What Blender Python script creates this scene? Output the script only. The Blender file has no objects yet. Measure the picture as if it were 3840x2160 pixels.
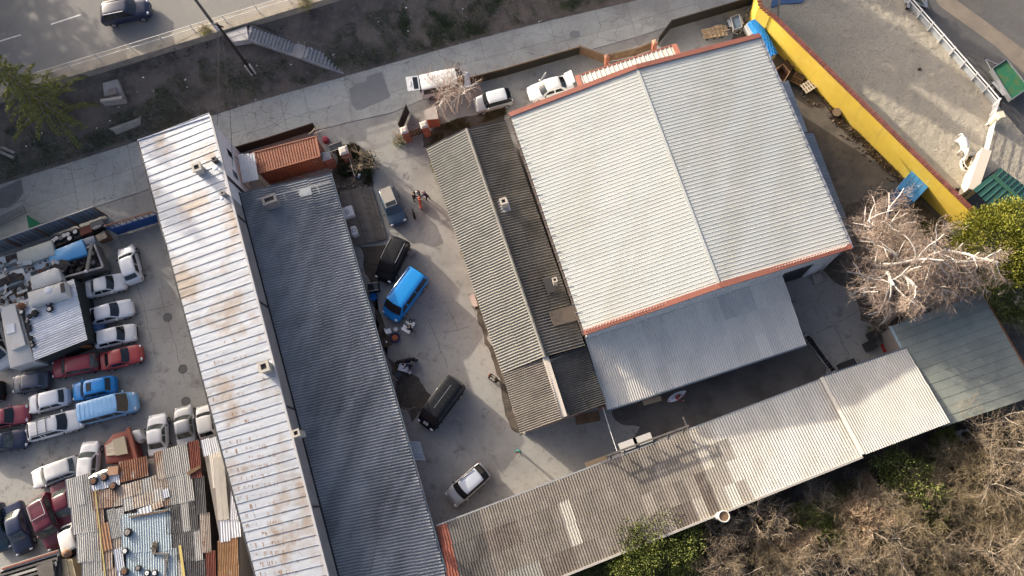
import bpy, math, random
import numpy as np
from mathutils import Vector, Matrix

# ------------------------------------------------------------------ camera
CX, CY, F, CAMH = 1920.0, 1080.0, 2980.0, 67.0          # drone camera, measured from the photograph
_nd = Vector((2150 - CX, 1911 - CY, F)).normalized()      # the plumb line seen in the camera
_zu = -_nd
_xw = (Vector((1, 0, 0)) - _nd * _nd.x).normalized()
_yw = _zu.cross(_xw)
scene = bpy.context.scene
cam_d = bpy.data.cameras.new('camera'); cam = bpy.data.objects.new('camera', cam_d)
scene.collection.objects.link(cam); scene.camera = cam
def _w(c): return Vector((c.dot(_xw), c.dot(_yw), c.dot(_zu)))
_r = [_w(Vector((1, 0, 0))), _w(Vector((0, -1, 0))), _w(Vector((0, 0, -1)))]
cam.matrix_world = Matrix(((_r[0].x, _r[1].x, _r[2].x, 0), (_r[0].y, _r[1].y, _r[2].y, 0), (_r[0].z, _r[1].z, _r[2].z, CAMH), (0, 0, 0, 1)))
cam_d.sensor_width = 36; cam_d.lens = 36 * F / 3840; cam_d.clip_end = 3000; cam_d.clip_start = 1

# ------------------------------------------------------------------ light
SUN_EL, SUN_AZ = math.radians(16.0), math.radians(-39.5)   # light travels towards SUN_AZ
sun_travel = Vector((math.cos(SUN_AZ) * math.cos(SUN_EL), math.sin(SUN_AZ) * math.cos(SUN_EL), -math.sin(SUN_EL)))
world = bpy.data.worlds.new('World'); scene.world = world; world.use_nodes = True
wn = world.node_tree.nodes; wl = world.node_tree.links
sky = wn.new('ShaderNodeTexSky'); sky.sky_type = 'NISHITA'; sky.sun_disc = False
sky.sun_elevation = SUN_EL; sky.sun_rotation = math.atan2(-sun_travel.x, -sun_travel.y)
sky.air_density = 0.42; sky.dust_density = 4.5; sky.ozone_density = 0.0
wl.new(sky.outputs[0], wn['Background'].inputs[0]); wn['Background'].inputs[1].default_value = 0.15
sun_d = bpy.data.lights.new('sun', 'SUN'); sun_d.energy = 2.9; sun_d.angle = math.radians(0.6); sun_d.color = (1.0, 0.89, 0.73)
sun = bpy.data.objects.new('sun', sun_d); scene.collection.objects.link(sun)
sun.rotation_euler = sun_travel.to_track_quat('-Z', 'Y').to_euler(); sun.location = (-40, 40, 60)
vs = scene.view_settings; vs.view_transform = 'Standard'; vs.look = 'None'; vs.exposure = 1.22; vs.gamma = 1.0; vs.use_curve_mapping = False
try:
    scene.cycles.use_denoising = True
    scene.cycles.max_bounces = 5; scene.cycles.diffuse_bounces = 3; scene.cycles.glossy_bounces = 2
    scene.cycles.transmission_bounces = 2; scene.cycles.transparent_max_bounces = 4
except Exception: pass

# ------------------------------------------------------------------ helpers
random.seed(7); RNG = np.random.default_rng(11)
COL = scene.collection
WM = {}
def P(px, py, z=0.0):
    """photograph pixel -> point at height z in the place"""
    d = _w(Vector((px - CX, py - CY, F))); t = (z - CAMH) / d.z
    return Vector((d.x * t, d.y * t, z))
def K(r, c, x, y): return ((c - 1) * 960 + x / 2.6833, (r - 1) * 540 + y / 2.6833)
def PK(r, c, x, y, z=0.0): return P(*K(r, c, x, y), z)
def G(x, y): return (x * 1.4907, y * 1.4907)
def PG(x, y, z=0.0): return P(x * 1.4907, y * 1.4907, z)
def SA(y0): return lambda x, y: (x / 4.529, y0 + y / 4.529)
S1, S2, S3 = SA(780), SA(1080), SA(1380)
def lerp(a, b, t): return a + (b - a) * t

def tag(o, label=None, cat=None, group=None, kind=None):
    if label: o['label'] = label
    if cat: o['category'] = cat
    if group: o['group'] = group
    if kind: o['kind'] = kind
    return o
def thing(name, label, cat, loc=(0, 0, 0), rz=0.0, group=None, mat=None):
    o = bpy.data.objects.new(name, None); COL.objects.link(o); o.empty_display_size = .2
    m = mat if mat is not None else Matrix.Translation(Vector(loc)) @ Matrix.Rotation(rz, 4, 'Z')
    o.matrix_basis = m; WM[o] = m.copy()
    return tag(o, label, cat, group)
def attach(o, parent, local=False):
    """parent a mesh whose vertices are world coordinates (or local ones of the thing)"""
    if parent is not None:
        o.parent = parent
        if not local: o.matrix_parent_inverse = WM[parent].inverted()
        WM[o] = WM[parent] @ o.matrix_basis if local else o.matrix_basis.copy()
    else: WM[o] = o.matrix_basis.copy()
    return o
def inst(name, mesh, m, parent, mat=None, local=False):
    o = bpy.data.objects.new(name, mesh); COL.objects.link(o); o.matrix_basis = m
    if mat is not None:
        o.material_slots[0].link = 'OBJECT'; o.material_slots[0].material = mat
    return attach(o, parent, local)
def new_mesh(name, v, f, mats=(), smooth=None, mi=None):
    me = bpy.data.meshes.new(name)
    me.from_pydata([tuple(x) for x in v], [], f)
    for m in mats: me.materials.append(m)
    if mi is not None: me.polygons.foreach_set('material_index', mi)
    if smooth is not None:
        me.polygons.foreach_set('use_smooth', [True] * len(me.polygons))
        if smooth < 180: me.set_sharp_from_angle(angle=math.radians(smooth))
    me.update(); return me

class MB:
    def __init__(s): s.v = []; s.f = []
    def add(s, v, f):
        n = len(s.v); s.v += [Vector(x) for x in v]; s.f += [tuple(i + n for i in q) for q in f]; return s
    def box(s, c, size, rz=0.0, m=None):
        x, y, z = [a / 2 for a in size]
        pts = [Vector((sx * x, sy * y, sz * z)) for sz in (-1, 1) for sx, sy in ((-1, -1), (1, -1), (1, 1), (-1, 1))]
        mm = m if m is not None else Matrix.Translation(Vector(c)) @ Matrix.Rotation(rz, 4, 'Z')
        return s.add([mm @ p for p in pts], [(0, 3, 2, 1), (4, 5, 6, 7), (0, 1, 5, 4), (1, 2, 6, 5), (2, 3, 7, 6), (3, 0, 4, 7)])
    def beam(s, a, b, w, h, up=Vector((0, 0, 1))):
        a, b = Vector(a), Vector(b); d = (b - a); L = d.length; d.normalize()
        side = d.cross(up); side = side.normalized() if side.length > 1e-5 else Vector((1, 0, 0)); u = side.cross(d)
        m = Matrix((( d.x, side.x, u.x, 0), (d.y, side.y, u.y, 0), (d.z, side.z, u.z, 0), (0, 0, 0, 1)))
        return s.box(None, (L, w, h), m=Matrix.Translation((a + b) / 2) @ m)
    def prism(s, bot, top):
        n = len(bot); v = list(bot) + list(top)
        f = [tuple(range(n))[::-1], tuple(range(n, 2 * n))] + [(i, (i + 1) % n, n + (i + 1) % n, n + i) for i in range(n)]
        return s.add(v, f)
    def slab(s, poly, h):
        """polygon given by its top, h thick"""
        poly = ccw(poly); return s.prism([Vector(p) - Vector((0, 0, h)) for p in poly], poly)
    def tube(s, pts, rad, n=6, cap=True):
        pts = [Vector(p) for p in pts]; base = len(s.v); k = len(pts)
        if not hasattr(rad, '__len__'): rad = [rad] * k
        for i, p in enumerate(pts):
            d = (pts[min(i + 1, k - 1)] - pts[max(i - 1, 0)]).normalized()
            a = d.cross(Vector((0, 0, 1)) if abs(d.z) < .9 else Vector((1, 0, 0))).normalized(); b = d.cross(a)
            for j in range(n):
                t = 2 * math.pi * j / n; s.v.append(p + (a * math.cos(t) + b * math.sin(t)) * rad[i])
        for i in range(k - 1):
            for j in range(n):
                q = base + i * n; s.f.append((q + j, q + (j + 1) % n, q + n + (j + 1) % n, q + n + j))
        if cap:
            s.f.append(tuple(base + j for j in range(n))[::-1]); s.f.append(tuple(base + (k - 1) * n + j for j in range(n)))
        return s
    def ring(s, c, R, r, n=16, m=6, axis='Z'):
        base = len(s.v); c = Vector(c)
        for i in range(n):
            t = 2 * math.pi * i / n
            for j in range(m):
                u = 2 * math.pi * j / m; q = Vector(((R + r * math.cos(u)) * math.cos(t), (R + r * math.cos(u)) * math.sin(t), r * math.sin(u)))
                s.v.append(c + (q if axis == 'Z' else Vector((q.x, q.z, q.y))))
        for i in range(n):
            for j in range(m):
                a = base + i * m; b = base + ((i + 1) % n) * m
                s.f.append((a + j, b + j, b + (j + 1) % m, a + (j + 1) % m))
        return s
    def blob(s, c, r, seg=8, rings=6, jit=0.0, rz=0.0):
        base = len(s.v); c = Vector(c); R = Matrix.Rotation(rz, 3, 'Z')
        for i in range(rings + 1):
            ph = math.pi * i / rings
            for j in range(seg):
                t = 2 * math.pi * j / seg; k = 1 + random.uniform(-jit, jit)
                s.v.append(c + R @ Vector((r[0] * math.sin(ph) * math.cos(t) * k, r[1] * math.sin(ph) * math.sin(t) * k, r[2] * math.cos(ph) * k)))
        for i in range(rings):
            for j in range(seg):
                a = base + i * seg; s.f.append((a + j, a + seg + j, a + seg + (j + 1) % seg, a + (j + 1) % seg))
        return s
    def build(s, name, mat, parent=None, smooth=None, local=False):
        me = new_mesh(name, s.v, s.f, [mat], smooth)
        o = bpy.data.objects.new(name, me); COL.objects.link(o)
        return attach(o, parent, local)
def ccw(poly):
    poly = [Vector(p) for p in poly]
    a = sum(p.x * q.y - q.x * p.y for p, q in zip(poly, poly[1:] + poly[:1]))
    return poly if a > 0 else poly[::-1]
def inset(poly, d):
    """shrink a ccw convex-ish polygon horizontally"""
    poly = ccw(poly); n = len(poly); out = []
    for i in range(n):
        p = poly[i]; a = poly[i - 1]; b = poly[(i + 1) % n]
        d1 = (p - a); d1.z = 0; d1.normalize(); d2 = (b - p); d2.z = 0; d2.normalize()
        n1 = Vector((-d1.y, d1.x, 0)); n2 = Vector((-d2.y, d2.x, 0)); m = n1 + n2
        out.append(p + m * (d / max(.3, m.dot(n1))))
    return out

# ------------------------------------------------------------------ materials
MATS = {}
def M(name, col, rough=.75, metal=0.0, mix=(), rnd=0.0, bump=None, spec=.4, coat=0.0, em=None, hue=0.0):
    """mix entries: (colour, scale, lo, hi, strength[, stretch, rot[, offset]]) noise masks laid over the base colour; 'V' first = crack lines"""
    if name in MATS: return MATS[name]
    m = bpy.data.materials.new(name); m.use_nodes = True; MATS[name] = m
    nt = m.node_tree; N = nt.nodes; L = nt.links; b = N['Principled BSDF']
    b.inputs['Roughness'].default_value = rough; b.inputs['Metallic'].default_value = metal
    b.inputs['Specular IOR Level'].default_value = spec
    if coat: b.inputs['Coat Weight'].default_value = coat; b.inputs['Coat Roughness'].default_value = .08
    if em: b.inputs['Emission Color'].default_value = (*em, 1); b.inputs['Emission Strength'].default_value = 1
    geo = N.new('ShaderNodeNewGeometry'); cur = None
    rgb = N.new('ShaderNodeRGB'); rgb.outputs[0].default_value = (*col, 1); cur = rgb.outputs[0]
    for e in mix:
        crack = e[0] == 'V'
        if crack: e = e[1:]
        c2, sc, lo, hi, st = e[:5]; stretch = e[5] if len(e) > 5 else (1, 1, 1); rot = e[6] if len(e) > 6 else 0.0
        mp = N.new('ShaderNodeMapping'); L.new(geo.outputs['Position'], mp.inputs['Vector'])
        mp2 = N.new('ShaderNodeMapping'); mp.inputs['Rotation'].default_value[2] = rot
        mp2.inputs['Scale'].default_value = stretch; L.new(mp.outputs[0], mp2.inputs['Vector'])
        if len(e) > 7: mp2.inputs['Location'].default_value = e[7]
        if crack:
            nz = N.new('ShaderNodeTexNoise'); nz.inputs['Scale'].default_value = sc * 2.5; nz.inputs['Detail'].default_value = 5
            L.new(mp2.outputs[0], nz.inputs['Vector'])
            va = N.new('ShaderNodeVectorMath'); va.operation = 'MULTIPLY_ADD'; va.inputs[1].default_value = (.9 / sc * .5,) * 3
            L.new(nz.outputs['Color'], va.inputs[0]); L.new(mp2.outputs[0], va.inputs[2])
            tx = N.new('ShaderNodeTexVoronoi'); tx.feature = 'DISTANCE_TO_EDGE'; tx.inputs['Scale'].default_value = sc
            L.new(va.outputs[0], tx.inputs['Vector']); out = tx.outputs['Distance']
        else:
            tx = N.new('ShaderNodeTexNoise'); tx.inputs['Scale'].default_value = sc; tx.inputs['Detail'].default_value = 6
            tx.inputs['Roughness'].default_value = .62; L.new(mp2.outputs[0], tx.inputs['Vector']); out = tx.outputs['Fac']
        mr = N.new('ShaderNodeMapRange'); mr.inputs['From Min'].default_value = lo; mr.inputs['From Max'].default_value = hi
        mr.inputs['To Min'].default_value = 0; mr.inputs['To Max'].default_value = st; L.new(out, mr.inputs['Value'])
        mx = N.new('ShaderNodeMix'); mx.data_type = 'RGBA'; L.new(mr.outputs[0], mx.inputs['Factor'])
        L.new(cur, mx.inputs['A']); mx.inputs['B'].default_value = (*c2, 1); cur = mx.outputs['Result']
    if rnd or hue:
        oi = N.new('ShaderNodeObjectInfo'); mr = N.new('ShaderNodeMapRange'); mr.inputs['To Min'].default_value = 1 - rnd; mr.inputs['To Max'].default_value = 1 + rnd
        L.new(oi.outputs['Random'], mr.inputs['Value']); hs = N.new('ShaderNodeHueSaturation'); L.new(mr.outputs[0], hs.inputs['Value']); L.new(cur, hs.inputs['Color']); cur = hs.outputs[0]
    L.new(cur, b.inputs['Base Color'])
    if bump:
        nz = N.new('ShaderNodeTexNoise'); nz.inputs['Scale'].default_value = bump[1]; nz.inputs['Detail'].default_value = 6
        L.new(geo.outputs['Position'], nz.inputs['Vector'])
        bp = N.new('ShaderNodeBump'); bp.inputs['Strength'].default_value = bump[0]; bp.inputs['Distance'].default_value = bump[2] if len(bump) > 2 else .05
        L.new(nz.outputs['Fac'], bp.inputs['Height']); L.new(bp.outputs[0], b.inputs['Normal'])
    return m

A_ROOF = math.radians(15)   # the buildings' grain in the place
concrete = M('concrete', (.36, .345, .325), .9, mix=[((.16, .15, .145), .16, .45, .7, .75), ((.36, .33, .30), .5, .5, .75, .6), ((.07, .065, .06), 1.3, .6, .78, .55), ('V', (.09, .085, .08), .16, .006, .0, .75), ((.2, .19, .18), 14, .4, .7, .35)], bump=(.25, 30, .02))
yard_mat = M('yard_concrete', (.325, .325, .305), .9, mix=[((.10, .09, .085), .33, .60, .72, .7), ((.13, .12, .11), 2.2, .56, .7, .55), ((.2, .19, .18), .12, .45, .68, .8), ((.40, .385, .36), .35, .5, .75, .7), ((.05, .046, .043), .9, .58, .76, .7), ((.06, .055, .05), 4, .62, .75, .5), ('V', (.09, .083, .077), .14, .005, .0, .35), ((.17, .155, .14), 16, .4, .7, .35)], bump=(.25, 25, .02))
slab_mat = M('street_slab', (.44, .46, .435), .92, mix=[((.31, .305, .29), .22, .42, .7, .8), ((.5, .48, .45), 1.1, .5, .75, .5), ('V', (.13, .125, .12), .3, .010, .0, .8), ('V', (.2, .19, .18), 1.1, .02, .0, .5), ((.24, .235, .225), .12, .5, .62, .6), ((.15, .145, .14), 5, .58, .72, .4), ((.24, .235, .22), .5, .55, .7, .6), ((.2, .19, .18), 24, .4, .7, .3)], rnd=.05, bump=(.2, 30, .02))
joint_mat = M('joint_dirt', (.22, .21, .195), .95, mix=[((.07, .07, .055), 1.2, .45, .65, .8)])
road_mat = M('road_asphalt', (.21, .205, .19), .9, mix=[((.2, .195, .19), .12, .42, .66, .8, (1, 4, 1), .3), ((.29, .275, .25), .4, .5, .75, .5), ('V', (.12, .12, .12), .1, .005, 0, .7), ((.2, .2, .2), 18, .4, .7, .3)], bump=(.15, 40, .01))
asphalt_patch = M('asphalt_patch', (.24, .25, .255), .9, mix=[((.2, .2, .2), 1.2, .45, .7, .5), ((.09, .09, .09), 22, .4, .7, .4)])
paint_white = M('road_paint', (.75, .74, .70), .7, mix=[((.32, .31, .29), 6, .55, .7, .7)])
soil = M('soil', (.10, .09, .08), .98, mix=[((.035, .031, .028), .5, .4, .65, .8), ((.12, .105, .095), 2.2, .5, .75, .7), ((.03, .05, .012), .22, .55, .7, .55), ((.19, .17, .155), 9, .66, .76, .6)], bump=(.8, 8, .12))
slope_soil = M('slope_soil', (.19, .158, .128), .98, mix=[((.08, .07, .062), .45, .4, .65, .8), ((.22, .195, .18), 1.6, .5, .75, .8), ((.22, .2, .19), 11, .64, .76, .5)], bump=(.9, 7, .12))
dirt = M('dirt', (.10, .085, .07), .98, mix=[((.05, .043, .036), .8, .4, .65, .8), ((.17, .14, .11), 2.5, .5, .75, .7), ((.03, .028, .025), 6, .58, .7, .6)], bump=(.7, 9, .08))
asphalt = M('asphalt', (.13, .125, .12), .93, mix=[((.07, .068, .066), .15, .42, .68, .8), ((.22, .2, .175), .3, .55, .75, .55), ((.17, .165, .16), 3, .5, .7, .4), ((.06, .06, .06), 26, .45, .7, .4)], bump=(.3, 30, .02))
lane_ground = M('lane_ground', (.13, .122, .113), .93, mix=[((.05, .046, .042), .3, .42, .68, .8), ((.17, .15, .13), .8, .55, .75, .5)], bump=(.3, 30, .02))  # darker than the yard, used for the lane sheet
sand = M('sand', (.43, .39, .315), .98, mix=[((.33, .295, .235), .3, .45, .7, .6), ((.46, .42, .34), 1.5, .5, .75, .5), ((.22, .18, .125), 5, .55, .68, .75), ((.17, .13, .08), .7, .68, .78, .45)], bump=(1.0, 11, .12))

hall_white = M('hall_roof_paint', (.455, .475, .455), .6, mix=[((.39, .395, .35), .5, .45, .72, .75, (1, .15, 1), A_ROOF), ((.36, .34, .30), 1.4, .6, .74, .45, (.12, 1, 1), A_ROOF), ((.54, .53, .49), .25, .5, .7, .6)], rnd=.025, spec=.3)
red_trim = M('red_trim', (.30, .115, .08), .55, mix=[((.22, .09, .07), 1.2, .5, .7, .5)])
wall_white = M('white_wall_sheet', (.62, .61, .58), .7, mix=[((.42, .41, .39), .8, .5, .75, .5)])
tin_white = M('white_tin', (.39, .42, .465), .42, .25, mix=[((.32, .345, .385), .35, .48, .72, .6), ((.27, .21, .15), .28, .52, .64, .75, (1, .7, 1)), ((.3, .25, .2), 1.5, .64, .74, .35)], rnd=.04, bump=(.12, 2.2, .25))
rust_spot = M('rust_spot', (.26, .17, .11), .9, mix=[((.14, .085, .06), 5, .45, .65, .7)], rnd=.3)
render_grey = M('grey_render', (.30, .275, .255), .9, mix=[((.2, .18, .17), .8, .45, .7, .6), ((.1, .09, .085), 3, .6, .75, .5)])
white_paint = M('white_plaster', (.72, .72, .70), .8, mix=[((.5, .49, .47), 1.1, .5, .75, .5)])
blue_fibre = M('dark_fibre_cement', (.24, .253, .268), .85, mix=[((.09, .10, .112), .4, .42, .7, .8, (1, .3, 1), A_ROOF), ((.30, .31, .325), .9, .48, .72, .75, (1, .35, 1), A_ROOF), ((.03, .032, .035), 5, .6, .75, .5), ((.10, .085, .07), 1.6, .6, .75, .4)], rnd=.05, spec=.3)
grey_fibre = M('grey_fibre_cement', (.215, .21, .188), .88, mix=[((.155, .148, .128), .35, .45, .72, .7, (1, .3, 1), A_ROOF), ((.30, .29, .25), 1.1, .5, .75, .6), ((.2, .185, .17), 4, .62, .76, .4)], rnd=.04, spec=.3)
dirty_shaded_fibre = M('dirty_shaded_fibre_cement', (.11, .104, .096), .9, mix=[((.045, .041, .037), .5, .42, .7, .85, (1, .25, 1), A_ROOF), ((.16, .125, .09), .9, .55, .75, .6), ((.04, .036, .032), 4, .6, .75, .5)], rnd=.15, spec=.3)  # dirt, plus the shade of the east slopes put into the colour
brown_fibre = M('brown_fibre_cement', (.165, .147, .127), .9, mix=[((.12, .105, .09), .5, .42, .70, .8, (1, .2, 1), A_ROOF), ((.25, .225, .195), 1.3, .5, .75, .55), ((.13, .115, .10), 4, .6, .76, .45)], rnd=.09, spec=.3)
brown_dark = M('dark_brown_fibre_cement', (.125, .105, .09), .9, mix=[((.10, .085, .075), .5, .45, .72, .75, (1, .2, 1), A_ROOF), ((.3, .265, .23), 1.3, .5, .75, .55)], rnd=.1, spec=.3)
pale_fibre = M('pale_fibre_cement', (.53, .51, .465), .8, mix=[((.40, .375, .33), .4, .43, .70, .75, (1, .2, 1), A_ROOF), ((.58, .56, .515), 1.1, .5, .75, .55)], rnd=.05, spec=.3)
zinc = M('zinc_sheet', (.74, .69, .60), .6, .1, mix=[((.58, .555, .51), .5, .45, .7, .6, (1, .3, 1), A_ROOF), ((.78, .74, .65), 1.0, .5, .7, .5)], rnd=.07)
felt = M('roof_felt', (.27, .295, .255), .95, mix=[((.17, .19, .175), .4, .42, .7, .8), ((.24, .24, .2), 1.2, .5, .75, .5), ((.26, .13, .06), .25, .66, .74, .5), ((.1, .11, .1), 20, .4, .7, .4)], rnd=.06, bump=(.2, 40, .01))
terracotta = M('terracotta_wall', (.33, .17, .115), .9, mix=[((.23, .12, .085), 1.2, .45, .7, .7), ((.1, .07, .06), 3, .6, .75, .5)])
brick_red = M('brick_red', (.33, .125, .08), .9, mix=[((.22, .08, .055), 2.5, .45, .7, .6)], rnd=.2)
brick_coping = M('coping_brick', (.235, .075, .055), .85, mix=[((.15, .05, .04), 3, .45, .7, .6)], rnd=.25)
mortar = M('mortar', (.42, .33, .28), .95)
yellow = M('yellow_wall_paint', (.79, .57, .085), .75, mix=[((.66, .47, .08), .3, .42, .7, .8), ((.86, .66, .16), .8, .5, .75, .6), ((.45, .34, .12), 1.6, .56, .74, .5, (1, 1, .12))], spec=.25)
metal_dark = M('dark_metal', (.05, .05, .052), .6, .3, mix=[((.10, .075, .06), 3, .55, .72, .5)])
metal_grey = M('grey_metal', (.38, .39, .40), .45, .6, mix=[((.25, .25, .25), 3, .5, .7, .5)])
galv = M('galvanised', (.5, .51, .52), .4, .7, mix=[((.35, .36, .37), 4, .5, .7, .5)])
rail_paint = M('rail_paint', (.55, .55, .53), .6, mix=[((.4, .36, .32), 3, .55, .72, .6)])
gutter_blue = M('blue_grey_gutter', (.10, .13, .16), .5, .3)
wood_grey = M('weathered_wood', (.15, .135, .12), .95, mix=[((.075, .068, .06), .8, .42, .7, .8, (1, 6, 1), A_ROOF), ((.22, .2, .18), 2, .5, .75, .6)], rnd=.22)
wood = M('bare_wood', (.43, .32, .2), .9, mix=[((.3, .215, .13), 2, .45, .7, .7)], rnd=.2)
wood_brown = M('brown_wood', (.17, .105, .06), .9, mix=[((.09, .055, .035), 2, .45, .7, .7)], rnd=.2)
rust = M('rust', (.24, .105, .05), .92, mix=[((.13, .06, .035), 1.5, .42, .68, .8), ((.35, .18, .08), 3, .5, .75, .6)], rnd=.15)
rust_orange = M('container_orange', (.30, .125, .075), .75, mix=[((.22, .09, .05), .8, .45, .7, .7), ((.33, .24, .2), 1.4, .6, .75, .55), ((.1, .06, .05), 5, .62, .74, .5)])
rusty_tin = M('rusty_tin', (.40, .34, .28), .75, .15, mix=[((.25, .135, .075), .55, .43, .6, .9, (1, .3, 1), .3), ((.16, .07, .04), 2, .55, .7, .8), ((.5, .49, .46), 1.5, .55, .75, .5), ((.06, .05, .045), 5, .62, .74, .6)], rnd=.22)
grey_tin = M('grey_old_tin', (.42, .41, .375), .7, .15, mix=[((.3, .285, .25), .8, .45, .7, .7, (1, .2, 1), .3), ((.24, .13, .07), .7, .6, .72, .7), ((.07, .065, .06), 4, .62, .73, .6), ((.52, .51, .48), 1.4, .55, .75, .4)], rnd=.16)
dark_tin = M('tarred_tin', (.12, .115, .11), .75, .1, mix=[((.055, .052, .05), .8, .42, .66, .8, (1, .2, 1), .3), ((.32, .31, .29), 1.7, .56, .72, .6), ((.22, .11, .06), .9, .62, .72, .6)], rnd=.2)
blue_tin = M('pale_blue_tin', (.40, .475, .51), .7, .1, mix=[((.32, .4, .45), .6, .45, .7, .7), ((.46, .50, .5), 1.2, .5, .72, .6), ((.25, .17, .11), .9, .64, .73, .6)], rnd=.06)
red_tin = M('dull_red_tin', (.22, .07, .045), .75, .05, mix=[((.13, .045, .035), 1.5, .45, .7, .6)], rnd=.12)
white_tin2 = M('bright_tin', (.74, .75, .76), .38, .45, mix=[((.56, .58, .6), .5, .45, .7, .6, (1, .2, 1), .25), ((.30, .28, .25), 2, .6, .74, .5)], rnd=.1)
bluegrey_tin = M('blue_grey_tin', (.25, .28, .31), .6, .25, mix=[((.18, .2, .225), .6, .45, .7, .6)], rnd=.1)
blue_gate = M('blue_gate_paint', (.02, .075, .24), .6, mix=[((.012, .04, .14), .8, .45, .7, .7), ((.25, .1, .05), 2.5, .64, .74, .6)])
blue_tarp = M('blue_tarp', (.015, .21, .58), .4, mix=[((.01, .14, .43), .8, .45, .7, .6)], bump=(.5, 2.5, .2))
blue_box = M('blue_container_paint', (.06, .25, .52), .6, mix=[((.03, .15, .36), .6, .45, .7, .5)])
green_net = M('green_net', (.02, .14, .07), .9, mix=[((.10, .13, .035), 2.2, .48, .66, .75), ((.012, .085, .05), 9, .45, .7, .6)])
green_tin = M('green_tin', (.02, .085, .075), .55, mix=[((.05, .11, .07), .7, .5, .7, .5)])
green_paint = M('green_paint', (.02, .2, .08), .6)
white_gloss = M('white_rail_paint', (.78, .78, .77), .5)
beige = M('beige_plaster', (.58, .52, .44), .85, mix=[((.47, .42, .36), 1, .5, .72, .5)])
rubber = M('rubber', (.022, .022, .024), .85, mix=[((.05, .047, .043), 6, .5, .7, .5)])
rim_m = M('wheel_rim', (.45, .45, .46), .35, .8)
rim_dull = M('dull_rim', (.3, .28, .26), .6, .5)
rim_rust = M('rusty_rim', (.2, .10, .06), .85)
glass = M('car_glass', (.012, .017, .02), .06, 0, spec=.6, coat=.3)
glass_clear = M('pale_car_glass', (.10, .115, .105), .08, 0, spec=.6, mix=[((.03, .035, .035), 1.5, .45, .62, .8)])
window_glass = M('window_glass', (.02, .025, .03), .08, 0, spec=.6)
plastic_dark = M('dark_plastic', (.025, .025, .027), .6)
lamp_w = M('headlamp', (.62, .63, .65), .12, 0, spec=.6)
lamp_r = M('tail_lamp', (.28, .012, .01), .2, 0, spec=.6)
chrome = M('chrome', (.7, .7, .7), .15, 1.0)
skin_m = M('skin', (.50, .32, .24), .6)
cable_m = M('cable', (.03, .03, .03), .7)
cable_w = M('white_cord', (.62, .62, .6), .7)
burnt = M('burnt_metal', (.045, .04, .038), .9, mix=[((.16, .09, .06), 1.5, .52, .68, .7), ((.2, .2, .2), 3, .6, .74, .6)])
bark_grey = M('grey_bark', (.22, .195, .175), .95, mix=[((.12, .105, .095), 5, .45, .7, .6)])
bark_pale = M('pale_bark', (.70, .67, .62), .9, mix=[((.4, .36, .32), 4, .5, .7, .5)])
twig_red = M('red_brown_twig', (.30, .21, .165), .95, mix=[((.30, .22, .17), 3, .5, .7, .5)], rnd=.1)
twig_brown = M('brown_twig', (.32, .25, .165), .95, mix=[((.30, .25, .19), 3, .5, .7, .5)], rnd=.15)
twig_pale = M('pale_twig', (.44, .38, .3), .95, mix=[((.22, .18, .14), 3, .5, .7, .5)], rnd=.12)
leaf_con = M('spruce_needles', (.2, .21, .042), .85, mix=[((.24, .22, .055), 1.4, .45, .65, .7), ((.06, .08, .022), 2.4, .5, .68, .7)])
leaf_yew = M('yellow_green_needles', (.19, .20, .02), .8, mix=[((.3, .28, .04), 1.2, .45, .65, .7), ((.08, .11, .018), 2.2, .5, .68, .7)])
leaf_ivy = M('ivy_leaves', (.12, .15, .03), .75, mix=[((.21, .21, .05), 1.2, .45, .65, .7), ((.05, .075, .018), 2.2, .5, .68, .7)])
leaf_grass = M('grass', (.05, .105, .02), .9, mix=[((.10, .13, .035), 1.5, .48, .66, .7), ((.018, .035, .009), 2.2, .5, .7, .6)])
dry_grass = M('dry_grass', (.36, .285, .18), .95, mix=[((.17, .13, .085), 1.5, .45, .68, .7), ((.16, .17, .06), .5, .56, .7, .7)])
dry_leaf = M('dead_vine', (.33, .24, .155), .95, mix=[((.19, .13, .085), 1.5, .45, .7, .7)])
def paint(name, c, rough=.32, dirt_=.25, coat=.4, metal=0.0):
    dc = tuple(x * .45 + .11 for x in c)
    return M('paint_' + name, c, rough, metal, mix=[(dc, 1.4, .5, .75, dirt_), (tuple(x * .75 for x in c), .6, .45, .7, .35)], coat=coat, spec=.45)
_wm = {}
def wheel_meshes(r, w):
    k = (round(r, 2), round(w, 2))
    if k not in _wm:
        g = MB(); g.tube([(0, -w / 2, 0), (0, -w / 2 + .03, 0), (0, w / 2 - .03, 0), (0, w / 2, 0)], [r * .9, r, r, r * .9], 18)
        t = new_mesh('tyre', g.v, g.f, [rubber], 50)
        g = MB(); g.tube([(0, w / 2 - .02, 0), (0, w / 2 + .012, 0)], [r * .66, r * .6], 14)
        for a in range(5):
            th = a * 2 * math.pi / 5; g.beam((0, w / 2 + .015, 0), (r * .55 * math.cos(th), w / 2 + .015, r * .55 * math.sin(th)), .05, .02, up=Vector((0, 1, 0)))
        _wm[k] = (t, new_mesh('rim', g.v, g.f, [rim_m], 40))
    return _wm[k]

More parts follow.
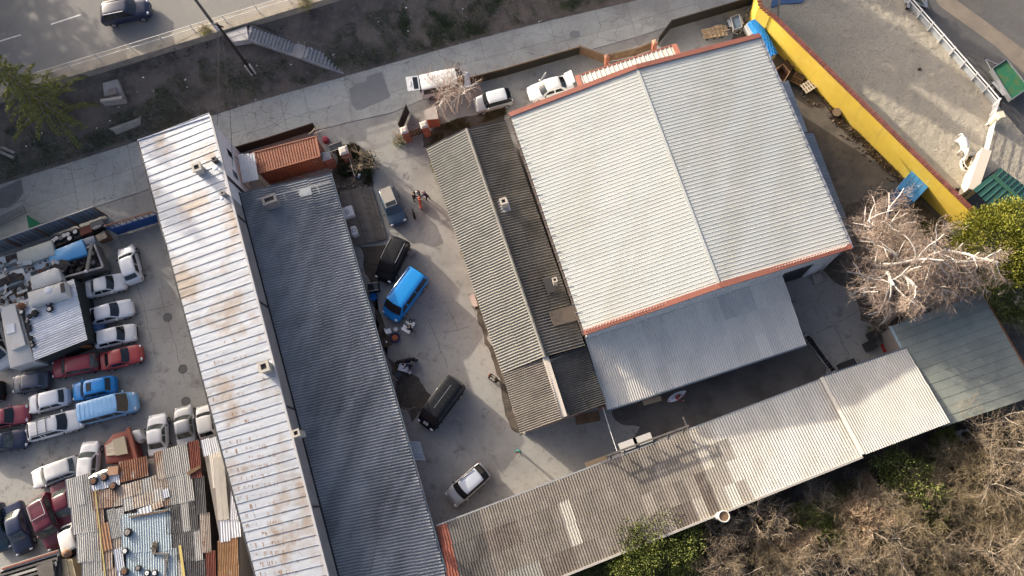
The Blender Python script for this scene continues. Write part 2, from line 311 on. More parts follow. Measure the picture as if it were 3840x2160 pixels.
# ================================================================== THE SETTING
def sheet(name, poly, mat, z=None):
    poly = [Vector(p) if z is None else Vector((p[0], p[1], z)) for p in poly]
    o = MB().add(ccw(poly), [tuple(range(len(poly)))]).build(name, mat); return tag(o, kind='structure')
def pxy(lst, z=0.0): return [P(x, y, z) for x, y in lst]
def polyline(pts):
    xs = [p[0] for p in pts]; ys = [p[1] for p in pts]
    def f(x):
        if x <= xs[0]: return ys[0] + (x - xs[0]) * (ys[1] - ys[0]) / (xs[1] - xs[0])
        if x >= xs[-1]: return ys[-1] + (x - xs[-1]) * (ys[-1] - ys[-2]) / (xs[-1] - xs[-2])
        return float(np.interp(x, xs, ys))
    return f
UP = polyline([(0, 689), (261, 607), (473, 540), (745, 447), (960, 378), (1295, 283), (1519, 220), (1705, 168), (1920, 108), (2143, 56), (2382, 0)])
LOW = polyline([(0, 890), (350, 780), (600, 700), (880, 592), (1190, 487), (1480, 423), (1640, 350), (1920, 272), (2173, 198), (2390, 140), (2509, 99), (2811, 4)])
def smooth_noise(seed):
    tab = np.random.default_rng(seed).uniform(-1, 1, (256, 256))
    def f(x, y):
        x = np.asarray(x, float) * .45 + 1000; y = np.asarray(y, float) * .45 + 1000; v = 0.0
        for o in range(3):
            xi = np.floor(x).astype(int); yi = np.floor(y).astype(int); fx = x - xi; fy = y - yi; fx = fx * fx * (3 - 2 * fx); fy = fy * fy * (3 - 2 * fy)
            T = lambda a, b: tab[a % 256, b % 256]
            v = v + .5 ** o * ((T(xi, yi) * (1 - fx) + T(xi + 1, yi) * fx) * (1 - fy) + (T(xi, yi + 1) * (1 - fx) + T(xi + 1, yi + 1) * fx) * fy); x = x * 2.07 + 17.3; y = y * 2.07 + 5.1
        return v if getattr(v, 'ndim', 0) else float(v)
    return f
n1, n2, n3 = smooth_noise(1), smooth_noise(2), smooth_noise(3)

sheet('ground', [(-400, -400, -.03), (400, -400, -.03), (400, 400, -.03), (-400, 400, -.03)], soil)
yard = [(x, UP(x)) for x in (-900, 0, 473, 960, 1519, 1920, 2382, 2700)] + [(2850, 40), (3300, 560), (3640, 900), (3500, 1250), (3560, 1590), (2900, 1830), (2084, 2160), (1900, 2700), (-900, 2700)]
sheet('yard', pxy(yard), yard_mat)
sheet('side_yard', pxy([(2770, 60), (2870, 120), (3310, 560), (3560, 800), (3420, 1010), (3260, 1120), (3130, 1060), (2980, 900), (2700, 300)], .005), M('mottled_tarmac', (.13, .115, .10), .95, mix=[((.06, .055, .05), .25, .42, .68, .8), ((.2, .165, .13), .6, .52, .72, .7), ((.05, .045, .04), 2, .55, .7, .6)], bump=(.4, 14, .04)))
sheet('tarmac', pxy([(3330, -90), (3760, 380), (3700, 600), (3560, 900), (3800, 1150), (4700, 1500), (4700, -400), (3400, -500)], .004), asphalt)
sheet('painted_sun_streak', pxy([(3480, -60), (3560, -20), (3860, 200), (4000, 330), (3900, 330), (3730, 170), (3520, 20)], .008), M('sun_streak_tarmac', (.24, .2, .155), .93, mix=[((.15, .13, .11), .6, .42, .7, .8)]))  # streak of sunlight put into a paler tarmac colour
for nm, pl in (('dirt_patch', [(1268, 560), (1330, 545), (1385, 600), (1400, 660), (1395, 700), (1330, 715), (1270, 730), (1245, 690)]),
               ('dirt_patch', [(1340, 930), (1460, 905), (1470, 950), (1430, 1060), (1400, 1200), (1440, 1290), (1500, 1380), (1600, 1440), (1600, 1530), (1540, 1580), (1500, 1520), (1430, 1200)]),
               ('dirt_patch', [(1650, 470), (1900, 390), (1900, 430), (1890, 470), (1760, 490), (1640, 555), (1600, 560), (1590, 500)]),
               ('dirt_strip', [(2960, 230), (3000, 240), (3330, 560), (3420, 660), (3390, 690), (3300, 610), (3150, 450), (3000, 300)]),
               ('dirt_patch', [(3180, 760), (3420, 700), (3560, 860), (3680, 1100), (3420, 1190), (3330, 1240), (3240, 1200), (3200, 1080), (3150, 940)]),
               ('lane', [(2290, 1470), (3020, 1250), (3090, 1360), (3110, 1420), (3060, 1460), (2560, 1650), (2430, 1700), (2330, 1690), (2390, 1600), (2300, 1570)]),
               ('flower_bed', [(1770, 1140), (1790, 1140), (1960, 1600), (1950, 1640), (1930, 1610)])):
    jit = []
    pts = pxy(pl, .012)
    for a, b in zip(pts, pts[1:] + pts[:1]):
        n = max(2, int((b - a).length / .5))
        for i in range(n):
            q = lerp(a, b, i / n); d = n1(q.x * 1.7, q.y * 1.7) * .35; jit.append(q + Vector((d, n2(q.x * 1.9, q.y * 1.9) * .35, 0)))
    sheet(nm, jit, dirt if nm != 'lane' else lane_ground)

# ---- wild ground of the thicket below the sheds
def grid_obj(name, fn, nu, nv, mat, kind='structure'):
    v = [fn(i / nu, j / nv) for j in range(nv + 1) for i in range(nu + 1)]
    f = [(j * (nu + 1) + i, j * (nu + 1) + i + 1, (j + 1) * (nu + 1) + i + 1, (j + 1) * (nu + 1) + i) for j in range(nv) for i in range(nu)]
    me = new_mesh(name, v, f, [mat], 180); o = bpy.data.objects.new(name, me); COL.objects.link(o); return tag(o, kind=kind)
def _wild(u, v):
    a = lerp(P(1700, 2330), P(3640, 1560), u); b = lerp(P(1900, 3000), P(4700, 2300), u); q = lerp(a, b, v)
    q.z = -.02 + min(1, v * 6) * (.35 + n1(q.x * .5, q.y * .5) * .4 + n2(q.x * 1.6, q.y * 1.6) * .18); return q
grid_obj('thicket_ground', _wild, 110, 60, M('thicket_soil', (.05, .04, .032), .98, mix=[((.16, .12, .075), .35, .5, .66, .8), ((.03, .025, .02), 2, .45, .7, .7), ((.07, .08, .03), .5, .6, .7, .5)], bump=(.9, 6, .15)))

# ---- upper road on its embankment
RZ = 4.0
_a, _b = P(238, 298, RZ), P(1221, 0, RZ); road_dir = (_b - _a).normalized(); road_out = Vector((-road_dir.y, road_dir.x, 0))
def RD(s, o, z=RZ): q = _a + road_dir * s + road_out * o; q.z = z; return q     # s metres along the kerb, o metres into the road
S0, S1_ = -60, 130
sheet('upper_road', [RD(S0, .42, RZ), RD(S1_, .42, RZ), RD(S1_, 12.5, RZ), RD(S0, 12.5, RZ)], road_mat)
sheet('far_verge', [RD(S0, 12.4, RZ - .006), RD(S1_, 12.4, RZ - .006), RD(S1_, 120, RZ + .5), RD(S0, 120, RZ + .5)], soil)
o = MB(); o.prism([RD(S0, 0, 3.0), RD(S1_, 0, 3.0), RD(S1_, .45, 3.0), RD(S0, .45, 3.0)], [RD(S0, 0, RZ + .12), RD(S1_, 0, RZ + .12), RD(S1_, .45, RZ + .12), RD(S0, .45, RZ + .12)])
tag(o.build('kerb', M('kerb_concrete', (.36, .315, .25), .92, mix=[((.2, .18, .15), .7, .45, .7, .8), ((.09, .09, .08), 2.5, .58, .72, .7)], bump=(.4, 12, .05))), kind='structure')
o = MB(); o.prism([RD(S0, .46, RZ - .2), RD(S1_, .46, RZ - .2), RD(S1_, 1.5, RZ - .2), RD(S0, 1.5, RZ - .2)], [RD(S0, .46, RZ + .1), RD(S1_, .46, RZ + .1), RD(S1_, 1.5, RZ + .1), RD(S0, 1.5, RZ + .1)])
tag(o.build('pavement', M('pavement_concrete', (.33, .30, .25), .92, mix=[((.22, .2, .175), .5, .45, .7, .8), ((.1, .11, .06), 1.4, .64, .72, .5)])), kind='structure')
for i, (x0, y0, x1, y1) in enumerate([(512, 245, 810, 148), (-120, 450, 210, 350)]):
    a, b = PK(1, 1, x0, y0, RZ + .006), PK(1, 1, x1, y1, RZ + .006); s = (b - a).normalized().cross(Vector((0, 0, 1))) * .07
    sheet('lane_line', [a + s, b + s, b - s, a - s], paint_white)
_lm = PK(1, 1, 660, 197, RZ)
def _slope(u, v):
    x = lerp(-1600, 3600, u); lo = P(x, UP(x), .02); s = (lo - _a).dot(road_dir) - 6 * v * 0; up = RD(s, 0.02, 3.35)
    q = lerp(up, lo, v); q.z = lerp(3.35, .03, v ** .92) + (n1(q.x * .8, q.y * .8) * .12 + n2(q.x * 2.5, q.y * 2.5) * .05) * math.sin(math.pi * v)
    return q
grid_obj('slope', _slope, 260, 26, slope_soil)
_foot = [P(x, UP(x), 0) - _a for x in range(-2500, 4501, 50)]
_fs, _fo = [q.dot(road_dir) for q in _foot], [-q.dot(road_out) for q in _foot]
def slope_z(p):
    q = p - _a; v = max(0, min(1, -q.dot(road_out) / np.interp(q.dot(road_dir), _fs, _fo))); return lerp(3.35, .03, v ** .92)

# ---- lower street: slabs with joints
st = [(x, UP(x)) for x in range(-900, 2900, 150)] + [(x, LOW(x)) for x in range(2810, -960, -150)]
street = sheet('street', pxy(st, .006), joint_mat)
J = [-700, -480, -250, 78, 261, 477, 690, 902, 1047, 1135, 1290, 1433, 1549, 1799, 2060, 2349, 2600, 2790]
for k in range(len(J) - 1):
    sp = random.choice((.5, .56, .6)) if k > 1 else .55
    for v0, v1 in ((0.015, sp), (sp, .985)):
        pts = []
        for x, v in ((J[k], v0), (J[k + 1], v0), (J[k + 1], v1), (J[k], v1)):
            xx = x + 38 * v; pts.append(P(xx, lerp(UP(xx), LOW(xx), v), .035 + random.uniform(-.004, .004)))
        pts = inset(pts, .014)
        me = MB().slab(pts, .05); inst('concrete_slab', new_mesh('concrete_slab', me.v, me.f, [slab_mat]), Matrix(), street)
sheet('tarmac_patch', pxy([K(1, 2, *p) for p in ((935, 900), (1000, 850), (1110, 815), (1115, 770), (1265, 722), (1300, 830), (1352, 965), (1330, 990), (1180, 1050), (1060, 1105), (1010, 1105), (970, 1060))], .045), asphalt_patch)
sheet('tarmac_patch', pxy([K(2, 1, *p) for p in ((-40, 470), (215, 350), (235, 490), (180, 570), (90, 640), (0, 650), (-60, 660))], .045), M('old_patch', (.2, .2, .195), .92, mix=[((.14, .14, .14), 1, .45, .7, .7)]))
sheet('tarmac_patch', pxy([K(1, 3, *p) for p in ((575, 340), (610, 305), (680, 315), (690, 360), (640, 385), (595, 375))], .045), asphalt_patch)

for ln in (((520, 1080), (596, 1390)), ((596, 1080), (690, 1420)), ((440, 860), (520, 1090)), ((500, 1180), (650, 1140)), ((1600, 1190), (1680, 1380)), ((1680, 1160), (1720, 1240)), ((1660, 1250), (1760, 1225)), ((1770, 1150), (1830, 1260)), ((1490, 600), (1600, 570)), ((310, 1690), (320, 1780)), ((180, 1660), (200, 1800)), ((3060, 1250), (3220, 1170)), ((3130, 1220), (3180, 1330)), ((1830, 1700), (1900, 1790))):
    a, b = P(*ln[0], .007), P(*ln[1], .007); d = (b - a).normalized(); w = Vector((-d.y, d.x, 0)) * .016; n_ = 14; L_, R_ = [], []
    for i in range(n_ + 1): q = lerp(a, b, i / n_); k = Vector((-d.y, d.x, 0)) * n1(q.x * 3, q.y * 3) * .10; L_.append(q + k + w); R_.append(q + k - w * random.uniform(.3, 1))
    tag(MB().add(L_ + R_, [(i, i + 1, n_ + 2 + i, n_ + 1 + i) for i in range(n_)]).build('slab_joint', M('joint_dark', (.06, .055, .05), .95)), kind='structure')
# ---- sand riding ground
fa, fb = PK(1, 4, 1380, 40), PK(1, 4, 2215, 1010); fd = (fb - fa).normalized(); fn = Vector((fd.y, -fd.x, 0)); fn = fn if fn.x < 0 else -fn
wa, wb = P(2895, 60), P(3640, 850)
def sand_obj():
    nu, nv = 300, 170; uu, vv_ = np.meshgrid(np.arange(nu + 1) / nu, np.arange(nv + 1) / nv); o0 = fa - fd * 14 - fn * .3
    X_ = o0.x + fd.x * 42 * uu + fn.x * 24 * vv_; Y_ = o0.y + fd.y * 42 * uu + fn.y * 24 * vv_
    Z_ = .16 + n1(X_ * 5, Y_ * 5) * .022 + n2(X_ * 11, Y_ * 11) * .026 + n3(X_ * .6, Y_ * .6) * .02
    v = [Vector(q) for q in np.stack([X_, Y_, Z_], -1).reshape(-1, 3).tolist()]; d = (wb - wa).normalized(); nn = Vector((d.y, -d.x, 0)); nn = nn if nn.x > 0 else -nn
    f = []
    for j in range(nv):
        for i in range(nu):
            a = j * (nu + 1) + i; q = v[a]
            if (q - wa).dot(nn) > -.6 and not (q.y < P(3560, 705).y and (q - P(3540, 690)).dot(Vector((1, -.2, 0))) > 0): f.append((a, a + 1, a + nu + 2, a + nu + 1))
    me = new_mesh('sand_ground', v, f, [sand], 180); o = bpy.data.objects.new('sand_ground', me); COL.objects.link(o); tag(o, kind='structure')
sand_obj()

# ================================================================== BUILDINGS
def wave_mesh(nw, seg=6, amp=.027, lap=.025):
    v = []; n = nw * seg
    for i in range(n + 1):
        x = i / n; z = amp * math.cos(2 * math.pi * nw * x)
        v += [(x, 0, z + lap), (x, 1, z)]
    return new_mesh('corrugated_sheet', v, [(2 * i, 2 * i + 2, 2 * i + 3, 2 * i + 1) for i in range(n)], [grey_fibre], 180)
def rib_mesh(nr, h=.05, lap=0.0):
    v = []; xs = []
    for i in range(nr):
        for a, z in ((0, 0), (.70, 0), (.76, h), (.88, h), (.94, 0)): xs.append(((i + a) / nr, z))
    xs.append((1, 0))
    for x, z in xs: v += [(x, 0, z + lap), (x, 1, z)]
    return new_mesh('ribbed_panel', v, [(2 * i, 2 * i + 2, 2 * i + 3, 2 * i + 1) for i in range(len(xs) - 1)], [hall_white])
def bil(A, B, C, D, u, v): return lerp(lerp(A, B, u), lerp(D, C, u), v)
def roof_sheets(parent, A, B, C, D, nc, nr, mesh, matf, name='roof_sheet', ox=1.0, oy=1.04, jit=0.0, lift=0.0):
    """A,B along the low edge, D,C along the high edge; waves run low to high"""
    meshes = mesh if isinstance(mesh, list) else [mesh]
    for i in range(nc):
        for j in range(nr):
            u0, u1, v0, v1 = i / nc, (i + 1) / nc, j / nr, (j + 1) / nr
            c = bil(A, B, C, D, (u0 + u1) / 2, (v0 + v1) / 2)
            ex = (bil(A, B, C, D, u1, (v0 + v1) / 2) - bil(A, B, C, D, u0, (v0 + v1) / 2)) * ox
            ey = (bil(A, B, C, D, (u0 + u1) / 2, v1) - bil(A, B, C, D, (u0 + u1) / 2, v0)) * oy
            n = ex.cross(ey).normalized(); n = n if n.z > 0 else -n
            o = c - ex / 2 - ey / 2 + n * (lift + random.uniform(0, jit))
            m = Matrix(((ex.x, ey.x, n.x, o.x), (ex.y, ey.y, n.y, o.y), (ex.z, ey.z, n.z, o.z), (0, 0, 0, 1)))
            mt = matf(i, j) if callable(matf) else matf
            inst(name, random.choice(meshes), m, parent, mt)
def walls(parent, roof, mat, d=.3, z0=0.0, drop=.12):
    top = inset(roof, d); top = [Vector((p.x, p.y, p.z - drop)) for p in top]
    return MB().prism([Vector((p.x, p.y, z0)) for p in top], top).build('wall', mat, parent)
def gutter(parent, a, b, mat, r=.07, drop=.03, name='gutter'):
    d = Vector((0, 0, -drop)); return MB().beam(a + d, b + d, r * 2, r * 1.6).build(name, mat, parent)
def chimney(parent, px, py, zt, zb, sx, sy, rz, mat, cap=.08, capm=None):
    c = P(px, py, zt); g = MB()
    g.box((c.x, c.y, (zt + zb) / 2 - .07), (sx, sy, zt - zb - .14), rz)
    o = g.build('chimney', mat, parent); g = MB(); R = Matrix.Rotation(rz, 3, 'Z'); w = min(sx, sy) * .3
    for ax, ay, bx, by in ((-1, -1, 1, -1), (-1, 1, 1, 1)):
        g.box(c + R @ Vector((0, ay * (sy / 2 + cap - w / 2), -.07)), (sx + 2 * cap, w, .14), rz)
    for s in (-1, 1): g.box(c + R @ Vector((s * (sx / 2 + cap - w / 2), 0, -.07)), (w, sy + 2 * cap - 2 * w, .14), rz)
    g.build('chimney_cap', capm or mat, o)
    MB().box(c + Vector((0, 0, -.12)), (sx + 2 * cap - 2 * w, sy + 2 * cap - 2 * w, .03), rz).build('flue', plastic_dark, o)
    return o
ARZ = math.atan2((P(1228, 2157, 6) - P(788, 438, 6)).y, (P(1228, 2157, 6) - P(788, 438, 6)).x)

# ---- long white tin-roofed building
zW, zE = 6.1, 7.0
wNW, wNE, wSE, wSW = P(518, 529, zW), P(788, 438, zE), P(1330, 2555, zE), P(1065, 2555, zW)
white_b = thing('long_building', 'long grey-walled building under a white standing-seam tin roof beside the scrapyard', 'building', (wNW + wSE) / 2 * Vector((1, 1, 0)) if False else ((wNW.x + wSE.x) / 2, (wNW.y + wSE.y) / 2, 0))
def seam_mesh(seed):
    r = random.Random(seed); v = []; ny = 10; xs = [(0, 0), (.0, .05), (.03, .05), (.03, 0), (.2, 0), (.4, 0), (.6, 0), (.8, 0), (1, 0)]
    for j in range(ny + 1):
        for i, (x, z) in enumerate(xs):
            d = 0 if i < 4 or i == 8 else r.uniform(-.012, .016) * math.sin(math.pi * (x))
            v.append((x, j / ny, z + d))
    k = len(xs); return new_mesh('tin_panel', v, [(j * k + i, j * k + i + 1, (j + 1) * k + i + 1, (j + 1) * k + i) for j in range(ny) for i in range(k - 1)], [tin_white], 40)
SM = [seam_mesh(i) for i in range(6)]
roof_sheets(white_b, wNW, wSW, wSE, wNE, 63, 1, SM, None, 'roof_panel', 1.0, 1.0)
walls(white_b, [wNW, wNE, wSE, wSW], render_grey, .18)
g = MB(); g.beam(wNE + Vector((.06, .02, .06)), wSE + Vector((.06, 0, .06)), .16, .22); g.build('verge_trim', M('trim_grey', (.42, .42, .42), .6), white_b)
g = MB(); g.beam(wNW + Vector((-.04, 0, -.05)), wSW + Vector((-.04, 0, -.05)), .14, .14); g.build('gutter', metal_dark, white_b)
g = MB(); g.beam(wNW + Vector((0, .05, .0)), wNE + Vector((0, .05, .0)), .1, .2); g.build('end_trim', M('trim_blue', (.3, .36, .45), .5), white_b)
# white plastered north end of its east wall, with a window and downpipe
e_in = (wSE - wNE).normalized(); e_out = Vector((-e_in.y, e_in.x, 0)); e_out = e_out if e_out.x > 0 else -e_out
eb = inset([wNW, wNE, wSE, wSW], .18); eN = min(eb, key=lambda p: (p - wNE).length); eS = min(eb, key=lambda p: (p - wSE).length); wd = (eS - eN).normalized()
def epanel(s0, s1, z0, z1, t, m, nm, par=white_b):
    a = eN + wd * s0; b = eN + wd * s1; g = MB()
    g.prism([Vector((q.x, q.y, z0)) for q in (a, b, b + e_out * t, a + e_out * t)], [Vector((q.x, q.y, z1)) for q in (a, b, b + e_out * t, a + e_out * t)]); return g.build(nm, m, par)
epanel(.0, 7.3, 0, zE - .25, .03, white_paint, 'plaster_panel')
w_ = epanel(1.4, 2.3, 3.1, 4.3, .05, white_gloss, 'window'); epanel(1.48, 2.22, 3.18, 4.22, .06, window_glass, 'pane', w_)
w_ = epanel(3.6, 4.5, 3.1, 4.3, .05, white_gloss, 'window'); epanel(3.68, 4.42, 3.18, 4.22, .06, window_glass, 'pane', w_)
for s in (5.2, 5.45, 9.0, 17, 26, 34): epanel(s, s + .1, 1.0, zE - .3, .1, metal_dark, 'downpipe')
chimney(white_b, *K(2, 1, 1975, 230), 7.75, 6.0, .62, .62, ARZ, M('pale_render', (.46, .43, .37), .9, mix=[((.3, .28, .24), 2, .45, .7, .7)]))
chimney(white_b, *K(3, 2, 75, 790), 8.1, 6.4, .7, .7, ARZ, MATS['pale_render'])
chimney(white_b, *K(4, 2, 400, 10), 8.0, 6.4, .45, .45, ARZ, MATS['pale_render'], .06)
chimney(white_b, *K(2, 1, 2150, 150), 7.5, 6.6, .35, .35, ARZ, metal_dark, .03)
chimney(white_b, *K(2, 1, 2235, 490), 7.5, 6.6, .32, .32, ARZ, render_grey, .03)
def on_white(u, v, h=.02): q = bil(wNW, wSW, wSE, wNE, u, v); q.z += h; return q
g = MB()
for _ in range(420):
    u = .36 + .5 * random.random() ** .6; row = round(u * 63); uu = (row + .22 + random.uniform(-.03, .06)) / 63; v = (random.gauss(.55, .28)) % 1.0
    if v < .04 or v > .97: continue
    q = on_white(uu, v, .03); L = random.uniform(.10, .34) * (.6 + .8 * (u > .45)); w2 = random.uniform(.015, .045)
    d = (wSE - wNE).normalized(); s = d.cross(Vector((0, 0, 1)))
    g.add([q - s * w2, q + s * w2, q + s * w2 * .7 + d * L * .7, q + d * L, q - s * w2 * .7 + d * L * .7], [(0, 1, 2, 3, 4)])
tag(g.build('rust_streaks', rust_spot, white_b), kind='stuff')
g = MB(); q = on_white(.515, .86, .4); g.tube([q, q + Vector((.0, 0, .55))], .02, 5)
for a in (0, 2.1, 4.2): g.tube([q + Vector((0, 0, .5)), q + Vector((.7 * math.cos(a), .7 * math.sin(a), -.35))], .008, 4)
g.build('aerial', rust, white_b)
g = MB()
for px, py, rr in ((2170, 240, .26), (2235, 545, .2)):
    c = PK(2, 1, px, py, 7.3); g.blob(c, (rr, rr, .07), 12, 6); g.tube([c - Vector((0, 0, .6)), c], .03, 5)
g.build('satellite_dish', white_gloss, white_b, 60)

# ---- dark fibre-cement building along the court
zdW, zdE = 4.0, 3.15
dNW, dNE, dSE, dSW = P(894, 723, zdW), P(1238, 650, zdE), P(1790, 2560, zdE), P(1372, 2560, zdW)
dark_b = thing('court_building', 'long low building with blue-grey corrugated roof and terracotta walls facing the court', 'building', ((dNW.x + dSE.x) / 2, (dNW.y + dSE.y) / 2, 0))
W5 = wave_mesh(5, 6, .03); W4 = wave_mesh(4, 8, .042); W4S = wave_mesh(4, 8, .028, .018)
def dark_mat(i, j): return blue_fibre
roof_sheets(dark_b, dNE, dSE, dSW, dNW, 44, 4, W4, dark_mat, jit=.008)
walls(dark_b, [dNW, dNE, dSE, dSW], terracotta, .34)
gutter(dark_b, dNE + Vector((.07, 0, -.02)), dSE + Vector((.07, 0, -.02)), gutter_blue)
g = MB(); g.beam(dNW + Vector((-.1, 0, .0)), dSW + Vector((-.1, 0, .0)), .42, .1); g.build('flashing', M('black_flashing', (.02, .02, .02), .8), dark_b)
chimney(dark_b, *K(2, 2, 130, 555), 5.1, 3.8, 1.15, .7, ARZ + math.pi / 2, render_grey, .05)
a, b = PK(2, 2, 10, 560, 4.35), PK(2, 2, 750, 385, 3.62)
g = MB(); g.beam(a, b, .1, .1); 
for t in (.35, .55, .8): q = lerp(a, b, t); g.beam(q, q + Vector((.4, -.7, .0)), .05, .05)
g.build('pipe_bracket', metal_grey, dark_b)
g = MB(); q = PK(2, 2, 500, 480, 4.0); g.box(q, (1.0, .8, .04), .3); g.build('roof_patch', bluegrey_tin, dark_b)
for (r, c, x, y, w, d, h) in ((2, 2, 915, 680, 1.0, 1.05, .5), (2, 2, 985, 870, .8, .45, .7)):
    q = PK(r, c, x, y, 1.9); t = thing('ac_unit', 'white air conditioner box on the terracotta wall, nearer the street' if h < .6 else 'small air conditioner with dark fan on the terracotta wall above the deck', 'air conditioner', (q.x, q.y, 1.5), ARZ, 'wall units over the deck')
    MB().box((0, 0, .1), (w, d, h), 0).build('casing', M('ac_white', (.6, .6, .6), .5), t, local=True); MB().ring((0, 0, h / 2 + .11), .16, .02, 14, 5).build('fan_grille', plastic_dark, t, local=True)
    MB().box((0, -.55, -.1), (.6, .6, .05), 0).build('bracket', metal_grey, t, local=True)
q = PK(4, 2, 1620, 190, 2.2); t = thing('awning', 'small blue-grey awning over the door on the court wall', 'awning', (q.x, q.y, 0))
g = MB(); dd = (dSE - dNE).normalized()
for k in range(6):
    a = q + dd * (k - 3) * .27 + Vector((0, 0, -abs(k - 2.5) * .03)); MB().prism([a + Vector((-.55, 0, .25)), a + dd * .26 + Vector((-.55, 0, .25)), a + dd * .26 + Vector((.45, 0, -.06)), a + Vector((.45, 0, -.06))], [a + Vector((-.55, 0, .3)), a + dd * .26 + Vector((-.55, 0, .3)), a + dd * .26 + Vector((.45, 0, 0)), a + Vector((.45, 0, 0))]).build('panel', bluegrey_tin, t)

# ---- middle low building with a ridge
zmW, zmR, zmE = 3.1, 4.7, 3.7
mNW, mSW = P(1601, 555, zmW), P(1885, 1400, zmW); mRN, mRS = P(1750, 483, zmR), P(2043, 1337, zmR)
mNE, mSE = P(1893, 452, zmE), P(2192, 1296, zmE)
mid_b = thing('ridged_shed', 'long low shed with ridged corrugated roof, pale west slope and dirty east slope coloured darker for its shade', 'building', ((mNW.x + mSE.x) / 2, (mNW.y + mSE.y) / 2, 0))
roof_sheets(mid_b, mNW, mSW, mRS, mRN, 22, 2, W4, lambda i, j: grey_fibre, jit=.006)
roof_sheets(mid_b, mNE, mSE, mRS, mRN, 22, 2, W4, lambda i, j: dirty_shaded_fibre, jit=.006)  # unlit slope: darker copy of the sheets, shade painted in
MB().prism([Vector((p.x, p.y, 0)) for p in inset([mNW, mSW, mSE, mNE], .3)], [Vector((p.x, p.y, p.z - .1)) for p in inset([mNW, mSW, mSE, mNE], .3)]).build('wall', terracotta, mid_b)
g = MB()
for a, r, b in ((mNW, mRN, mNE), (mSW, mRS, mSE)):
    c = (mNW + mSE) / 2; a, r, b = [q + (Vector((c.x, c.y, q.z)) - q).normalized() * .3 for q in (a, r, b)]
    MB().add([Vector((a.x, a.y, 0)), Vector((b.x, b.y, 0)), b - Vector((0, 0, .1)), r - Vector((0, 0, .12)), a - Vector((0, 0, .1))], [(0, 1, 2, 3, 4)]).build('gable', terracotta, mid_b)
for i in range(14):
    a, b = lerp(mRN, mRS, i / 14), lerp(mRN, mRS, (i + 1.03) / 14); MB().tube([a + Vector((0, 0, .0)), b + Vector((0, 0, .02))], .13, 8).build('ridge_tile', grey_fibre, mid_b)
gutter(mid_b, mNW, mSW, M('rusty_gutter', (.3, .27, .2), .7, mix=[((.15, .09, .06), 2, .5, .7, .7)]), .06)
c = chimney(mid_b, *K(2, 3 - 1, 2490, 572), 5.6, 4.1, .5, .5, ARZ, M('pale_block', (.47, .42, .36), .9), .05)
q = PK(2, 2, 2490, 625, 4.52); MB().box(q, (1.15, 1.0, .04), ARZ).build('flashing', galv, mid_b)
chimney(mid_b, *K(2, 3, 430, 1365), 5.4, 3.8, .32, .32, ARZ, MATS['pale_block'], .04)
q = PK(2, 3, 380, 1420, 4.25); MB().box(q, (1.3, .8, .05), ARZ).build('flashing', plastic_dark, mid_b)
q = PK(3, 3, 540, 275, 4.15); e1 = (mSE - mRS).normalized(); e2 = (mRS - mRN).normalized()
MB().prism([q + e1 * a * 1.3 + e2 * b * .65 for a, b in ((-1, -1), (1, -1), (1, 1), (-1, 1))], [q + e1 * a * 1.3 + e2 * b * .65 + Vector((0, 0, .05)) for a, b in ((-1, -1), (1, -1), (1, 1), (-1, 1))]).build('roof_patch', M('tan_patch', (.13, .105, .085), .9, mix=[((.08, .07, .06), 1.2, .45, .65, .8)]), mid_b)
# its lower south end
sRS = P(2106, 1568, zmR - .2); sSW = P(1953, 1625, zmW); sSE = P(2272, 1512, zmE - .35); sNE2 = P(2196, 1300, zmE - .35)
south_end = thing('shed_end', 'south end of the ridged shed with brown sheets and a raised beige parapet strip', 'building', ((sSW.x + sSE.x) / 2, (sSW.y + sSE.y) / 2, 0))
m2 = mRS + Vector((0, 0, -.2)); m3 = P(2055, 1340, zmR - .55); s3 = P(2135, 1560, zmR - .75)
roof_sheets(south_end, mSW + Vector((0, 0, -.0)), sSW, sRS, m2, 7, 2, W4, lambda i, j: brown_fibre, jit=.01)
roof_sheets(south_end, sNE2, sSE, s3, m3, 7, 2, W4, lambda i, j: dirty_shaded_fibre, jit=.01)  # east side again in the copy darkened for shade
MB().beam(lerp(m2, m3, .5) + Vector((-.1, 0, .05)), lerp(sRS, s3, .5) + Vector((-.1, 0, .05)), .5, .35).build('parapet', beige, south_end)
walls(south_end, [mSW, sSW, sRS, s3, sSE, sNE2, m2], M('old_block', (.25, .2, .17), .9), .25)
# ---- big hall
zH, zHR = 6.3, 7.3
hNW, hNE, hSE, hSW = P(1911, 425, zH), P(2844, 129, zH), P(3193, 931, zH), P(2194, 1255, zH)
hRN, hRS = P(2384, 246, zHR), P(2701, 1079, zHR)
hall = thing('warehouse_hall', 'big warehouse hall with ribbed off-white gable roof edged in dull red', 'building', ((hNW.x + hSE.x) / 2, (hNW.y + hSE.y) / 2, 0))
RB = rib_mesh(3, .02)
roof_sheets(hall, hNW, hSW, hRS, hRN, 22, 1, RB, hall_white, 'roof_panel', 1.0, 1.0)
roof_sheets(hall, hNE, hSE, hRS, hRN, 22, 1, RB, hall_white, 'roof_panel', 1.0, 1.0)
hw = inset([hNW, hSW, hSE, hNE], .25); MB().prism([Vector((p.x, p.y, 0)) for p in hw], [Vector((p.x, p.y, p.z - .12)) for p in hw]).build('wall', wall_white, hall)
for a, r, b, nm in ((hNW, hRN, hNE, 'n'), (hSW, hRS, hSE, 's')):
    off = (hNW - hSW).normalized() * (-.16 if nm == 'n' else .16)
    for p, q in ((a, r), (b, r)):
        dn = (p - q).normalized() * .05
        MB().beam(p + off + dn + Vector((0, 0, .03)), q + off + Vector((0, 0, .03)), .42, .20).build('gable_trim', red_trim, hall)
    i2 = off.normalized() * .3
    MB().add([a + i2 - Vector((0, 0, .15)), b + i2 - Vector((0, 0, .15)), r + i2 - Vector((0, 0, .1))], [(0, 1, 2)]).build('gable', wall_white, hall)
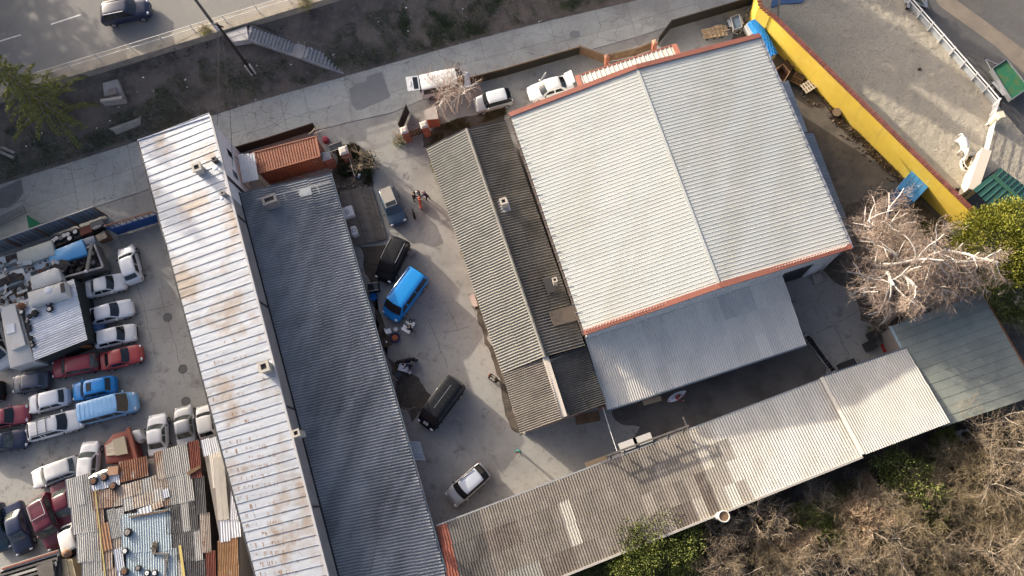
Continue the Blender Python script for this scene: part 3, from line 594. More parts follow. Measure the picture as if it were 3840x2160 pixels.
MB().beam(hRN + Vector((0, 0, .035)), hRS + Vector((0, 0, .035)), .22, .03).build('ridge_cap', hall_white, hall)
for a, b, sgn in ((hNW, hSW, -1), (hNE, hSE, 1)):
    d = (b - a).normalized(); s = Vector((-d.y, d.x, 0)); s = s if (s.x > 0) == (sgn > 0) else -s
    MB().beam(a + s * .12 - Vector((0, 0, .06)), b + s * .12 - Vector((0, 0, .06)), .16, .12).build('gutter', galv if sgn > 0 else M('brown_gutter', (.10, .075, .06), .6), hall)
    for k in range(27):
        q = lerp(a, b, (k + .5) / 27); MB().beam(q - s * .28 + Vector((0, 0, .1)), q + s * .22 + Vector((0, 0, .01)), .03, .03).build('gutter_bracket', metal_grey, hall)
# wall ribs seen under the south trim
d = (hSE - hSW); so = (hSW - hNW).normalized()
g = MB()
for k in range(90):
    q = hSW - so * .24 + d * ((k + .7) / 92); g.box((q.x, q.y, 3.6), (.05, .05, 6.9), math.atan2(d.y, d.x))
tag(g.build('wall_ribs', wall_white, hall), kind='stuff')
q = lerp(hSW, hSE, .93) - so * .22
MB().box((q.x, q.y, 1.1), (1.1, .1, 2.2), math.atan2(d.y, d.x)).build('door', M('white_door', (.75, .75, .74), .5), hall)
q = lerp(hSW, hSE, .84) - so * .24
MB().box((q.x, q.y, 1.9), (2.4, .1, 3.8), math.atan2(d.y, d.x)).build('gate_opening', plastic_dark, hall)
# north canopy
cz = 5.2
c4 = [PK(1, 3, 655, 765, cz - .25), PK(1, 3, 1630, 452, cz - .25), PK(1, 3, 1680, 560, cz), PK(1, 3, 690, 870, cz)]
canopy = thing('entrance_canopy', 'narrow ribbed canopy with red ends on the street side of the warehouse hall', 'canopy', ((c4[0].x + c4[2].x) / 2, (c4[0].y + c4[2].y) / 2, 0))
roof_sheets(canopy, c4[0], c4[1], c4[2], c4[3], 11, 1, rib_mesh(2, .07), pale_fibre, 'roof_panel', 1.0, 1.0)
for a, b in ((c4[0], c4[3]), (c4[1], c4[2])): MB().beam(a + Vector((0, 0, .05)), b + Vector((0, 0, .05)), .42, .14).build('end_trim', red_trim, canopy)
MB().beam(c4[0], c4[1], .12, .16).build('front_trim', red_trim, canopy)
for t in (.03, .35, .67, .97):
    q = lerp(c4[0], c4[1], t) + (c4[3] - c4[0]) * .15; MB().box((q.x, q.y, (cz - .3) / 2), (.14, .14, cz - .3), .3).build('post', metal_grey, canopy)
# ---- lean-to south of the hall
_wn = (hSW - hNW).normalized(); _wp = hSW - _wn * .25
zl = min((k * .02 for k in range(150, 330)), key=lambda z_: abs((P(2560, 1157, z_) - _wp).dot(_wn)))
lT0, lT1, lB1, lB0 = P(2198, 1274, zl), P(2935, 1035, zl), P(3023, 1292, zl - .85), P(2280, 1537, zl - .85)
lean = thing('lean_to', 'grey corrugated lean-to roof against the south side of the warehouse hall', 'building', ((lT0.x + lB1.x) / 2, (lT0.y + lB1.y) / 2, 0))
def lean_mat(i, j):
    if 12 <= i <= 14 and j >= 2: return M('dark_zinc', (.66, .63, .57), .6, .1, mix=[((.54, .515, .47), .6, .45, .7, .7)], rnd=.06)
    return zinc
roof_sheets(lean, lB0, lB1, lT1, lT0, 18, 3, W5, lean_mat, jit=.01)
gutter(lean, lB0 + Vector((0, -.05, 0)), lB1 + Vector((0, -.05, 0)), gutter_blue, .08)
MB().beam(lB0 + Vector((0, .02, -.14)), lB1 + Vector((0, .02, -.14)), .05, .2).build('fascia', metal_dark, lean)
MB().beam(lT0 + Vector((-.02, 0, .02)), lB0 + Vector((-.02, 0, .02)), .08, .1).build('verge_trim', M('verge_white', (.55, .55, .5), .6), lean)
for t in (.02, .25, .5, .75, .98):
    for w_ in (.04, .5):
        q = bil(lB0, lB1, lT1, lT0, t, w_); MB().box((q.x, q.y, q.z / 2 - .1), (.14, .14, q.z - .2), .3).build('post', metal_grey, lean)
# ---- narrow east roofs of the hall
e0, e1_, e2_, e3 = PK(2, 4, 395, -40, 3.8), PK(2, 4, 480, -40, 3.2), PK(2, 4, 890, 1000, 3.2), PK(2, 4, 740, 880, 3.8)
annex = thing('side_annex', 'narrow blue-grey corrugated annex along the east side of the warehouse hall', 'building', ((e0.x + e2_.x) / 2, (e0.y + e2_.y) / 2, 0))
aT0, aT1, aB0, aB1 = P(2995, 500, 3.9), P(3160, 930, 3.9), P(3048, 500, 3.3), P(3208, 915, 3.3)
roof_sheets(annex, aB0, aB1, aT1, aT0, 13, 1, W5, M('annex_tin', (.2, .235, .27), .6, .2, rnd=.08), jit=.01)
walls(annex, [aT0, aT1, aB1, aB0], bluegrey_tin, .1)
f4 = [PK(1, 4, 120, 825, 3.4), PK(1, 4, 205, 810, 3.4), PK(1, 4, 400, 1325, 3.4), PK(1, 4, 335, 1345, 3.4)]
box_roof = thing('flat_roof_store', 'flat grey metal store squeezed against the east wall of the hall', 'building', (f4[0].x, f4[0].y, 0))
for k in range(3):
    a, b = lerp(f4[0], f4[3], k / 3), lerp(f4[1], f4[2], k / 3); c, d2 = lerp(f4[1], f4[2], (k + .985) / 3), lerp(f4[0], f4[3], (k + .985) / 3)
    MB().slab([a, b, c, d2], .05).build('roof_panel', bluegrey_tin, box_roof)
walls(box_roof, [p - Vector((0, 0, .0)) for p in f4], bluegrey_tin, .03, drop=.06)

# ---- long south shed, patchwork of old sheets
zsN, zsS = 2.8, 3.5
sA, sB = P(1635, 1975, zsN), P(3081, 1424, zsN); sD, sC = P(1712, 2320, zsS), P(3234, 1713, zsS)
sshed = thing('south_shed', 'long lean shed along the thicket under patchwork brown and pale corrugated sheets', 'building', ((sA.x + sC.x) / 2, (sA.y + sC.y) / 2, 0))
NC = 37
def south_mat(i, j):
    r = random.random()
    if i == 0: return red_tin
    if 20 <= i <= 26 and r < (.12, .2, .3, .45, .4, .3, .2)[i - 20]: return M('mid_fibre', (.36, .335, .29), .86, mix=[((.22, .2, .17), .5, .42, .7, .8, (1, .2, 1), A_ROOF)], rnd=.12)
    if i >= 24:
        return pale_fibre if i > 26 or r < .6 else M('cream_fibre', (.46, .43, .37), .85, mix=[((.36, .33, .28), .4, .45, .72, .7, (1, .2, 1), A_ROOF)], rnd=.08)
    if i == 11 and j in (1, 2): return M('cream_sheet_old', (.36, .345, .3), .85, rnd=.05)
    if i in (5, 6, 7) and j == 3: return grey_fibre
    if (20 <= i <= 23 and j == 3) or (i == 23 and j == 2) or (8 <= i <= 10 and j == 3) or (4 <= i <= 6 and j == 1): return brown_dark
    if i < 4: return dirty_shaded_fibre
    return brown_fibre if i < 18 or r < .5 else M('tan_fibre', (.235, .21, .18), .88, mix=[((.17, .15, .125), .5, .42, .7, .8, (1, .2, 1), A_ROOF)], rnd=.1)
roof_sheets(sshed, sA, sB, sC, sD, NC, 4, W4S, south_mat, jit=.02)
walls(sshed, [sA, sB, sC, sD], M('shed_wall', (.24, .2, .17), .9), .3)
gutter(sshed, sA + Vector((0, .06, 0)), sB + Vector((0, .06, 0)), M('grey_gutter', (.3, .31, .31), .6), .07)
MB().beam(sD + Vector((0, -.02, .05)), sC + Vector((0, -.02, .05)), .16, .14).build('edge_trim', M('edge_grey', (.4, .38, .34), .8), sshed)
# beam frame standing on its north eave
a, b = PK(4, 3, 960, 235, 4.0), PK(3, 3, 1780, 1385, 4.0)
fr = thing('timber_rack', 'weathered timber frame standing along the north eave of the patchwork shed', 'frame', (a.x, a.y, 3.2))
MB().beam(a, b, .14, .12).build('rail', wood_grey, fr); MB().beam(a + Vector((.1, -.2, -.45)), b + Vector((.1, -.2, -.45)), .12, .1).build('rail', wood_grey, fr)
for t in (.03, .2, .38, .56, .74, .93):
    q = lerp(a, b, t); MB().beam(q, q + Vector((.12, -.35, -.85)), .1, .1).build('post', wood_grey, fr)
for t in (.26, .44): q = lerp(a, b, t) + Vector((0, .22, -.2)); MB().box(q, (1.45, .7, .06), math.atan2((b - a).y, (b - a).x)).build('board', M('board_grey', (.45, .44, .41), .8, rnd=.1), fr)
q = lerp(a, b, .96) + Vector((0, .3, 0)); MB().box(q, (1.0, .1, .1), 1.9).build('post', wood_grey, fr)
# vent pipe behind the shed
q0 = PK(4, 3, 2045, 855, 3.3); q1 = PK(4, 3, 2135, 850, 5.6)
q0 = Vector((q1.x, q1.y, 0)); pt = thing('vent_pipe', 'fat cream vent pipe with open dark mouth behind the patchwork shed', 'vent pipe', q0)
MB().tube([q0, q1 - Vector((0, 0, .5))], .30, 14).build('stack', M('cream_pipe', (.6, .57, .5), .7), pt, 60)
g = MB(); g.tube([q1 - Vector((0, 0, .5)), q1 - Vector((0, 0, .3)), q1], [.30, .43, .43], 16, cap=False).build('hood', MATS['cream_pipe'], pt, 60)
MB().tube([q1 - Vector((0, 0, .06)), q1 - Vector((0, 0, .03))], .34, 14).build('mouth', wood_brown, pt); MB().ring(q1, .39, .05, 18, 6).build('rim', MATS['cream_pipe'], pt, 90)
# ---- pale end shed
z2 = .45
pA, pB, pC, pD = P(3088, 1414, zsN + z2), P(3398, 1307, zsN + z2), P(3562, 1583, zsS + z2), P(3244, 1703, zsS + z2)
pshed = thing('pale_shed', 'shed with bright pale corrugated roof at the east end of the patchwork shed', 'building', ((pA.x + pC.x) / 2, (pA.y + pC.y) / 2, 0))
roof_sheets(pshed, pA, pB, pC, pD, 9, 4, W4S, lambda i, j: pale_fibre, jit=.01)
walls(pshed, [pA, pB, pC, pD], M('shed_wall2', (.3, .29, .27), .9), .2)
gutter(pshed, pA + Vector((0, .06, 0)), pB + Vector((0, .06, 0)), gutter_blue, .07)
MB().beam(pA + Vector((-.12, 0, -.1)), pD + Vector((-.12, 0, -.1)), .3, .04).build('step_flashing', zinc, pshed)
# ---- felt-roofed building
zf = 3.1
fTL, fTR, fBR, fBL = PK(3, 4, 1235, 385, zf), PK(3, 4, 2150, 50, zf), PK(3, 4, 2740, 1070, zf + .3), PK(3, 4, 1760, 1400, zf + .3)
fb_ = thing('felt_roof_building', 'building with flat green-grey felt roof in strips, dappled by tree shade', 'building', ((fTL.x + fBR.x) / 2, (fTL.y + fBR.y) / 2, 0))
nst = 13
for k in range(nst):
    a, b = lerp(fTL, fBL, k / nst), lerp(fTR, fBR, k / nst); c, e = lerp(fTR, fBR, (k + .975) / nst), lerp(fTL, fBL, (k + .975) / nst)
    h = .02 * (k % 2); up = Vector((0, 0, h))
    MB().slab([a + up, b + up, c + up, e + up], .06).build('felt_strip', felt, fb_)
walls(fb_, [fTL, fTR, fBR, fBL], M('felt_wall', (.25, .22, .2), .9), .12, drop=.08)
MB().slab([p + Vector((0, 0, -.062)) for p in inset([fTL, fTR, fBR, fBL], .02)], .05).build('roof_deck', metal_dark, fb_)
g = MB(); g.beam(fTL + Vector((-.05, 0, 0)), PK(3, 4, 1350, 615, zf), .16, .12); g.build('edge_trim', M('edge_blue', (.33, .42, .46), .5), fb_)
MB().beam(fTR + Vector((.03, .02, -.02)), fBR + Vector((.03, 0, -.02)), .1, .14).build('edge_trim', rust, fb_)

# ================================================================== WALLS, FENCES, YARD STRUCTURES
def box_thing(name, label, cat, parts, loc=(0, 0, 0), group=None):
    t = thing(name, label, cat, loc, 0, group)
    for nm, g, m in parts: g.build(nm, m, t)
    return t
# ---- yellow wall with brick coping
yz = 3.5
y0, y1 = PK(1, 4, 30, 150, yz), PK(2, 4, 1905, 535, yz); yd = (y1 - y0).normalized(); yn = Vector((yd.y, -yd.x, 0)); yn = yn if yn.x > 0 else -yn
y1 = y1 + yd * 2.0
yw = thing('yellow_wall', 'tall yellow painted wall capped with red bricks beside the sand', 'wall', (y0.x, y0.y, 0))
def ypr(a, b, n0, n1_, z0, z1): return MB().prism([Vector((q.x, q.y, z0)) for q in (a + yn * n0, b + yn * n0, b + yn * n1_, a + yn * n1_)], [Vector((q.x, q.y, z1)) for q in (a + yn * n0, b + yn * n0, b + yn * n1_, a + yn * n1_)])
ypr(y0, y1, -.05, .22, 0, yz - .06).build('wall', yellow, yw)
ypr(y0, y1, -.02, .19, yz - .06, yz - .005).build('mortar_bed', mortar, yw)
L = (y1 - y0).length; nb = 118; g = MB(); R = Matrix.Rotation(math.atan2(yd.y, yd.x), 4, 'Z')
bm_ = new_mesh('coping_brick', MB().box((0, 0, 0), (L / nb * .74, .44, .1)).v, MB().box((0, 0, 0), (1, 1, 1)).f, [brick_coping])
for k in range(nb):
    q = y0 + yd * ((k + .5) * L / nb) + yn * .085; inst('coping_brick', bm_, Matrix.Translation((q.x, q.y, yz + .03 + random.uniform(-.008, .008))) @ R, yw)
# rounded north end returning to the street
ye = [y0 + Vector((.0, 0, 0)), PK(1, 3, 2500, 60, yz), PK(1, 3, 2480, -40, yz), PK(1, 3, 2500, -160, yz)]
g = MB(); pr = []
for i in range(len(ye) - 1):
    a, b = ye[i], ye[i + 1]; d = (b - a).normalized(); n_ = Vector((d.y, -d.x, 0)) * .13
    g.prism([Vector((q.x, q.y, 0)) for q in (a + n_, b + n_, b - n_, a - n_)], [Vector((q.x, q.y, yz - .06)) for q in (a + n_, b + n_, b - n_, a - n_)])
    for k in range(int((b - a).length / .3)): q = lerp(a, b, (k + .5) / int((b - a).length / .3)); pr.append((q, math.atan2(d.y, d.x)))
g.build('return_wall', yellow, yw)
for q, an in pr: inst('coping_brick', bm_, Matrix.Translation((q.x, q.y, yz + .01)) @ Matrix.Rotation(an, 4, 'Z'), yw)

# ---- white paddock fence
pf = thing('paddock_fence', 'white railed paddock fence with kickboard along the sand', 'fence', fa)
posts = [K(1, 4, *p) for p in ((1175, -165), (1275, -55), (1385, 70), (1490, 190), (1600, 315), (1705, 435), (1815, 562), (1925, 688), (2035, 815), (2145, 940), (2252, 1070))]
pw = [P(*p) for p in posts]; ph = 1.4
for q in pw: MB().box((q.x, q.y, ph / 2), (.13, .13, ph), .7).build('post', white_gloss, pf)
for a, b in zip(pw, pw[1:]):
    for z_, w_ in ((1.35, .07), (.98, .07)): MB().beam(Vector((a.x, a.y, z_)), Vector((b.x, b.y, z_)), w_, .09).build('rail', white_gloss, pf)
    MB().beam(Vector((a.x, a.y, .36)) - fn * .1, Vector((b.x, b.y, .36)) - fn * .1, .06, .66).build('kickboard', M('pale_grey_board', (.4, .43, .46), .8, mix=[((.3, .31, .33), 1, .45, .7, .6)]), pf)
cps = [P(*K(1, 4, 2320, 1010 + 30)), P(*K(1, 4, 2225, 1165)), P(*K(1, 4, 2200, 1260))]
pf2 = thing('paddock_gate', 'white barred gate at the corner of the sand ground', 'gate', cps[0])
ga, gb = PK(1, 4, 2255, 1075), PK(1, 4, 2190, 1265); gc = PK(2, 4, 2140, 125)
for z_ in (.35, .75, 1.1, 1.4): MB().beam(Vector((ga.x, ga.y, z_)), Vector((gb.x, gb.y, z_)), .06, .07).build('bar', white_gloss, pf2)
for q in (ga, gb, lerp(ga, gb, .5)): MB().box((q.x, q.y, .75), (.12, .12, 1.5), .2).build('post', white_gloss, pf2)
for k, z_ in enumerate((.4, .65, .9, 1.15, 1.4)): MB().beam(Vector((gb.x + .12, gb.y - .3, z_)), Vector((gc.x, gc.y, z_)), .05, .07).build('bar', white_gloss, pf2)
MB().box((gb.x + .45, gb.y + .1, .95), (.5, .6, 1.9), .2).build('gate_pier', M('cream_pier', (.66, .6, .45), .8), pf2)
# beige wall and green roof by the paddock
bz = 2.2; b1, b2 = PK(2, 4, 2200, 55, bz), PK(2, 4, 2060, 465, bz)
bw = thing('beige_wall', 'thick beige plaster wall between the sand and the green roof', 'wall', (b1.x, b1.y, 0)); d = (b2 - b1).normalized(); s_ = Vector((-d.y, d.x, 0)) * .36
MB().prism([Vector((q.x, q.y, 0)) for q in (b1 + s_, b1 - s_, b2 - s_, b2 + s_)], [q for q in (b1 + s_, b1 - s_, b2 - s_, b2 + s_)]).build('wall', beige, bw)
MB().prism([q + Vector((0, 0, .001)) for q in (b1 + s_ * 1.12, b1 - s_ * 1.12, b2 - s_ * 1.12, b2 + s_ * 1.12)], [q + Vector((0, 0, .07)) for q in (b1 + s_ * 1.12, b1 - s_ * 1.12, b2 - s_ * 1.12, b2 + s_ * 1.12)]).build('coping', M('coping_cream', (.64, .57, .48), .85), bw)
gz = 2.9
gr = thing('green_roof_shelter', 'shelter with dark green ribbed roof next to the sand', 'shelter', PK(2, 4, 2400, 420))
gA, gB, gC, gD = PK(2, 4, 2335, 235, gz), PK(2, 4, 2590, 470, gz - .3), PK(2, 4, 2640, 700, gz - .3), PK(2, 4, 2060, 455, gz - .2)
R1_, R2_ = PK(2, 4, 2255, 315, gz + .25), PK(2, 4, 2600, 620, gz + .25)
for A_, B_, C_, D_ in ((gA, gB + Vector((1.0, -.5, 0)), R2_, R1_), (gD, PK(2, 4, 2480, 860, gz - .3), R2_, R1_)):
    roof_sheets(gr, A_, B_, C_, D_, 9, 1, rib_mesh(1, .06), green_tin, 'roof_panel', .97, 1.0)
MB().beam(R1_ + Vector((0, 0, .06)), R2_ + Vector((0, 0, .06)), .35, .06).build('ridge_cap', M('green_ridge', (.03, .1, .065), .6), gr)
for q in (gA, gD, lerp(gA, gB, .6)): MB().box((q.x, q.y, gz / 2 - .2), (.12, .12, gz - .4), .7).build('post', metal_dark, gr)

# ---- guard rail of the upper road
rail = thing('guard_rail', 'thin grey pipe railing along the edge of the upper road', 'railing', RD(0, .7))
ps = [(((PK(r, c, x, y, RZ + .1)) - _a).dot(road_dir)) for r, c, x, y in ((1, 1, 440, 855), (1, 1, 730, 760), (1, 1, 1020, 665), (1, 1, 1350, 575), (1, 1, 1650, 460), (1, 1, 1970, 360), (1, 1, 2290, 275), (1, 2, 40, 165), (1, 2, 365, 75), (1, 2, 700, -40), (1, 2, 1030, -150))]
for s in ps: MB().box(RD(s, .75, RZ + .6), (.06, .06, 1.0), .2).build('post', rail_paint, rail)
for a, b in zip(ps, ps[1:]):
    for z_ in (.55, 1.08): MB().tube([RD(a, .75, RZ + z_), RD(b, .75, RZ + z_)], .035, 5).build('rail', rail_paint, rail)

# ---- stairway up the slope
T, L1, L2, B = PK(1, 1, 2490, 320, 3.95), PK(1, 2, 365, 478, 2.0), PK(1, 2, 487, 520, 2.0), PK(1, 2, 895, 672, .12)
stair = thing('stairway', 'concrete stairway of two flights descending the dark slope to the street', 'stairs', B)
stm = M('stair_concrete', (.33, .325, .32), .9, mix=[((.2, .195, .19), 1.3, .45, .7, .7)])
sw = Vector((-(B - T).to_2d().normalized().y, (B - T).to_2d().normalized().x, 0)) * .62
def flight(a, b, n):
    for k in range(n):
        p, q = lerp(a, b, k / n), lerp(a, b, (k + 1.02) / n); z_ = lerp(a.z, b.z, (k + .5) / n)
        MB().prism([Vector((w.x, w.y, z_ - .5)) for w in (p + sw, p - sw, q - sw, q + sw)], [Vector((w.x, w.y, z_ + .0)) for w in (p + sw, p - sw, q - sw, q + sw)]).build('step', stm, stair)
flight(T, L1, 13); flight(L2, B, 11)
MB().slab([Vector((w.x, w.y, 1.99)) for w in (L1 + sw, L1 - sw, L2 - sw, L2 + sw)], .6).build('landing', stm, stair)
tl = [PK(1, 1, 2265, 335, 3.97), PK(1, 1, 2480, 262, 3.97), PK(1, 1, 2500, 395, 3.97), PK(1, 1, 2340, 420, 3.97)]
MB().slab(tl, .7).build('top_landing', M('pale_concrete', (.42, .41, .4), .9, mix=[((.25, .24, .23), 1, .5, .7, .7)]), stair)
for sgn in (-1, 1):
    g = MB(); o_ = sw.normalized() * sgn * .72
    for a, b in ((T, L1), (L1, L2), (L2, B)): g.beam(a + o_ + Vector((0, 0, -.12)), b + o_ + Vector((0, 0, -.12)), .16, .35)
    g.build('stringer', slope_soil if sgn > 0 else stm, stair)

# ---- poles and cables
q = PK(1, 1, 2225, 345, 3.4); t = thing('street_lamp', 'tall grey street lamp pole with white painted foot at the upper road', 'street lamp', q)
MB().tube([q, q + Vector((0, 0, 2.0))], [.16, .15], 12).build('painted_foot', white_paint, t, 60); MB().tube([q + Vector((0, 0, 2.0)), q + Vector((0, 0, 10.5))], [.145, .09], 12).build('pole', M('pole_grey', (.13, .11, .10), .8), t, 60)
MB().tube([q + Vector((0, 0, 10.4)), q + Vector((.5, .9, 10.9)) + road_out * .8], .05, 6).build('arm', metal_grey, t); MB().blob(q + Vector((.5, .9, 10.9)) + road_out * 1.0, (.2, .4, .1), 8, 6).build('lamp_head', metal_grey, t, 60)
qb = PK(1, 1, 2555, 745, 1.2); qb.z = slope_z(qb) - .05; qb = P(952, 278, qb.z); top_h = 8.3
t = thing('utility_pole', 'dark wooden utility pole strapped to two pale concrete stubs on the slope', 'utility pole', qb)
MB().tube([qb + Vector((0, 0, .35)), qb + Vector((0, 0, top_h))], [.15, .11], 10).build('pole', M('tarred_wood', (.035, .028, .024), .9), t, 60)
for s in (-1, 1): MB().box(qb + Vector((s * .2, s * .05, .75)), (.16, .2, 1.7), .3).build('stub', M('stub_concrete', (.5, .48, .45), .9), t)
MB().beam(qb + Vector((-.5, .2, top_h - .3)), qb + Vector((.5, -.2, top_h - .3)), .1, .1).build('crossarm', MATS['tarred_wood'], t)
pt_ = qb + Vector((0, 0, top_h - .25))
def cable(label, a, b, sag, r=.016, m=cable_m, nm='cable', n=14):
    pts = [lerp(a, b, i / n) - Vector((0, 0, sag * 4 * (i / n) * (1 - i / n))) for i in range(n + 1)]
    return tag(MB().tube(pts, r, 4).build(nm, m), label, 'cable')
cable('black cable from the wooden pole to the corner of the white tin roof', pt_, PK(1, 1, 2185, 1262, 6.7), .3, .022)
cable('black cable from the wooden pole down to the white plaster wall', pt_ + Vector((.3, 0, 0)), PK(2, 1, 2340, 310, 3.6), .5, .022)
cable('thin cable hanging over the blue-grey court roof', P(1495, 1580, 6.2), P(1370, 2230, 6.0), .5, .014)
cable('pair cable strung across the slope towards the spruce, upper strand', pt_ + Vector((-.4, .1, 0)), P(-60, 480, 8.0), .5, .018)
cable('white cord slung from the lean-to corner to the patchwork shed', PK(3, 3, 915, 1200, 3.0), PK(4, 3, 1062, 205, 3.5), .25, .03, cable_w, 'cord')

# ---- concrete blocks on the slope
def slope_pt(x, y):
    z_ = 2.0
    for _ in range(6): q = P(x, y, z_); z_ = slope_z(q)
    return P(x, y, z_)
cb = M('weathered_concrete', (.36, .335, .30), .92, mix=[((.22, .2, .18), 1.2, .45, .7, .7), ((.12, .11, .1), 4, .6, .75, .5)])
c = slope_pt(*K(1, 1, 1170, 960)); t = thing('manhole_block', 'square concrete chamber with tilted lid sunk in the slope', 'concrete block', c)
pts = [slope_pt(*K(1, 1, x, y)) + Vector((0, 0, .45)) for x, y in ((1060, 860), (1205, 820), (1275, 1000), (1075, 990))]
MB().slab(pts, 1.2).build('chamber', cb, t)
MB().box(c + Vector((0, .1, .62)), (.75, .75, .1), .25).build('lid', M('lid_concrete', (.2, .18, .17), .9), t); MB().tube([c + Vector((-.35, 1.0, .5)), c + Vector((-.35, 1.0, .6))], .42, 14).build('manhole', dirt, t)
MB().box(c + Vector((0, -.75, .25)), (2.1, .3, .9), .12).build('apron', cb, t)
c = slope_pt(*K(1, 1, 1270, 1250)); t = thing('concrete_trough', 'fallen slab-like concrete piece low on the slope', 'concrete block', c)
MB().prism([c + Vector((x, y, -.3)) for x, y in ((-1.5, -.6), (-1.0, -.95), (1.35, -.05), (1.5, .6), (.9, .2))], [c + Vector((x, y, .3)) for x, y in ((-1.5, -.55), (-1.0, -.7), (1.3, .2), (1.45, .7), (1.3, .45))]).build('slab', cb, t)
c = slope_pt(20, 575); t = thing('concrete_trough', 'pale concrete rails lying at the foot of the slope by the left edge', 'concrete block', c)
for s in (-.25, .25): MB().beam(c + Vector((-1.2, .7 + s, .15)), c + Vector((1.0, -.3 + s, .15)), .28, .2).build('rail', cb, t)

# ---- gate piers, gates and fences on the street
def pier(label, px, h, w=.42, capm=None, grp='brick gate piers', nm='gate_pier', px_z=None):
    q = P(*px, h); t = thing(nm, label, 'gate pier', (q.x, q.y, 0), .3, grp)
    rows = int(h / .3)
    for k in range(rows):
        for a in range(2):
            off = .5 if k % 2 else 0
            MB().box(((-.25 + .5 * a) * w * (1 if k % 2 == 0 else 0), (-.25 + .5 * a) * w * (1 if k % 2 else 0), (k + .5) * h / rows), ((w * .49 if k % 2 == 0 else w), (w * .49 if k % 2 else w), h / rows * .95)).build('brick', brick_red, t, local=True)
    MB().box((0, 0, h / 2), (w * .95, w * .95, h)).build('core', mortar, t, local=True)
    g = MB(); s = w * .58; g.prism([Vector((x * s, y * s, h)) for x, y in ((-1, -1), (1, -1), (1, 1), (-1, 1))], [Vector((x * s * .5, y * s * .5, h + .12)) for x, y in ((-1, -1), (1, -1), (1, 1), (-1, 1))])
    g.build('cap', capm or M('pier_cap', (.50, .45, .40), .9, mix=[((.32, .28, .25), 3, .45, .7, .7)]), t, local=True); return t
pier('square brick gate pier standing at the outer end of the dark gate leaf', K(1, 2, 1490, 1310), 1.9, .62)
pier('square brick gate pier between the slatted gate and the brick hut', K(1, 2, 1690, 1255), 1.9, .62)
pier('tall brick pier with pale cap beside the rubbish patch', K(2, 2, 880, 65), 2.0, .72)
pier('grey-capped brick pier at the corner of the orange container', K(2, 2, 705, 120), 2.0, .75, M('grey_cap', (.3, .3, .3), .9))
pier('slim terracotta pier next to the hall canopy, farther from the yellow wall', K(1, 3, 955, 565), 2.3, .34, terracotta); pier('slim terracotta pier next to the hall canopy, nearer the yellow wall', K(1, 3, 1437, 420), 2.3, .38, M('cap_pink', (.46, .28, .2), .9))
hut = thing('brick_hut', 'small brick meter hut with tin lid under the bare tree', 'hut', PK(1, 2, 1770, 1200))
hz = 1.7; h4 = [PK(1, 2, 1690, 1110, hz), PK(1, 2, 1810, 1060, hz), PK(1, 2, 1835, 1195, hz), PK(1, 2, 1705, 1205, hz)]
MB().slab(h4, .06).build('lid', M('tin_lid', (.35, .31, .28), .7, mix=[((.22, .2, .19), 1.5, .45, .7, .7)]), hut); walls(hut, h4, brick_red, .05, drop=.07)
def lattice(label, pts, h, m, nm='lattice_fence', pitch=.28):
    t = thing(nm, label, 'fence', (pts[0].x, pts[0].y, 0))
    for a, b in zip(pts, pts[1:]):
        d = (b - a).normalized(); Ln = (b - a).length
        MB().box((a.x, a.y, h / 2), (.1, .1, h), 0).build('post', m, t)
        for z_ in (.08, h - .04): MB().beam(Vector((a.x, a.y, z_)), Vector((b.x, b.y, z_)), .06, .09).build('rail', m, t)
        n_ = int(Ln / pitch)
        for k in range(n_ + 1):
            q = lerp(a, b, k / max(1, n_)); q2 = q + d * min(h * .8, (b - q).length); zz = .1 + (q2 - q).length / .8 * .98 if True else h
            MB().beam(Vector((q.x, q.y, .1)), Vector((q2.x, q2.y, min(h - .05, zz))), .02, .05, up=d.cross(Vector((0, 0, 1)))).build('slat', m, t)
            q3 = q - d * min(h * .8, (q - a).length)
            MB().beam(Vector((q.x, q.y, .1)) , Vector((q3.x, q3.y, min(h - .05, .1 + (q - q3).length / .8 * .98))), .02, .05, up=d.cross(Vector((0, 0, 1)))).build('slat', m, t)
        g = MB(); g.beam(Vector((a.x, a.y, h / 2)) - Vector((0, .05, 0)), Vector((b.x, b.y, h / 2)) - Vector((0, .05, 0)), .015, h * .9); g.build('mesh_panel', M('shade_net', (.02, .018, .015), .9), t)
    return t
dkwood = M('dark_stained_wood', (.055, .04, .03), .85, rnd=.2)
lattice('dark lattice fence on the street side of the orange container', [PK(2, 1, 2385, 100), PK(1, 2, 150, 1449), PK(1, 2, 615, 1300)], 1.3, dkwood)
lattice('dark lattice fence along the street behind the silver small car', [PK(1, 2, 2170, 850), PK(1, 3, -60, 760), PK(1, 3, 680, 545)], 1.3, wood_brown)
def board_fence(label, pts, h, m, bw=.16, nm='board_fence', cat='fence'):
    t = thing(nm, label, cat, (pts[0].x, pts[0].y, 0))
    for a, b in zip(pts, pts[1:]):
        MB().box((a.x, a.y, h / 2 + .03), (.1, .1, h + .06), 0).build('post', m, t); n_ = int(h / .2)
        for k in range(n_): z_ = .12 + k * (h - .1) / n_; MB().beam(Vector((a.x, a.y, z_)), Vector((b.x, b.y, z_ + random.uniform(-.01, .01))), .03, .17).build('board', m, t)
        MB().beam(Vector((a.x, a.y, h + .03)), Vector((b.x, b.y, h + .03)), .09, .04).build('cap_rail', m, t)
    return t
board_fence('brown board fence bending in from the street beside the hall canopy', [PK(1, 3, 680, 545), PK(1, 3, 935, 640)], 1.4, wood_brown)
board_fence('brown board gate between the two slim piers by the canopy', [PK(1, 3, 970, 620), PK(1, 3, 1240, 560), PK(1, 3, 1420, 490)], 1.2, wood_brown, cat='gate')
lattice('dark lattice fence running up to the yellow wall', [PK(1, 3, 1470, 450), PK(1, 3, 1590, 290), PK(1, 3, 1845, 215), PK(1, 3, 2100, 140), PK(1, 3, 2420, 45)], 1.4, dkwood)
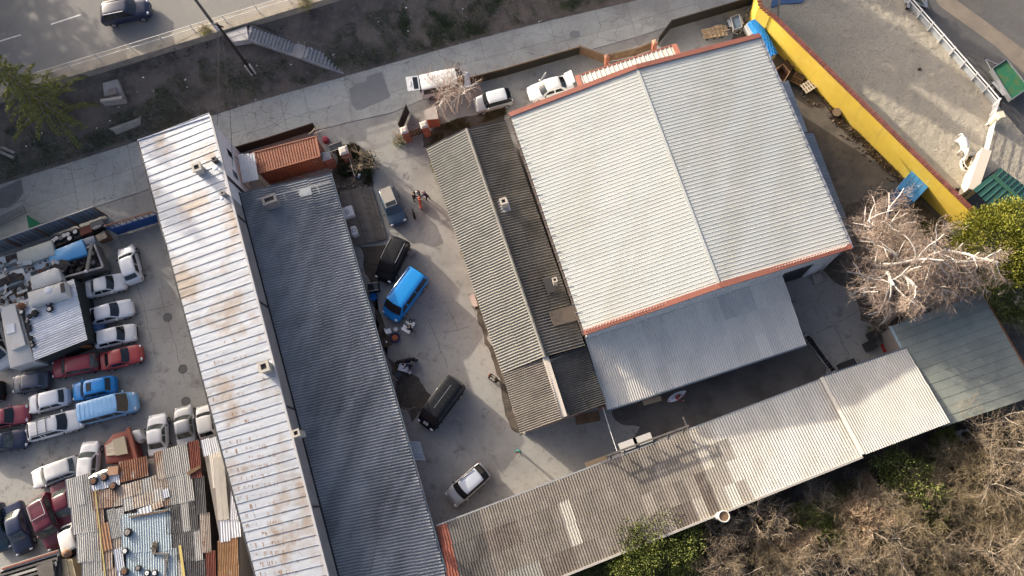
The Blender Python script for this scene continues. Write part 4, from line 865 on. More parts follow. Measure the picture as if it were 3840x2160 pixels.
g1, g2 = PK(1, 2, 1465, 1330), PK(1, 2, 1545, 1130)
dg = thing('gate_leaf', 'dark sheet gate leaf standing open onto the street', 'gate', g1)
for k in range(5): a, b = lerp(g1, g2, k / 5), lerp(g1, g2, (k + .96) / 5); MB().beam(Vector((a.x, a.y, .85)), Vector((b.x, b.y, .85)), .04, 1.5).build('panel', M('black_gate', (.018, .018, .018), .7), dg)
for z_ in (.12, 1.62): MB().beam(Vector((g1.x, g1.y, z_)), Vector((g2.x, g2.y, z_)), .07, .07).build('frame_bar', metal_dark, dg)
g1, g2 = PK(1, 2, 1545, 1390), PK(1, 2, 1690, 1340); dg = thing('slatted_gate', 'short slatted wooden gate between the two square brick piers', 'gate', g1)
for k in range(6): q = lerp(g1, g2, (k + .5) / 6); MB().box((q.x, q.y, .65), (.2, .04, 1.2), .3).build('slat', wood_brown, dg)
for z_ in (.25, 1.15): MB().beam(Vector((g1.x, g1.y, z_)), Vector((g2.x, g2.y, z_)), .06, .1).build('rail', dkwood, dg)

# ---- orange container and white canopy
cz = 2.6; c4 = [P(944, 574, cz), P(1185, 511, cz), P(1200, 586, cz), P(969, 651, cz)]
ct = thing('shipping_container', 'rust-orange shipping container with ribbed roof behind the court building', 'container', ((c4[0].x + c4[2].x) / 2, (c4[0].y + c4[2].y) / 2, 0))
roof_sheets(ct, c4[3], c4[2], c4[1], c4[0], 6, 1, rib_mesh(4, .05), rust_orange, 'roof_panel', 1.0, .94)
wv = inset(c4, .04); MB().prism([Vector((p.x, p.y, .15)) for p in wv], [Vector((p.x, p.y, cz - .03)) for p in wv]).build('wall', rust_orange, ct)
for a, b in zip(c4, c4[1:] + c4[:1]): MB().beam(a, b, .1, .12).build('top_rail', rust_orange, ct)
d = (c4[2] - c4[3]).normalized(); so2 = Vector((d.y, -d.x, 0)); so2 = so2 if so2.y < 0 else -so2
for k in range(18): q = lerp(c4[3], c4[2], (k + .5) / 18) + so2 * .02; MB().box((q.x, q.y, 1.3), (.14, .06, 2.3), math.atan2(d.y, d.x)).build('side_rib', rust_orange, ct)
g = MB(); q = lerp(c4[3], c4[2], .86) + so2 * .065
for k in range(3): g.box((q.x + d.x * k * .16, q.y + d.y * k * .16, 2.1 - .09 * k), (.11, .01, .11), math.atan2(d.y, d.x))
tag(g.build('stencil_marks', M('stencil_pink', (.6, .4, .36), .8), ct), kind='stuff')
a, b = P(912, 686, 2.75), P(969, 674, 2.75); e, f_ = P(880, 584, 2.95), P(947, 577, 2.95)
wc = thing('tin_canopy', 'small white ribbed tin canopy between the white plaster wall and the orange container', 'canopy', (a.x, a.y, 0))
roof_sheets(wc, a, b, f_, e, 3, 1, rib_mesh(2, .04), white_tin2, 'roof_panel', 1.0, 1.0)
for q in (a, b, e, f_): MB().box((q.x, q.y, q.z / 2 - .04), (.07, .07, q.z - .08), .2).build('post', metal_grey, wc)
# ladder frame leaning under the container
ld = thing('leaning_ladder', 'thin rusty ladder frame leaning on the side of the orange container', 'frame', PK(2, 2, 370, 330)); a, b = PK(2, 2, 225, 350, 1.0), PK(2, 2, 510, 265, 1.0)
for o_ in (0, 1): MB().beam(a + so2 * (.5 + o_ * .8) - Vector((0, 0, o_ * .8)), b + so2 * (.5 + o_ * .8) - Vector((0, 0, o_ * .8)), .04, .04).build('rail', rust, ld)
for k in range(9): q = lerp(a, b, (k + .5) / 9); MB().beam(q + so2 * .5, q + so2 * 1.3 - Vector((0, 0, .8)), .03, .03).build('rung', rust, ld)

# ---- timber deck in the court
d4 = [P(1273, 719, .22), P(1392, 697, .22), P(1452, 894, .22), P(1333, 920, .22)]
dk = thing('timber_deck', 'weathered plank deck beside the terracotta court wall', 'deck', ((d4[0].x + d4[2].x) / 2, (d4[0].y + d4[2].y) / 2, 0))
for k in range(14):
    a, b = lerp(d4[0], d4[1], k / 14), lerp(d4[0], d4[1], (k + .93) / 14); e, f_ = lerp(d4[3], d4[2], (k + .93) / 14), lerp(d4[3], d4[2], k / 14); r = random.uniform(-.05, .06); dd = (d4[3] - d4[0]).normalized() * r
    MB().slab([a - dd, b - dd, e + dd, f_ + dd], .05).build('plank', wood_grey, dk)
for t_ in (.1, .5, .9): MB().beam(lerp(d4[0], d4[3], t_) - Vector((0, 0, .12)), lerp(d4[1], d4[2], t_) - Vector((0, 0, .12)), .12, .13).build('joist', wood_grey, dk)

# ================================================================== SCRAPYARD STRUCTURES
# sheet fence on the street
def zpt(px, z): return P(*px, z)
fz = 2.2
f0, f1 = zpt(K(2, 1, -260, 1055), fz), zpt(K(2, 1, 940, 628), fz)
sf = thing('sheet_fence', 'blue-grey corrugated sheet fence with rusty posts between scrapyard and street', 'fence', (f1.x, f1.y, 0)); d = (f1 - f0).normalized(); nn = Vector((d.y, -d.x, 0)); Ln = (f1 - f0).length
npan = 26
for k in range(npan):
    a, b = lerp(f0, f1, k / npan), lerp(f0, f1, (k + 1) / npan)
    o_ = nn * (.03 if k % 2 else 0)
    MB().prism([Vector((q.x, q.y, .1)) for q in (a + o_, b + o_, b + o_ + nn * .03, a + o_ + nn * .03)], [Vector((q.x, q.y, fz - .02)) for q in (a + o_, b + o_, b + o_ + nn * .03, a + o_ + nn * .03)]).build('sheet', bluegrey_tin, sf)
    MB().beam(Vector((a.x, a.y, .1)) + nn * .05, Vector((a.x, a.y, fz)) + nn * .05, .05, .05, up=d).build('rib', M('rib_blue', (.12, .14, .17), .7), sf)
for k in range(5): q = lerp(f0, f1, (k + .02) / 4.0) if k < 4 else f1; MB().box((q.x + nn.x * .12, q.y + nn.y * .12, fz / 2), (.1, .1, fz), math.atan2(d.y, d.x)).build('post', rust, sf)
MB().beam(f0, f1, .09, .08).build('top_rail', M('top_pale', (.5, .47, .42), .7), sf)
# blue gate
b0, b1 = zpt(K(2, 1, 1190, 915), .0), zpt(K(2, 1, 1600, 790), .0); bg = thing('blue_gate', 'blue sheet-metal yard gate with rusty top bar by the white tin roof', 'gate', b0); d = (b1 - b0).normalized(); b1 = b1 + d * .6
for k in range(8):
    a, b = lerp(b0, b1, k / 8), lerp(b0, b1, (k + .985) / 8); MB().beam(Vector((a.x, a.y, .85)), Vector((b.x, b.y, .85)), .03, 1.35).build('panel', blue_gate, bg)
for z_ in (.12, 1.55): MB().beam(Vector((b0.x, b0.y, z_)), Vector((b1.x, b1.y, z_)), .06, .07).build('frame_bar', blue_gate, bg)
MB().beam(Vector((b0.x, b0.y, 2.35)), Vector((b1.x, b1.y, 2.35)), .09, .09).build('top_bar', rust, bg)
for k in range(9):
    q = lerp(b0, b1, k / 8); q2 = lerp(b0, b1, min(1, (k + .6) / 8)); MB().beam(Vector((q.x, q.y, 1.5)), Vector((q.x, q.y, 2.35)), .05, .05, up=d).build('bar', blue_gate, bg); MB().beam(Vector((q.x, q.y, 1.55)), Vector((q2.x, q2.y, 2.3)), .03, .04, up=d.cross(Vector((0, 0, 1)))).build('brace', blue_gate, bg)
g0 = zpt(K(2, 1, 1050, 800), 2.2); g0.z = 0; gl = thing('gate_leaf', 'narrow blue gate leaf folded against the scrap heap', 'gate', g0)
for k in range(3): a, b = lerp(g0, b0, k / 3), lerp(g0, b0, (k + .97) / 3); MB().beam(Vector((a.x, a.y, 1.1)), Vector((b.x, b.y, 1.1)), .04, 2.0).build('panel', blue_gate, gl)
# green and cream dump body on the street
dz = 1.5; t = thing('waste_skip', 'green-ended waste skip with cream load standing on the street at the left edge', 'skip', P(60, 850))
e4 = [zpt(K(2, 1, -150, 900), dz), zpt(K(2, 1, 265, 715), dz), zpt(K(2, 1, 290, 850), dz), zpt(K(2, 1, -100, 1010), dz)]
bt = [Vector((q.x, q.y, .3)) for q in inset(e4, .25)]; MB().prism(bt, ccw(e4)).build('tub', M('cream_sheet', (.48, .45, .37), .7, mix=[((.36, .32, .24), 1, .45, .7, .7)]), t)
e1a, e1b = e4[1], e4[2]; MB().prism([Vector((e1a.x, e1a.y, .2)), Vector((e1b.x, e1b.y, .2)), Vector((e1b.x + 1.5, e1b.y + .1, .2))], [e1a, e1b, Vector((e1b.x + .3, e1b.y + .1, dz - .2))]).build('end_plate', green_paint, t)
MB().beam(e4[0] + Vector((0, .3, .3)), e4[1] + Vector((0, .5, .3)), .9, .1).build('mesh_cover', M('dark_mesh', (.14, .14, .13), .9), t)
for k in range(22): q = lerp(e4[0] + Vector((0, .5, .36)), e4[1] + Vector((0, .7, .36)), k / 21); MB().beam(q - Vector((.1, .35, 0)), q + Vector((.1, .4, 0)), .03, .03).build('mesh_bar', M('mesh_grey', (.3, .3, .28), .8), t)

# ---- junk boxes: scrapped box bodies, car shells and loads
def body_box(name, label, top4, h, m, z, cat='vehicle body', hole=None, rim=.1, solid=True, group=None):
    pts = ccw([zpt(p, z) for p in top4]); c = sum(pts, Vector()) / len(pts)
    t = thing(name, label, cat, (c.x, c.y, z - h), 0, group)
    low = [q - Vector((0, 0, h)) for q in pts]; ins = inset(pts, rim); shoulder = [q - Vector((0, 0, rim * .8)) for q in pts]
    g = MB(); g.prism(low, shoulder); g.prism(shoulder, ins); g.build('shell', m, t, 50)
    return t, pts, c
def tyre(label, px, z, r=.33, rim=rim_m, tilt=0.0, group='loose wheels in the scrapyard'):
    q = zpt(px, z); t = thing('loose_wheel', label, 'wheel', q, random.random() * 3, group); tm, rm = wheel_meshes(r, .2)
    m = Matrix.Rotation(math.pi / 2 + tilt, 4, 'X')
    inst('tyre', tm, m, t, local=True)
    if rim is not None: inst('rim', rm, m, t, rim, local=True)
    return t
t, pts, c = body_box('van_roof_shell', 'large cream van roof panel lying on the junk by the sheet fence', [S1(*p) for p in ((270, 745), (865, 540), (925, 790), (310, 1000))], .35, M('cream_grp', (.45, .47, .42), .6, mix=[((.33, .34, .3), .8, .45, .7, .6), ((.16, .13, .1), 1.8, .63, .72, .6)]), 2.3)
body_box('car_shell', 'pale blue-white car roof shell below the cream van roof', [S1(*p) for p in ((385, 985), (820, 840), (860, 970), (440, 1120))], .4, paint('ice', (.42, .5, .54), .5, .4, .1), 2.0)
t, pts, c = body_box('car_shell', 'crumpled bright blue car shell on the junk heap', [S1(*p) for p in ((920, 710), (1385, 525), (1475, 780), (1200, 860), (970, 960), (860, 990), (815, 830))], .5, paint('sky', (.09, .33, .62), .45, .2, .2), 2.2)
MB().blob(c + Vector((-.2, -.9, .02)), (1.0, .45, .12), 12, 6, .25).build('burnt_hollow', burnt, t)
body_box('car_shell', 'dull slate panel beside the bright blue shell', [S1(*p) for p in ((1385, 525), (1580, 465), (1610, 580), (1430, 630))], .25, paint('slate2', (.19, .22, .27), .6, .4, 0), 2.0)
# open dump bed with engines
bp = [S1(*p) for p in ((1000, 930), (1600, 610), (1750, 1000), (1040, 1190))]
pts = ccw([zpt(p, 1.9) for p in bp]); c = sum(pts, Vector()) / 4; t = thing('truck_bed', 'open steel truck bed heaped with dark engine scrap', 'truck bed', (c.x, c.y, 0))
for k, (a, b) in enumerate(zip(pts, pts[1:] + pts[:1])):
    MB().beam(a - Vector((0, 0, .6)), b - Vector((0, 0, .6)), .1, 1.2).build('side_board', M('bed_grey', (.12, .11, .105), .8, mix=[((.3, .29, .28), 2, .55, .7, .6), ((.2, .1, .06), 1.2, .58, .7, .6)]), t); MB().beam(a, b, .16, .1).build('top_rail', M('bed_pale', (.35, .34, .33), .7), t)
MB().slab([Vector((q.x, q.y, 1.3)) for q in inset(pts, .1)], .2).build('floor', burnt, t)
for s in (0, 1): q = pts[s]; MB().tube([Vector((c.x - 1 + 2 * s, c.y - 1.2, .35)), Vector((c.x - 1 + 2 * s, c.y - .9, .35))], .4, 14).build('wheel', rubber, t)
def inside(poly):
    a, b, c_, d_ = poly; u, v = random.random(), random.random(); return bil(a, b, c_, d_, u, v)
gs = MB()
ip = inset(pts, .3)
for k in range(70):
    q = inside(ip); q.z = 1.35 + random.random() * .45; r = random.random()
    (gs.box(q, (random.uniform(.15, .6), random.uniform(.15, .4), random.uniform(.1, .35)), random.random() * 3) if r < .6 else gs.tube([q, q + Vector((random.uniform(-.5, .5), random.uniform(-.5, .5), random.uniform(0, .2)))], random.uniform(.05, .12), 7))
tag(gs.build('engine_scrap', burnt), 'dark heap of engine and metal scrap in the open truck bed', 'scrap', kind='stuff')
for x, y in ((1585, 930), (1070, 1060), (1570, 780)): tyre('rimmed wheel lying in the open truck bed', S1(x, y), 2.0, .3, rim_dull)
a, b = zpt(S1(1560, 600), 2.4), zpt(S1(1480, 1060), 2.3); tag(MB().beam(a, b, .28, .16).build('steel_beam', M('beam_grey', (.17, .165, .15), .8, mix=[((.09, .07, .06), 3, .5, .7, .6)])), 'grey steel channel lying across the truck bed', 'beam')
q = zpt(S1(1465, 1075), 2.3); t = thing('football', 'white and black ball caught on the truck bed rail', 'ball', q); MB().blob(q, (.15, .15, .15), 10, 8).build('ball', white_gloss, t, 90)
for k in range(5): an = k * 1.257; MB().blob(q + Vector((.1 * math.cos(an), .1 * math.sin(an), .06)), (.05, .05, .045), 6, 4).build('patch', plastic_dark, t)
# row of wheels along the fence
for i, (x, y) in enumerate(((910, 560), (965, 520), (1040, 510), (1095, 470), (1160, 450), (1190, 520), (1285, 405))): tyre('rimmed wheel in the row of wheels against the sheet fence', S1(x, y), 1.0, .34, rim_m if i != 2 else rim_dull)
tag(MB().slab([zpt(S1(*p), .95) for p in ((860, 560), (1360, 380), (1600, 270), (1780, 260), (1560, 420), (1120, 590), (900, 680))], .9).build('scrap_plinth', burnt), 'dark scrap plinth carrying wheels behind the sheet fence', 'scrap')
tag(MB().slab([zpt(S1(*p), 1.25) for p in ((1340, 350), (1540, 270), (1560, 400), (1370, 470))], .3).build('rust_plate', red_tin), 'dull red plate on the scrap behind the sheet fence', 'plate')
t = thing('concrete_lump', 'long grey kerb-like block at the end of the sheet fence', 'block', P(*S1(1680, 300))); MB().beam(zpt(S1(1560, 320), 1.3), zpt(S1(1770, 240), 1.3), .6, .5).build('block', M('lump', (.14, .135, .125), .95), t); MB().blob(zpt(S1(1640, 325), 1.6), (.45, .15, .08), 8, 5, .2, .4).build('spall', M('spall_pale', (.3, .29, .27), .9), t)
t, pts, c = body_box('battered_crate', 'battered wood-grained crate beside the blue gate', [S1(*p) for p in ((1600, 470), (1760, 375), (1825, 480), (1640, 550))], 1.0, wood_brown, 1.4, 'crate')
MB().box(c + Vector((.1, -.1, .03)), (.9, .7, .04), .5).build('lid', wood_grey, t)
# white bodies lower left
body_box('van_shell', 'rounded white van shell above the bright tin shed', [S1(*p) for p in ((490, 1160), (900, 1005), (965, 1020), (1030, 1210), (1000, 1250), (530, 1385), (500, 1300))], .9, paint('shell_white', (.62, .63, .6), .5, .45, .1), 2.7, rim=.22)
t, pts, c = body_box('van_shell', 'white van shell with a torn roof at the left edge', [S1(*p) for p in ((-60, 1130), (370, 1000), (440, 1200), (-40, 1400))], 1.0, paint('shell_white2', (.55, .57, .55), .5, .45, .1), 2.3, rim=.2)
MB().blob(c + Vector((.0, -.2, .0)), (1.5, .5, .12), 14, 6, .3, .35).build('torn_roof', burnt, t)
t, pts, c = body_box('car_shell', 'grey-white car shell with a burnt hole at the left edge below the fence', [S1(*p) for p in ((-80, 850), (250, 755), (280, 900), (-60, 1030))], .7, paint('shell_white3', (.46, .47, .44), .6, .5, 0), 2.0, rim=.12)
MB().blob(c + Vector((.0, .0, -.02)), (1.2, .35, .12), 14, 6, .3, .35).build('burnt_hollow', burnt, t)
body_box('car_shell', 'dim grey car shell squeezed between two white shells', [S1(*p) for p in ((-40, 1060), (180, 970), (310, 960), (330, 1010), (60, 1110))], .6, paint('shell_grey', (.34, .38, .38), .6, .5, 0), 1.6, rim=.08)
tyre('white-rimmed wheel below the torn van shell', S1(280, 1335), .9, .3, white_gloss); tyre('alloy wheel at the left edge below the torn van shell', S1(135, 1390), .9, .3, rim_m)
tag(MB().beam(zpt(S2(-40, 310), 2.0), zpt(S2(315, 255), 2.0), .12, .12).build('rusty_beam', rust), 'rusty orange beam above the box body', 'beam')
tag(MB().beam(zpt(S2(-40, 190), 1.8), zpt(S2(440, 60), 1.8), .5, .1).build('rusty_beam', wood_brown), 'brown plank stack below the torn van shell', 'planks')
# bright tin shed
tz = 2.7
tA, tB, tC, tD = zpt(S2(500, 1230), tz - .15), zpt(S2(1480, 860), tz - .15), zpt(S2(1240, -330), tz), zpt(S2(380, 150), tz)
tA = zpt(S2(585, 1235), tz); tD = zpt(S2(385, 215), tz); tC = zpt(S1(1240, 1165), tz); tB = zpt(S2(1480, 860), tz)
ts = thing('bright_tin_shed', 'shed with shiny rippled tin roof in the middle of the scrapyard', 'shed', ((tA.x + tC.x) / 2, (tA.y + tC.y) / 2, 0))
roof_sheets(ts, tD, tA, tB, tC, 7, 1, wave_mesh(4, 6, .04, 0), white_tin2, 'roof_sheet', 1.0, 1.0, .02)
walls(ts, [tA, tB, tC, tD], M('shed_dark', (.03, .036, .036), .8), .12)
t, pts, c = body_box('box_body', 'pale box body with a glossy roof hatch beside the bright tin shed', [S2(*p) for p in ((-10, 300), (300, 250), (580, 1240), (170, 1365))], 2.2, M('box_white', (.6, .58, .53), .6, mix=[((.48, .45, .4), .7, .45, .7, .6), ((.42, .25, .15), 1.2, .63, .72, .5)]), 2.5, rim=.05)
rp = ccw([zpt(S2(*p), 2.85) for p in ((20, 330), (250, 280), (430, 960), (190, 1060))]); MB().slab(rp, .35).build('roof_pod', M('pod_white', (.64, .62, .57), .5, mix=[((.5, .42, .34), 1.3, .55, .7, .5)]), t)
MB().box(zpt(S2(180, 690), 2.9), (.75, .85, .1), .25).build('roof_hatch', white_gloss, t)
t, pts, c = body_box('truck_cab', 'pale truck cab roof with dented crown on the bright tin roof', [S2(*p) for p in ((445, 70), (1080, -120), (1130, 130), (490, 310))], .8, M('cab_white', (.58, .57, .53), .5, mix=[((.45, .44, .41), .8, .45, .7, .5)]), 3.6, rim=.2)
MB().blob(c + Vector((.1, .35, .0)), (.4, .35, .1), 10, 6).build('dent_panel', white_gloss, t, 60)
MB().box(c + Vector((1.4, .5, .01)), (.35, .9, .04), .3).build('slot', plastic_dark, t)
for lab, x, y, r, rm in (('alloy wheel standing on the bright tin roof, left of the tyre pair', 370, 410, .27, rim_m), ('plain fat tyre on the bright tin roof', 593, 433, .33, None), ('small tyre touching the plain fat tyre', 500, 480, .22, None), ('alloy wheel on the bright tin roof, upper of the pair', 830, 265, .28, rim_m), ('alloy wheel on the bright tin roof, lower of the pair', 845, 360, .29, rim_m)): tyre(lab, S2(x, y), 2.95, r, rm)
for k, (x, y) in enumerate(((465, 570), (490, 650), (495, 715), (520, 845), (535, 925), (555, 975))): tyre('small wheel in the line along the roof edge of the box body', S2(x, y), 2.85, .2, rim_dull if k in (0, 4, 5) else None, group='small wheels along the box body')
tag(MB().blob(zpt(S2(360, 310), 3.0), (.38, .32, .3), 10, 7, .1).build('rusty_drum', rust, smooth=60), 'round rusty tank on the corner of the bright tin roof', 'tank')
t = thing('door_panel_stack', 'orange-brown car doors leaning under the bright tin roof edge', 'car doors', P(*S2(1300, 1060)))
for k in range(2): a, b = zpt(S2(1040 + 330 * k, 1110 - 90 * k), .9), zpt(S2(1380 + 180 * k, 1020 - 30 * k), .9); MB().beam(a, b, .1, 1.1).build('door', M('door_brown', (.26, .10, .04), .6), t)

# ---- rusty patchwork shed, lower left
pz = 3.0
K4 = lambda x, y, z=pz: zpt(K(4, 1, x, y), z)
ps = thing('patchwork_shed', 'scrap shed under a patchwork of rusty, grey and pale blue corrugated sheets', 'shed', K4(1300, 900, 0))
WT = {n: wave_mesh(n, 6, .03, .02) for n in (3, 4, 5, 7, 8)}
def patch_sheet(q4, nc, nr, mt, nw, lift=0.0, jit=.03): roof_sheets(ps, *[K4(*p) for p in q4], nc, nr, WT[nw], mt, 'roof_sheet', 1.0, 1.03, jit, lift)
# q4: low-left, low-right, high-right, high-left
patch_sheet(((830, 1600), (1095, 1600), (895, 420), (645, 490)), 3, 4, lambda i, j: grey_tin, 4)
patch_sheet(((1060, 1600), (1180, 1600), (985, 570), (905, 590)), 1, 5, lambda i, j: rusty_tin, 4, .03)
patch_sheet(((930, 600), (1215, 535), (1195, 415), (905, 500)), 3, 1, lambda i, j: white_tin2, 4, .05)
patch_sheet(((1215, 510), (1500, 440), (1480, 245), (1185, 310)), 3, 1, lambda i, j: M('deep_rust_tin', (.2, .09, .05), .85, mix=[((.38, .34, .3), 1.4, .56, .68, .8), ((.1, .05, .035), 2, .5, .7, .7)], rnd=.15), 4, .06)
patch_sheet(((940, 780), (1240, 740), (1210, 560), (945, 600)), 3, 1, lambda i, j: rusty_tin, 4, .04)
patch_sheet(((1250, 800), (1660, 690), (1620, 420), (1225, 540)), 4, 2, lambda i, j: rusty_tin if (i + j) % 3 else grey_tin, 4, .05)
patch_sheet(((1130, 1080), (1270, 1030), (1245, 760), (1050, 800)), 2, 1, lambda i, j: grey_tin, 5, .03)
patch_sheet(((1160, 1400), (1250, 1400), (1215, 1050), (1110, 1060)), 1, 2, lambda i, j: rusty_tin, 4, .02)
patch_sheet(((1280, 1600), (1790, 1600), (1680, 790), (1190, 850)), 5, 2, lambda i, j: blue_tin, 4, .07, .01)
patch_sheet(((1190, 1600), (1300, 1600), (1240, 1150), (1165, 1190)), 1, 2, lambda i, j: white_tin2, 4, .09)
patch_sheet(((1780, 1600), (2090, 1600), (1880, 110), (1545, 215)), 4, 5, lambda i, j: (dark_tin if (i + j) % 4 else grey_tin) if j < 3 else (grey_tin if i else rusty_tin), 4, .04)
patch_sheet(((2080, 1600), (2180, 1600), (1990, 90), (1880, 110)), 2, 4, lambda i, j: red_tin if (j in (3, 0)) else (dark_tin if j != 1 else rusty_tin), 3, .06)
patch_sheet(((1400, 850), (1540, 800), (1520, 735), (1390, 780)), 1, 1, lambda i, j: white_tin2, 4, .09); patch_sheet(((1545, 790), (1650, 750), (1640, 690), (1520, 730)), 1, 1, lambda i, j: rusty_tin, 4, .1)
patch_sheet(((1650, 670), (1715, 650), (1700, 560), (1635, 590)), 1, 1, lambda i, j: white_tin2, 3, .1)
patch_sheet(((1045, 1200), (1140, 1170), (1100, 900), (1010, 940)), 1, 1, lambda i, j: M('flat_brown_plate', (.27, .15, .085), .85, mix=[((.2, .1, .06), 2, .5, .7, .7)]), 3, .08)
MB().beam(K4(1300, 855, pz + .18), K4(1690, 790, pz + .18), .12, .12).build('roof_batten', wood_brown, ps)
for q in ((1810, 1140, 1870, 1600),): MB().beam(K4(q[0], q[1], pz + .12), K4(q[2], q[3], pz + .12), .22, .05).build('yellow_strip', M('yellow_strip', (.5, .4, .14), .8), ps)
MB().beam(K4(960, 590, pz + .1), K4(1080, 1600, pz + .1), .09, .06).build('yellow_batten', M('yellow_batten', (.42, .36, .14), .85), ps)
pw_ = ccw([K4(660, 500, pz), K4(1190, 320, pz), K4(1960, 110, pz), K4(2160, 1600, pz), K4(850, 1600, pz)])
MB().prism([Vector((q.x, q.y, 0)) for q in inset(pw_, .25)], [Vector((q.x, q.y, pz - .16)) for q in inset(pw_, .25)]).build('wall', M('scrap_wall', (.16, .13, .11), .9), ps)
t = thing('timber_offcut', 'brown timber board lying on the upper corner of the patchwork roof', 'board', K4(1950, 380, pz)); MB().beam(K4(1885, 425, pz + .2), K4(2020, 345, pz + .2), .26, .1).build('board', wood_brown, t)
t = thing('angle_frame', 'bent wooden angle frame lying on the pale blue sheets', 'frame', K4(1650, 1250, pz)); MB().beam(K4(1530, 1220, pz + .2), K4(1695, 1230, pz + .2), .14, .1).build('bar', wood_grey, t); MB().beam(K4(1690, 1235, pz + .2), K4(1660, 1449, pz + .2), .12, .1).build('bar', wood_grey, t); MB().beam(K4(1645, 1255, pz + .24), K4(1680, 1330, pz + .24), .1, .08).build('bar', wood_grey, t)
tag(MB().blob(K4(1565, 1160, pz + .12), (.28, .55, .14), 10, 6, .4, .2).build('leaf_litter', dirt), 'heap of brown leaf litter on the pale blue sheets', 'leaf litter', kind='stuff')
for lab, x, y, r, rm in (('tyre with brown rim on the white corner of the patchwork roof, first of two', 945, 495, .33, rim_rust), ('tyre with brown rim on the white corner of the patchwork roof, second of two', 1050, 455, .34, rim_rust), ('tyre with brown rim and long shadow near the rusty sheets', 1140, 545, .33, rim_rust), ('tyre with pale rim on the pale blue sheets', 1288, 1010, .34, rim_dull), ('white wheel rim on the edge of the pale blue sheets', 1262, 1198, .27, white_gloss), ('tyre at the lower end of the pale blue sheets', 1255, 1405, .33, rim_rust), ('small tyre with pale hub low on the pale blue sheets', 1393, 1370, .24, rim_dull)): tyre(lab, K(4, 1, x, y), pz + .25, r, rm)
for x in (1485, 1560): tyre('white-hubbed wheel at the bottom of the pale blue sheets', K(4, 1, x, 1420), pz + .25, .26, white_gloss, group='two white wheels')
# pale sheet strip roofs against the long building
st2 = thing('strip_roof', 'narrow lean-to of bright and rust-orange sheets against the long white building', 'shed', K4(2150, 700, 0))
def strip(q4, nc, nr, mt, nw, z=3.4, lift=0): roof_sheets(st2, *[K4(x, y, z) for x, y in q4], nc, nr, WT[nw], mt, 'roof_sheet', 1.0, 1.03, .02, lift)
strip(((2050, 250), (2225, 200), (2170, 60), (2010, 90)), 2, 1, lambda i, j: white_tin2, 4); strip(((2140, 560), (2290, 540), (2210, 200), (2100, 240)), 2, 1, lambda i, j: zinc, 4, lift=.04); strip(((2200, 880), (2310, 870), (2220, 260), (2110, 280)), 2, 1, lambda i, j: zinc, 5, lift=.08); strip(((2310, 900), (2400, 890), (2330, 600), (2260, 560)), 1, 1, lambda i, j: white_tin2, 4, lift=.03)
strip(((2215, 1120), (2430, 1040), (2410, 890), (2210, 890)), 2, 1, lambda i, j: white_tin2, 4, lift=.02)
strip(((2185, 1600), (2400, 1600), (2400, 1050), (2200, 1100)), 3, 2, lambda i, j: M('orange_rust_tin', (.34, .2, .1), .8, mix=[((.5, .47, .42), .9, .55, .66, .8), ((.25, .11, .05), 1.6, .5, .7, .7)], rnd=.12), 4, lift=.0)
sw4 = ccw([K4(2030, 120, 3.3), K4(2170, 80, 3.3), K4(2420, 900, 3.3), K4(2400, 1600, 3.3), K4(2190, 1600, 3.3), K4(2200, 1050, 3.3)])
MB().prism([Vector((q.x, q.y, 0)) for q in sw4], [Vector((q.x, q.y, 3.2)) for q in sw4]).build('wall', M('strip_wall', (.2, .18, .16), .9), st2)
# dark lean-to with wavy planks at the bottom left
lb = thing('low_lean_to', 'low lean-to of wavy grey sheets with a red edge at the bottom left corner', 'shed', K4(300, 1380, 0))
for k in range(6):
    a, b = zpt(K(4, 1, 10, 1395 + k * 45), 2.2), zpt(K(4, 1, 590 - 10 * k, 1215 + k * 50), 2.2); MB().beam(a, b, .5, .06).build('roof_sheet', grey_tin if k % 2 == 0 else dark_tin, lb)
MB().beam(zpt(K(4, 1, 20, 1380), 2.3), zpt(K(4, 1, 580, 1200), 2.3), .14, .08).build('edge_strip', red_tin, lb)
MB().slab([zpt(K(4, 1, *p), 2.35) for p in ((365, 1350), (525, 1290), (545, 1449), (400, 1500))], .06).build('panel', wood_grey, lb)
lb4 = ccw([zpt(K(4, 1, *p), 2.0) for p in ((0, 1420), (600, 1230), (640, 1700), (0, 1800))]); MB().prism([Vector((q.x, q.y, 0)) for q in lb4], lb4).build('wall', M('lean_dark', (.06, .055, .05), .9), lb)
t, pts, c = body_box('tipper_bin', 'yellow-brown tipper bin with a rust-brown bag beside the patchwork shed', [K(4, 1, *p) for p in ((600, 1280), (725, 1275), (775, 1500), (660, 1560))], 1.3, M('bin_tan', (.36, .3, .19), .8, mix=[((.25, .2, .12), 1, .45, .7, .6)]), 1.8, 'bin', rim=.04)
for k in range(3): a, b = lerp(pts[0], pts[1], k / 2), lerp(pts[3], pts[2], k / 2); MB().beam(a + Vector((0, 0, .03)), b + Vector((0, 0, .03)), .06, .06).build('rib', M('bin_rib', (.42, .36, .24), .8), t)
tag(MB().blob(zpt(K(4, 1, 670, 1225), 1.6), (.42, .38, .35), 12, 8, .12).build('sack', M('sack_brown', (.3, .19, .12), .9, mix=[((.2, .12, .08), 3, .45, .7, .7)]), smooth=60), 'round rust-brown sack behind the tipper bin', 'sack')
